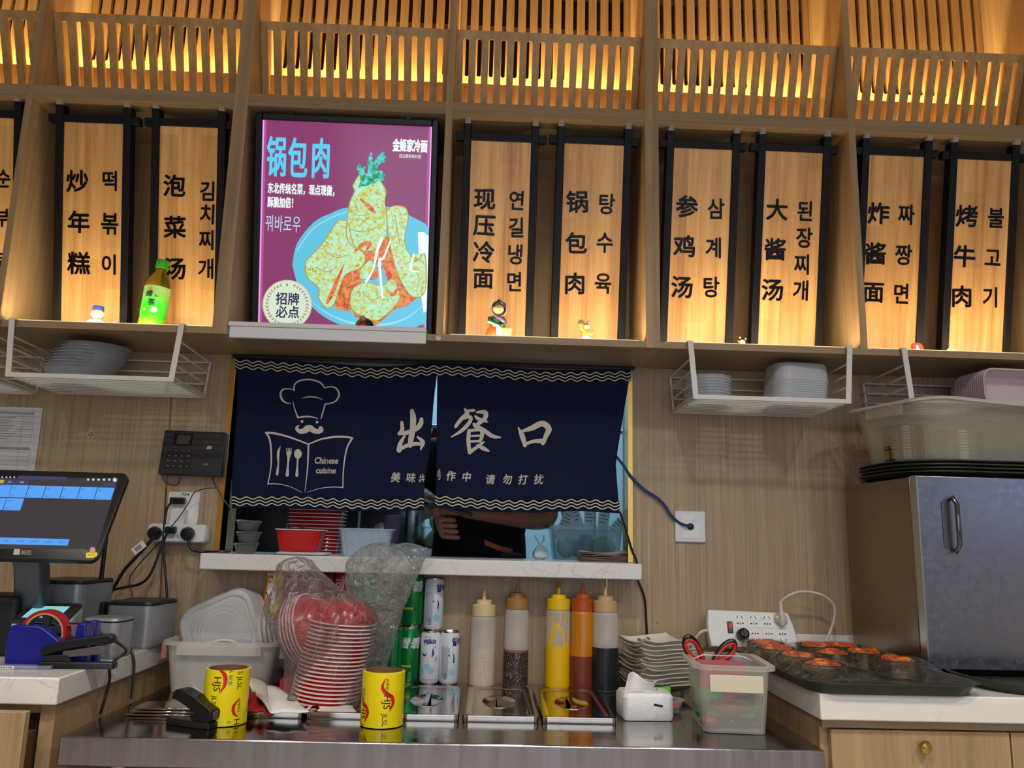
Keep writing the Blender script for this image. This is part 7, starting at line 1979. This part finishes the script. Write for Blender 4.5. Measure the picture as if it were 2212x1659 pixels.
# antenna
a0, a1 = at(214, 1290, y=-0.20), at(216, 1185, y=-0.20)
t = thing('antenna_rod', 'black antenna rod standing behind the till screen', 'antenna', (a0.x, -0.20, ZC+0.001))
hz = a1.z-ZC+0.03
obj('router', B().bx(-0.022, 0.020, -0.014, 0.014, 0, a0.z-ZC-0.012), BLACKM, t, bev=0.002)
obj('rod', B().tube([(0, 0, a0.z-ZC-0.012), (0, 0, a0.z-ZC), (0, 0, hz)], [0.006, 0.0055, 0.0055], 10), BLACK, t)
obj('ferrule', B().lathe([(0.0062, a0.z-ZC-0.014), (0.0062, a0.z-ZC-0.004)], n=12), mat('gold_ferrule', (170, 140, 80), 0.3, 1.0), t)
# dark bag at far left
tag(obj('black_case', B((-1.13, -0.42, ZC+0.001)).bx(-1.25, -1.03, -0.40, -0.28, ZC+0.001, 1.135), BLACKM, bev=0.01), 'black case at the left photo edge beside the till stand', 'case')

# tape dispenser
A = at(15, 1437, z=ZC); Bp = at(187, 1408, z=ZC)
yy0 = -0.515
def dp(x, y): 
    q_ = at(x, y, y=yy0); return (q_.x, q_.z)
t = thing('tape_dispenser', 'blue desk tape dispenser holding a red tape roll', 'tape dispenser', (dp(90, 1420)[0], yy0+0.035, ZC+0.001)); L = t.location
NB = mat('navy_plastic', (18, 26, 132), 0.25)
prof = [dp(x, y) for x, y in ((8, 1437), (10, 1400), (20, 1353), (30, 1350), (84, 1352), (96, 1358), (120, 1378), (140, 1394), (152, 1395), (160, 1378), (166, 1348), (172, 1345), (185, 1346), (187, 1395), (187, 1425), (150, 1430))]
zb = ZC+0.0015
prof = [(x, max(z, zb)) for x, z in prof]
prof[0] = (prof[0][0], zb); prof[-1] = (prof[-1][0], zb); prof[-2] = (prof[-2][0], zb)
obj('body', B(L).prism(prof, yy0, yy0+0.022), NB, t, bev=0.003)
obj('body_side', B(L).prism(prof, yy0+0.048, yy0+0.068), NB, t, bev=0.003)
obj('bridge', B(L).bx(prof[0][0]+0.006, prof[-1][0]-0.006, yy0+0.020, yy0+0.050, zb, zb+0.022), NB, t)
obj('cutter', B(L).bx(dp(166, 1348)[0], dp(185, 1348)[0], yy0+0.021, yy0+0.049, dp(170, 1390)[1], dp(170, 1349)[1]), NB, t, bev=0.002)
cxz = dp(79, 1372); R_ = 0.0485
b = B(L); b.X = Matrix.Translation((cxz[0], yy0+0.046, cxz[1])) @ Matrix.Rotation(math.pi/2, 4, 'X')
b.ring([[Vector((q_*math.cos(a_), q_*math.sin(a_), z)) for a_ in [2*math.pi*j/40 for j in range(40)]] for q_, z in ((R_, 0), (R_, 0.022), (R_-0.006, 0.022), (R_-0.006, 0))], False, False, True)
wt = obj('tape', b, mat('red_tape', (176, 22, 36), 0.3), t)
b = B(L); b.X = Matrix.Translation((cxz[0], yy0+0.046, cxz[1])) @ Matrix.Rotation(math.pi/2, 4, 'X')
b.ring([[Vector((q_*math.cos(a_), q_*math.sin(a_), z)) for a_ in [2*math.pi*j/40 for j in range(40)]] for q_, z in ((R_-0.0062, 0), (R_-0.0062, 0.022), (R_-0.010, 0.022), (R_-0.010, 0))], False, False, True)
obj('core', b, mat('tape_core', (186, 150, 100), 0.7), t)
b = B(L); b.X = Matrix.Translation((cxz[0], yy0+0.044, cxz[1])) @ Matrix.Rotation(math.pi/2, 4, 'X')
b.lathe([(0.016, 0), (0.016, 0.018)], n=20)
for k in range(5):
    a_ = k*2*math.pi/5+0.3
    b.prism([(0.012*math.cos(a_-0.5), 0.012*math.sin(a_-0.5)), (0.0385*math.cos(a_-0.22), 0.0385*math.sin(a_-0.22)), (0.0385*math.cos(a_+0.22), 0.0385*math.sin(a_+0.22)), (0.012*math.cos(a_+0.5), 0.012*math.sin(a_+0.5))], 0.002, 0.016, 'z')
obj('wheel', b, DKTOP, t)
e0, e1 = dp(125, 1356), dp(168, 1354)
obj('tape_end', B(L).bx(cxz[0]+R_-0.004, e1[0], yy0+0.026, yy0+0.044, e1[1]-0.001, e1[1]), clear('pink_tape', (226, 120, 130), 0.5), t)
# stapler and ruler
sp = at(160, 1446, z=ZC)
t = thing('stapler', 'long black stapler on the left counter before the tape dispenser', 'stapler', (sp.x, sp.y+0.014, ZC+0.001), (0, 0, 0.06))
Ls = 0.150
obj('base', B().loft([(Ls, 0.026, 0.004, 0), (Ls, 0.026, 0.004, 0.010), (Ls-0.004, 0.024, 0.004, 0.012)], n=3), BLACK, t)
obj('hinge', B().prism([(-0.062, 0.0125), (-0.012, 0.0125), (-0.018, 0.026), (-0.066, 0.026)], -0.008, 0.008), BLACKM, t, bev=0.001)
obj('magazine', B().prism([(-0.03, 0.020), (0.048, 0.028), (0.052, 0.046), (-0.03, 0.034)], -0.007, 0.007), mat('stapler_steel', (150, 152, 156), 0.25, 1.0), t, bev=0.001)
obj('arm', B().prism(smooth([(-0.072, 0.028), (-0.070, 0.040), (-0.03, 0.054), (0.03, 0.064), (0.062, 0.067), (0.066, 0.050), (0.02, 0.046), (-0.03, 0.036), (-0.066, 0.024), (-0.072, 0.028)], 3)[:-1], -0.013, 0.013), BLACK, t, bev=0.003)
rp = at(50, 1441, z=ZC+0.004)
t = thing('clear_ruler', 'clear plastic ruler with a printed sticker before the tape dispenser', 'ruler', (rp.x-0.02, rp.y+0.004, ZC+0.001), (0, 0, 0.04))
obj('blade', B().bx(-0.075, 0.075, -0.010, 0.010, 0, 0.006), clear('ruler_blue', (160, 170, 206), 0.4), t, bev=0.001)
obj('sticker', B().bx(-0.030, 0.005, -0.0108, -0.0102, 0.0, 0.0058), PAP, t)
b = B()
for k in range(9): b.bx(-0.026+k*0.0032, -0.0245+k*0.0032, -0.0112, -0.0109, 0.0015, 0.0045)
obj('bars', b, TBLK, t)

# ---- things on the left wall
c = at(416, 979, y=-0.032)
t = thing('attendance_machine', 'black fingerprint clock-in machine with keypad on the wall left of the hatch', 'attendance machine', (c.x, -0.001, c.z), (0, math.radians(0.6), 0)); mw, mh = 0.172, 0.124
obj('body', B().prism([(-mh/2, 0.0), (mh/2, 0.0), (mh/2, -0.022), (-mh/2, -0.038)][::-1] if False else [(0.0, -mh/2), (0.0, mh/2), (-0.024, mh/2), (-0.038, -mh/2)], -mw/2, mw/2, 'x'), mat('machine_black', (20, 20, 22), 0.35), t, bev=0.003)
slp = math.atan2(0.014, mh)


def mf(x, y, off=0.0006):
    k = (mh/2-y)/mh; return (x, -0.024-0.014*k-off, y)


b = B(); b.add([mf(-0.058, 0.020), mf(-0.006, 0.020), mf(-0.006, 0.054), mf(-0.058, 0.054)], [(0, 1, 2, 3)]); obj('screen_bezel', b, mat('bezel_black', (12, 12, 13), 0.15), t)
b = B(); b.add([mf(-0.048, 0.024, .001), mf(-0.012, 0.024, .001), mf(-0.012, 0.050, .001), mf(-0.048, 0.050, .001)], [(0, 1, 2, 3)]); obj('screen', b, mat('machine_screen', (70, 64, 62), 0.15), t)
keyt = ['1', '2abc', '3def', 'esc', '4ghi', '5jkl', '6mno', 'MENU', '7pqr', '8tuv', '9wxy', '▲', '⏻', '0', 'OK', '▼']
for k, s in enumerate(keyt):
    x, y = -0.062+(k % 4)*0.0175, 0.006-(k//4)*0.0145
    b = B(); b.add([mf(x-0.0075, y-0.006, .0008), mf(x+0.0075, y-0.006, .0008), mf(x+0.0075, y+0.006, .0008), mf(x-0.0075, y+0.006, .0008)], [(0, 1, 2, 3)])
    kk = obj('key', b, mat('key_black', (16, 16, 17), 0.3), t)
    b = B(); g1 = lambda u, v: mf(u, v, .0014)
    if s[0].isdigit():
        b.text(s[0], 0.006, x-0.002, y, g1, 0, 0, 1, 1, 0, False)
        if len(s) > 1: b.text(s[1:], 0.003, x+0.003, y-0.0008, g1, 0, 0, 1, 1, 0, False)
    elif s in '▲▼': b.poly([(x-0.0013, y-0.001), (x+0.0013, y-0.001), (x, y+0.0015)], g1)
    elif s == '⏻': b.text('C/#', 0.0045, x, y, g1, 0, 0, 1, 1, 0, False)
    else: b.text(s, 0.004, x, y, g1, 0, 0, 1, 1, 0, False)
    obj('key_lettering', b, mat('key_white', (190, 190, 190), 0.5), kk)
b = B(); b.add([mf(0.030, 0.010), mf(0.056, 0.010), mf(0.056, 0.042), mf(0.030, 0.042)], [(0, 1, 2, 3)]); obj('sensor_well', b, mat('well_black', (6, 6, 7), 0.4), t)
b = B(); b.add([mf(0.036, 0.0125, .003), mf(0.050, 0.0125, .003), mf(0.051, 0.022, .001), mf(0.039, 0.022, .001)], [(0, 1, 2, 3)]); obj('sensor', b, mat('sensor_grey', (150, 150, 150), 0.2), t)
b = B(); b.btext(0.00025, 'deli', 0.009, 0.040, -0.029, lambda u, v: mf(u, v, .001), 0, 0, 1.1, 1, 0, False); obj('brand_lettering', b, mat('key_white', (190, 190, 190), 0.5), t)
# paper notice
c0, c1 = at(92, 881, y=-0.002), at(76, 1013, y=-0.002)
nx = (c0.x+c1.x)/2; nw = 0.21; nz = c0.z; nh = 0.29
t = thing('paper_notice', 'white printed form taped to the wall at the left photo edge', 'notice', (nx-nw/2, -0.0012, nz-nh), (0, 0.0, 0))
obj('sheet', B().bx(-nw/2, nw/2, -0.0006, 0, 0, nh), mat('notice_paper', (204, 204, 204), 0.7), t)
b = B(); g1 = lambda x, y: (x, -0.0009, y); X0, X1 = -nw/2+0.012, nw/2-0.021
for z in [nh-0.026-0.0072*k for k in range(11)]+[nh-0.126-0.012*k for k in range(9)]: b.strip([(X0, z), (X1, z)], 0.0006, g1, 1)
for x in (X0, X1, X1-0.030): b.strip([(x, nh-0.020), (x, nh-0.10)], 0.0006, g1, 1); b.strip([(x, nh-0.12), (x, nh-0.222)], 0.0006, g1, 1)
for k in range(9): b.strip([(X1-0.10, nh-0.030-0.0075*k), (X1-0.05-0.008*(k % 3), nh-0.030-0.0075*k)], 0.0014, g1, 1)
obj('table_lines', b, mat('form_ink', (110, 112, 116), 0.7), t)
b = B(); b.bx(X0, X1, -0.0011, -0.0007, nh-0.0205, nh-0.014); b.bx(X0, X1, -0.0011, -0.0007, nh-0.120, nh-0.112); obj('header_bars', b, mat('form_grey', (150, 150, 152), 0.7), t)
# flower sticker
c = at(196, 938, y=-0.0008)
b = B(c)
for k in range(5): a_ = k*1.257+0.3; b.disc((0.006*math.cos(a_), 0.006*math.sin(a_)), 0.0052, lambda x, y: c+Vector((x, 0, y)), 12)
t = obj('flower_sticker', b, mat('faded_sticker', (190, 184, 160), 0.5)); tag(t, 'tiny faded flower sticker on the wall between notice and clock-in machine', 'sticker')
b = B(c); b.disc((0, 0.001), 0.005, lambda x, y: c+Vector((x, -0.0005, y)), 12); obj('centre', b, mat('faded_yellow', (170, 150, 60), 0.5), t)
# left outlet, adapter and plugs
q = at(395, 1098, y=-0.008)
t = thing('wall_outlet', 'white double wall outlet below the clock-in machine', 'outlet', (q.x, -0.0005, q.z))
b = B(); b.X = Matrix.Rotation(math.pi/2, 4, 'X'); b.loft([(0.086, 0.090, 0.006, 0), (0.086, 0.090, 0.006, 0.007), (0.082, 0.086, 0.005, 0.009)], n=3); obj('plate', b, WHITEP, t)
b = B(); b.X = Matrix.Translation((0.022, 0, 0)) @ Matrix.Rotation(math.pi/2, 4, 'X'); b.loft([(0.024, 0.064, 0.003, 0.0091), (0.024, 0.064, 0.003, 0.010)], n=3); obj('rocker', b, MATS['outlet_insert'], t)
b = B(); b.text('754', 0.012, 0.004, 0.038, lambda x, y: (x, -0.0095, y), 0.01, 0, 1.2, 0.8, 0.2, False); obj('pen_mark', b, TBLK, t)
q = at(381, 1152, y=-0.045)
t = thing('socket_adapter', 'white three way socket adapter plugged in the left outlet', 'adapter', (q.x, -0.011, q.z))
aw, ah = 0.156, 0.050
b = B(); b.X = Matrix.Rotation(math.pi/2, 4, 'X'); b.loft([(aw, ah, 0.012, 0), (aw, ah, 0.012, 0.030), (aw-0.008, ah-0.008, 0.012, 0.036)], n=4); obj('bar', b, WHITEP, t)
b = B(); b.X = Matrix.Translation((-0.006, 0, 0.038)) @ Matrix.Rotation(math.pi/2, 4, 'X'); b.loft([(0.040, 0.060, 0.01, 0), (0.040, 0.060, 0.01, 0.026), (0.034, 0.054, 0.01, 0.030)], n=4); obj('neck', b, WHITEP, t)
b = B(); g1 = lambda x, y: (x, -0.0364, y)
b.strip([(-0.010, -0.012), (-0.006, -0.005)], 0.002, g1, 1); b.strip([(0.008, -0.012), (0.004, -0.005)], 0.002, g1, 1); obj('slots', b, HOLE, t)


def plug(label, px, py, y, kind, cordpts, r=0.0034):
    q_ = at(px, py, y=y)
    t = thing('power_plug', label, 'plug', q_)
    if kind == 'round':
        b = B(); b.X = Matrix.Rotation(math.pi/2, 4, 'X'); b.lathe([(0.0175, 0), (0.0185, 0.010), (0.014, 0.022), (0.0, 0.023)], n=20); obj('head', b, BLACK, t)
    else: obj('head', B().bx(-0.020 if kind == 'long' else -0.014, 0.020 if kind == 'long' else 0.014, -0.016, 0.001, -0.009, 0.009), BLACK, t, bev=0.003)
    if cordpts: obj('cord', B().tube([Vector(c_[:3])-q_ for c_ in smooth([tuple(c_) for c_ in cordpts], 6)], r, 8), BLACK, t)
    return t


def wl(pts, y=-0.03): return [at(x, yv, y=y) for x, yv in pts]


plug('flat black plug with a long cord in the top of the left outlet', 386, 1082, -0.012, 'long', wl([(374, 1083), (362, 1096), (357, 1120), (353, 1160), (355, 1210), (359, 1260), (362, 1310)], -0.045)+[at(363, 1330, y=-0.06)])
pq = plug('thick round black plug at the left end of the adapter', 336, 1152, -0.049, 'round', wl([(334, 1158), (322, 1172), (308, 1188), (290, 1208), (268, 1232), (250, 1262), (232, 1292)], -0.075), 0.0048)
tgp = at(300, 1183, y=-0.085)-pq.location
b = B(); b.X = Matrix.Translation(tgp) @ Matrix.Rotation(math.radians(-42), 4, 'Y'); b.bx(-0.018, 0.018, -0.0012, 0.0, -0.010, 0.010); cg = obj('cord_tag', b, PAP, pq)
b = B(); b.X = Matrix.Translation(tgp) @ Matrix.Rotation(math.radians(-42), 4, 'Y')
for k in range(6): b.bx(-0.010+k*0.0032, -0.0085+k*0.0032, -0.0016, -0.0013, -0.006, 0.006)
obj('printed_bars', b, TBLK, cg)
plug('small black plug in the middle of the adapter', 371, 1145, -0.049, 'short', wl([(362, 1150), (352, 1172), (338, 1210), (322, 1245), (300, 1262), (262, 1270), (225, 1280), (203, 1292)], -0.07), 0.0036)
plug('round black plug at the right end of the adapter', 407, 1153, -0.049, 'round', wl([(408, 1162), (409, 1176), (418, 1188), (440, 1192)], -0.06)+[at(470, 1192, y=-0.03), at(498, 1190, y=-0.02)], 0.0042)
cord('thin_cord', 'thin black cord hanging from the adapter to the receipt printer', wl([(358, 1160), (335, 1182), (312, 1206), (290, 1232), (280, 1250), (281, 1266), (287, 1292)], -0.09), 0.0016, BLACK)
cord('thin_cord', 'thin black cord from the clock-in machine down to the adapter', wl([(466, 1054), (440, 1056), (420, 1064), (408, 1085), (392, 1110), (378, 1128), (366, 1142)], -0.055), 0.0014, BLACK)
cord('thin_cord', 'thin black cord from the clock-in machine into the hatch', wl([(459, 1031), (462, 1042), (472, 1060), (482, 1078), (492, 1092)], -0.012)+[at(497, 1104, y=-0.006)], 0.0016, BLACK)
cord('thin_cord', 'short black cord looping under the clock-in machine', wl([(350, 1024), (353, 1036), (362, 1044), (374, 1048), (384, 1046), (389, 1036), (391, 1024)], -0.022), 0.0016, BLACK)
cord('counter_cable', 'thick black cord drooping over the counter edge, left of the other', [at(150, 1348, y=-0.47), at(190, 1352, y=-0.44)]+[at(x, y, y=-0.43) for x, y in ((225, 1372), (260, 1392), (272, 1408))]+[Vector((CL+0.008, -0.44, 1.0)), Vector((CL+0.014, -0.45, 0.97)), Vector((CL+0.016, -0.47, 0.93)), Vector((CL+0.020, -0.49, ZT+0.006))], 0.0032, BLACK)
cord('counter_cable', 'thick black cord drooping over the counter edge nearer the bin', [at(272, 1378, y=-0.30), Vector((CL-0.002, -0.315, ZC+0.007)), Vector((CL+0.008, -0.318, 0.99)), Vector((CL+0.014, -0.325, 0.95)), Vector((CL+0.018, -0.335, ZT+0.006))], 0.0034, BLACK)

# small marks of use
b = B()
for px, py, r in ((1150, 1264, 2), (1198, 1250, 3), (1162, 1290, 2), (1420, 1345, 4), (1470, 1300, 2), (1586, 1275, 2.5), (1622, 1278, 2.5), (1508, 1285, 2), (1685, 1136, 2), (1615, 1086, 2), (985, 1272, 2), (998, 1340, 3), (1090, 1262, 2), (1430, 1240, 2), (1380, 1265, 2)):
    q = at(px, py, y=-0.0006); b.disc((0, 0), r*0.00055, lambda x, y, q=q: q+Vector((x, 0, y)), 8)
wb = [o for o in bpy.data.objects if o.name == 'wall_back'][0]
obj('sauce_stain', b, mat('brown_stain', (96, 62, 34), 0.5), wb, smoothed=False)
q = at(1400, 757, y=-0.235)
b = B((0, 0, 0)); b.prism([(q.x-0.010, -0.243), (q.x+0.004, -0.243), (q.x+0.008, -0.224), (q.x-0.004, -0.224)], ZS0-0.0008, ZS0-0.0002, 'z')
o = [o for o in bpy.data.objects if o.name == 'shelf_cabinet.001'][0]
b.v = [v-o.location for v in b.v]
obj('red_tape_tab', b, mat('red_tab', (170, 66, 50), 0.5), o)
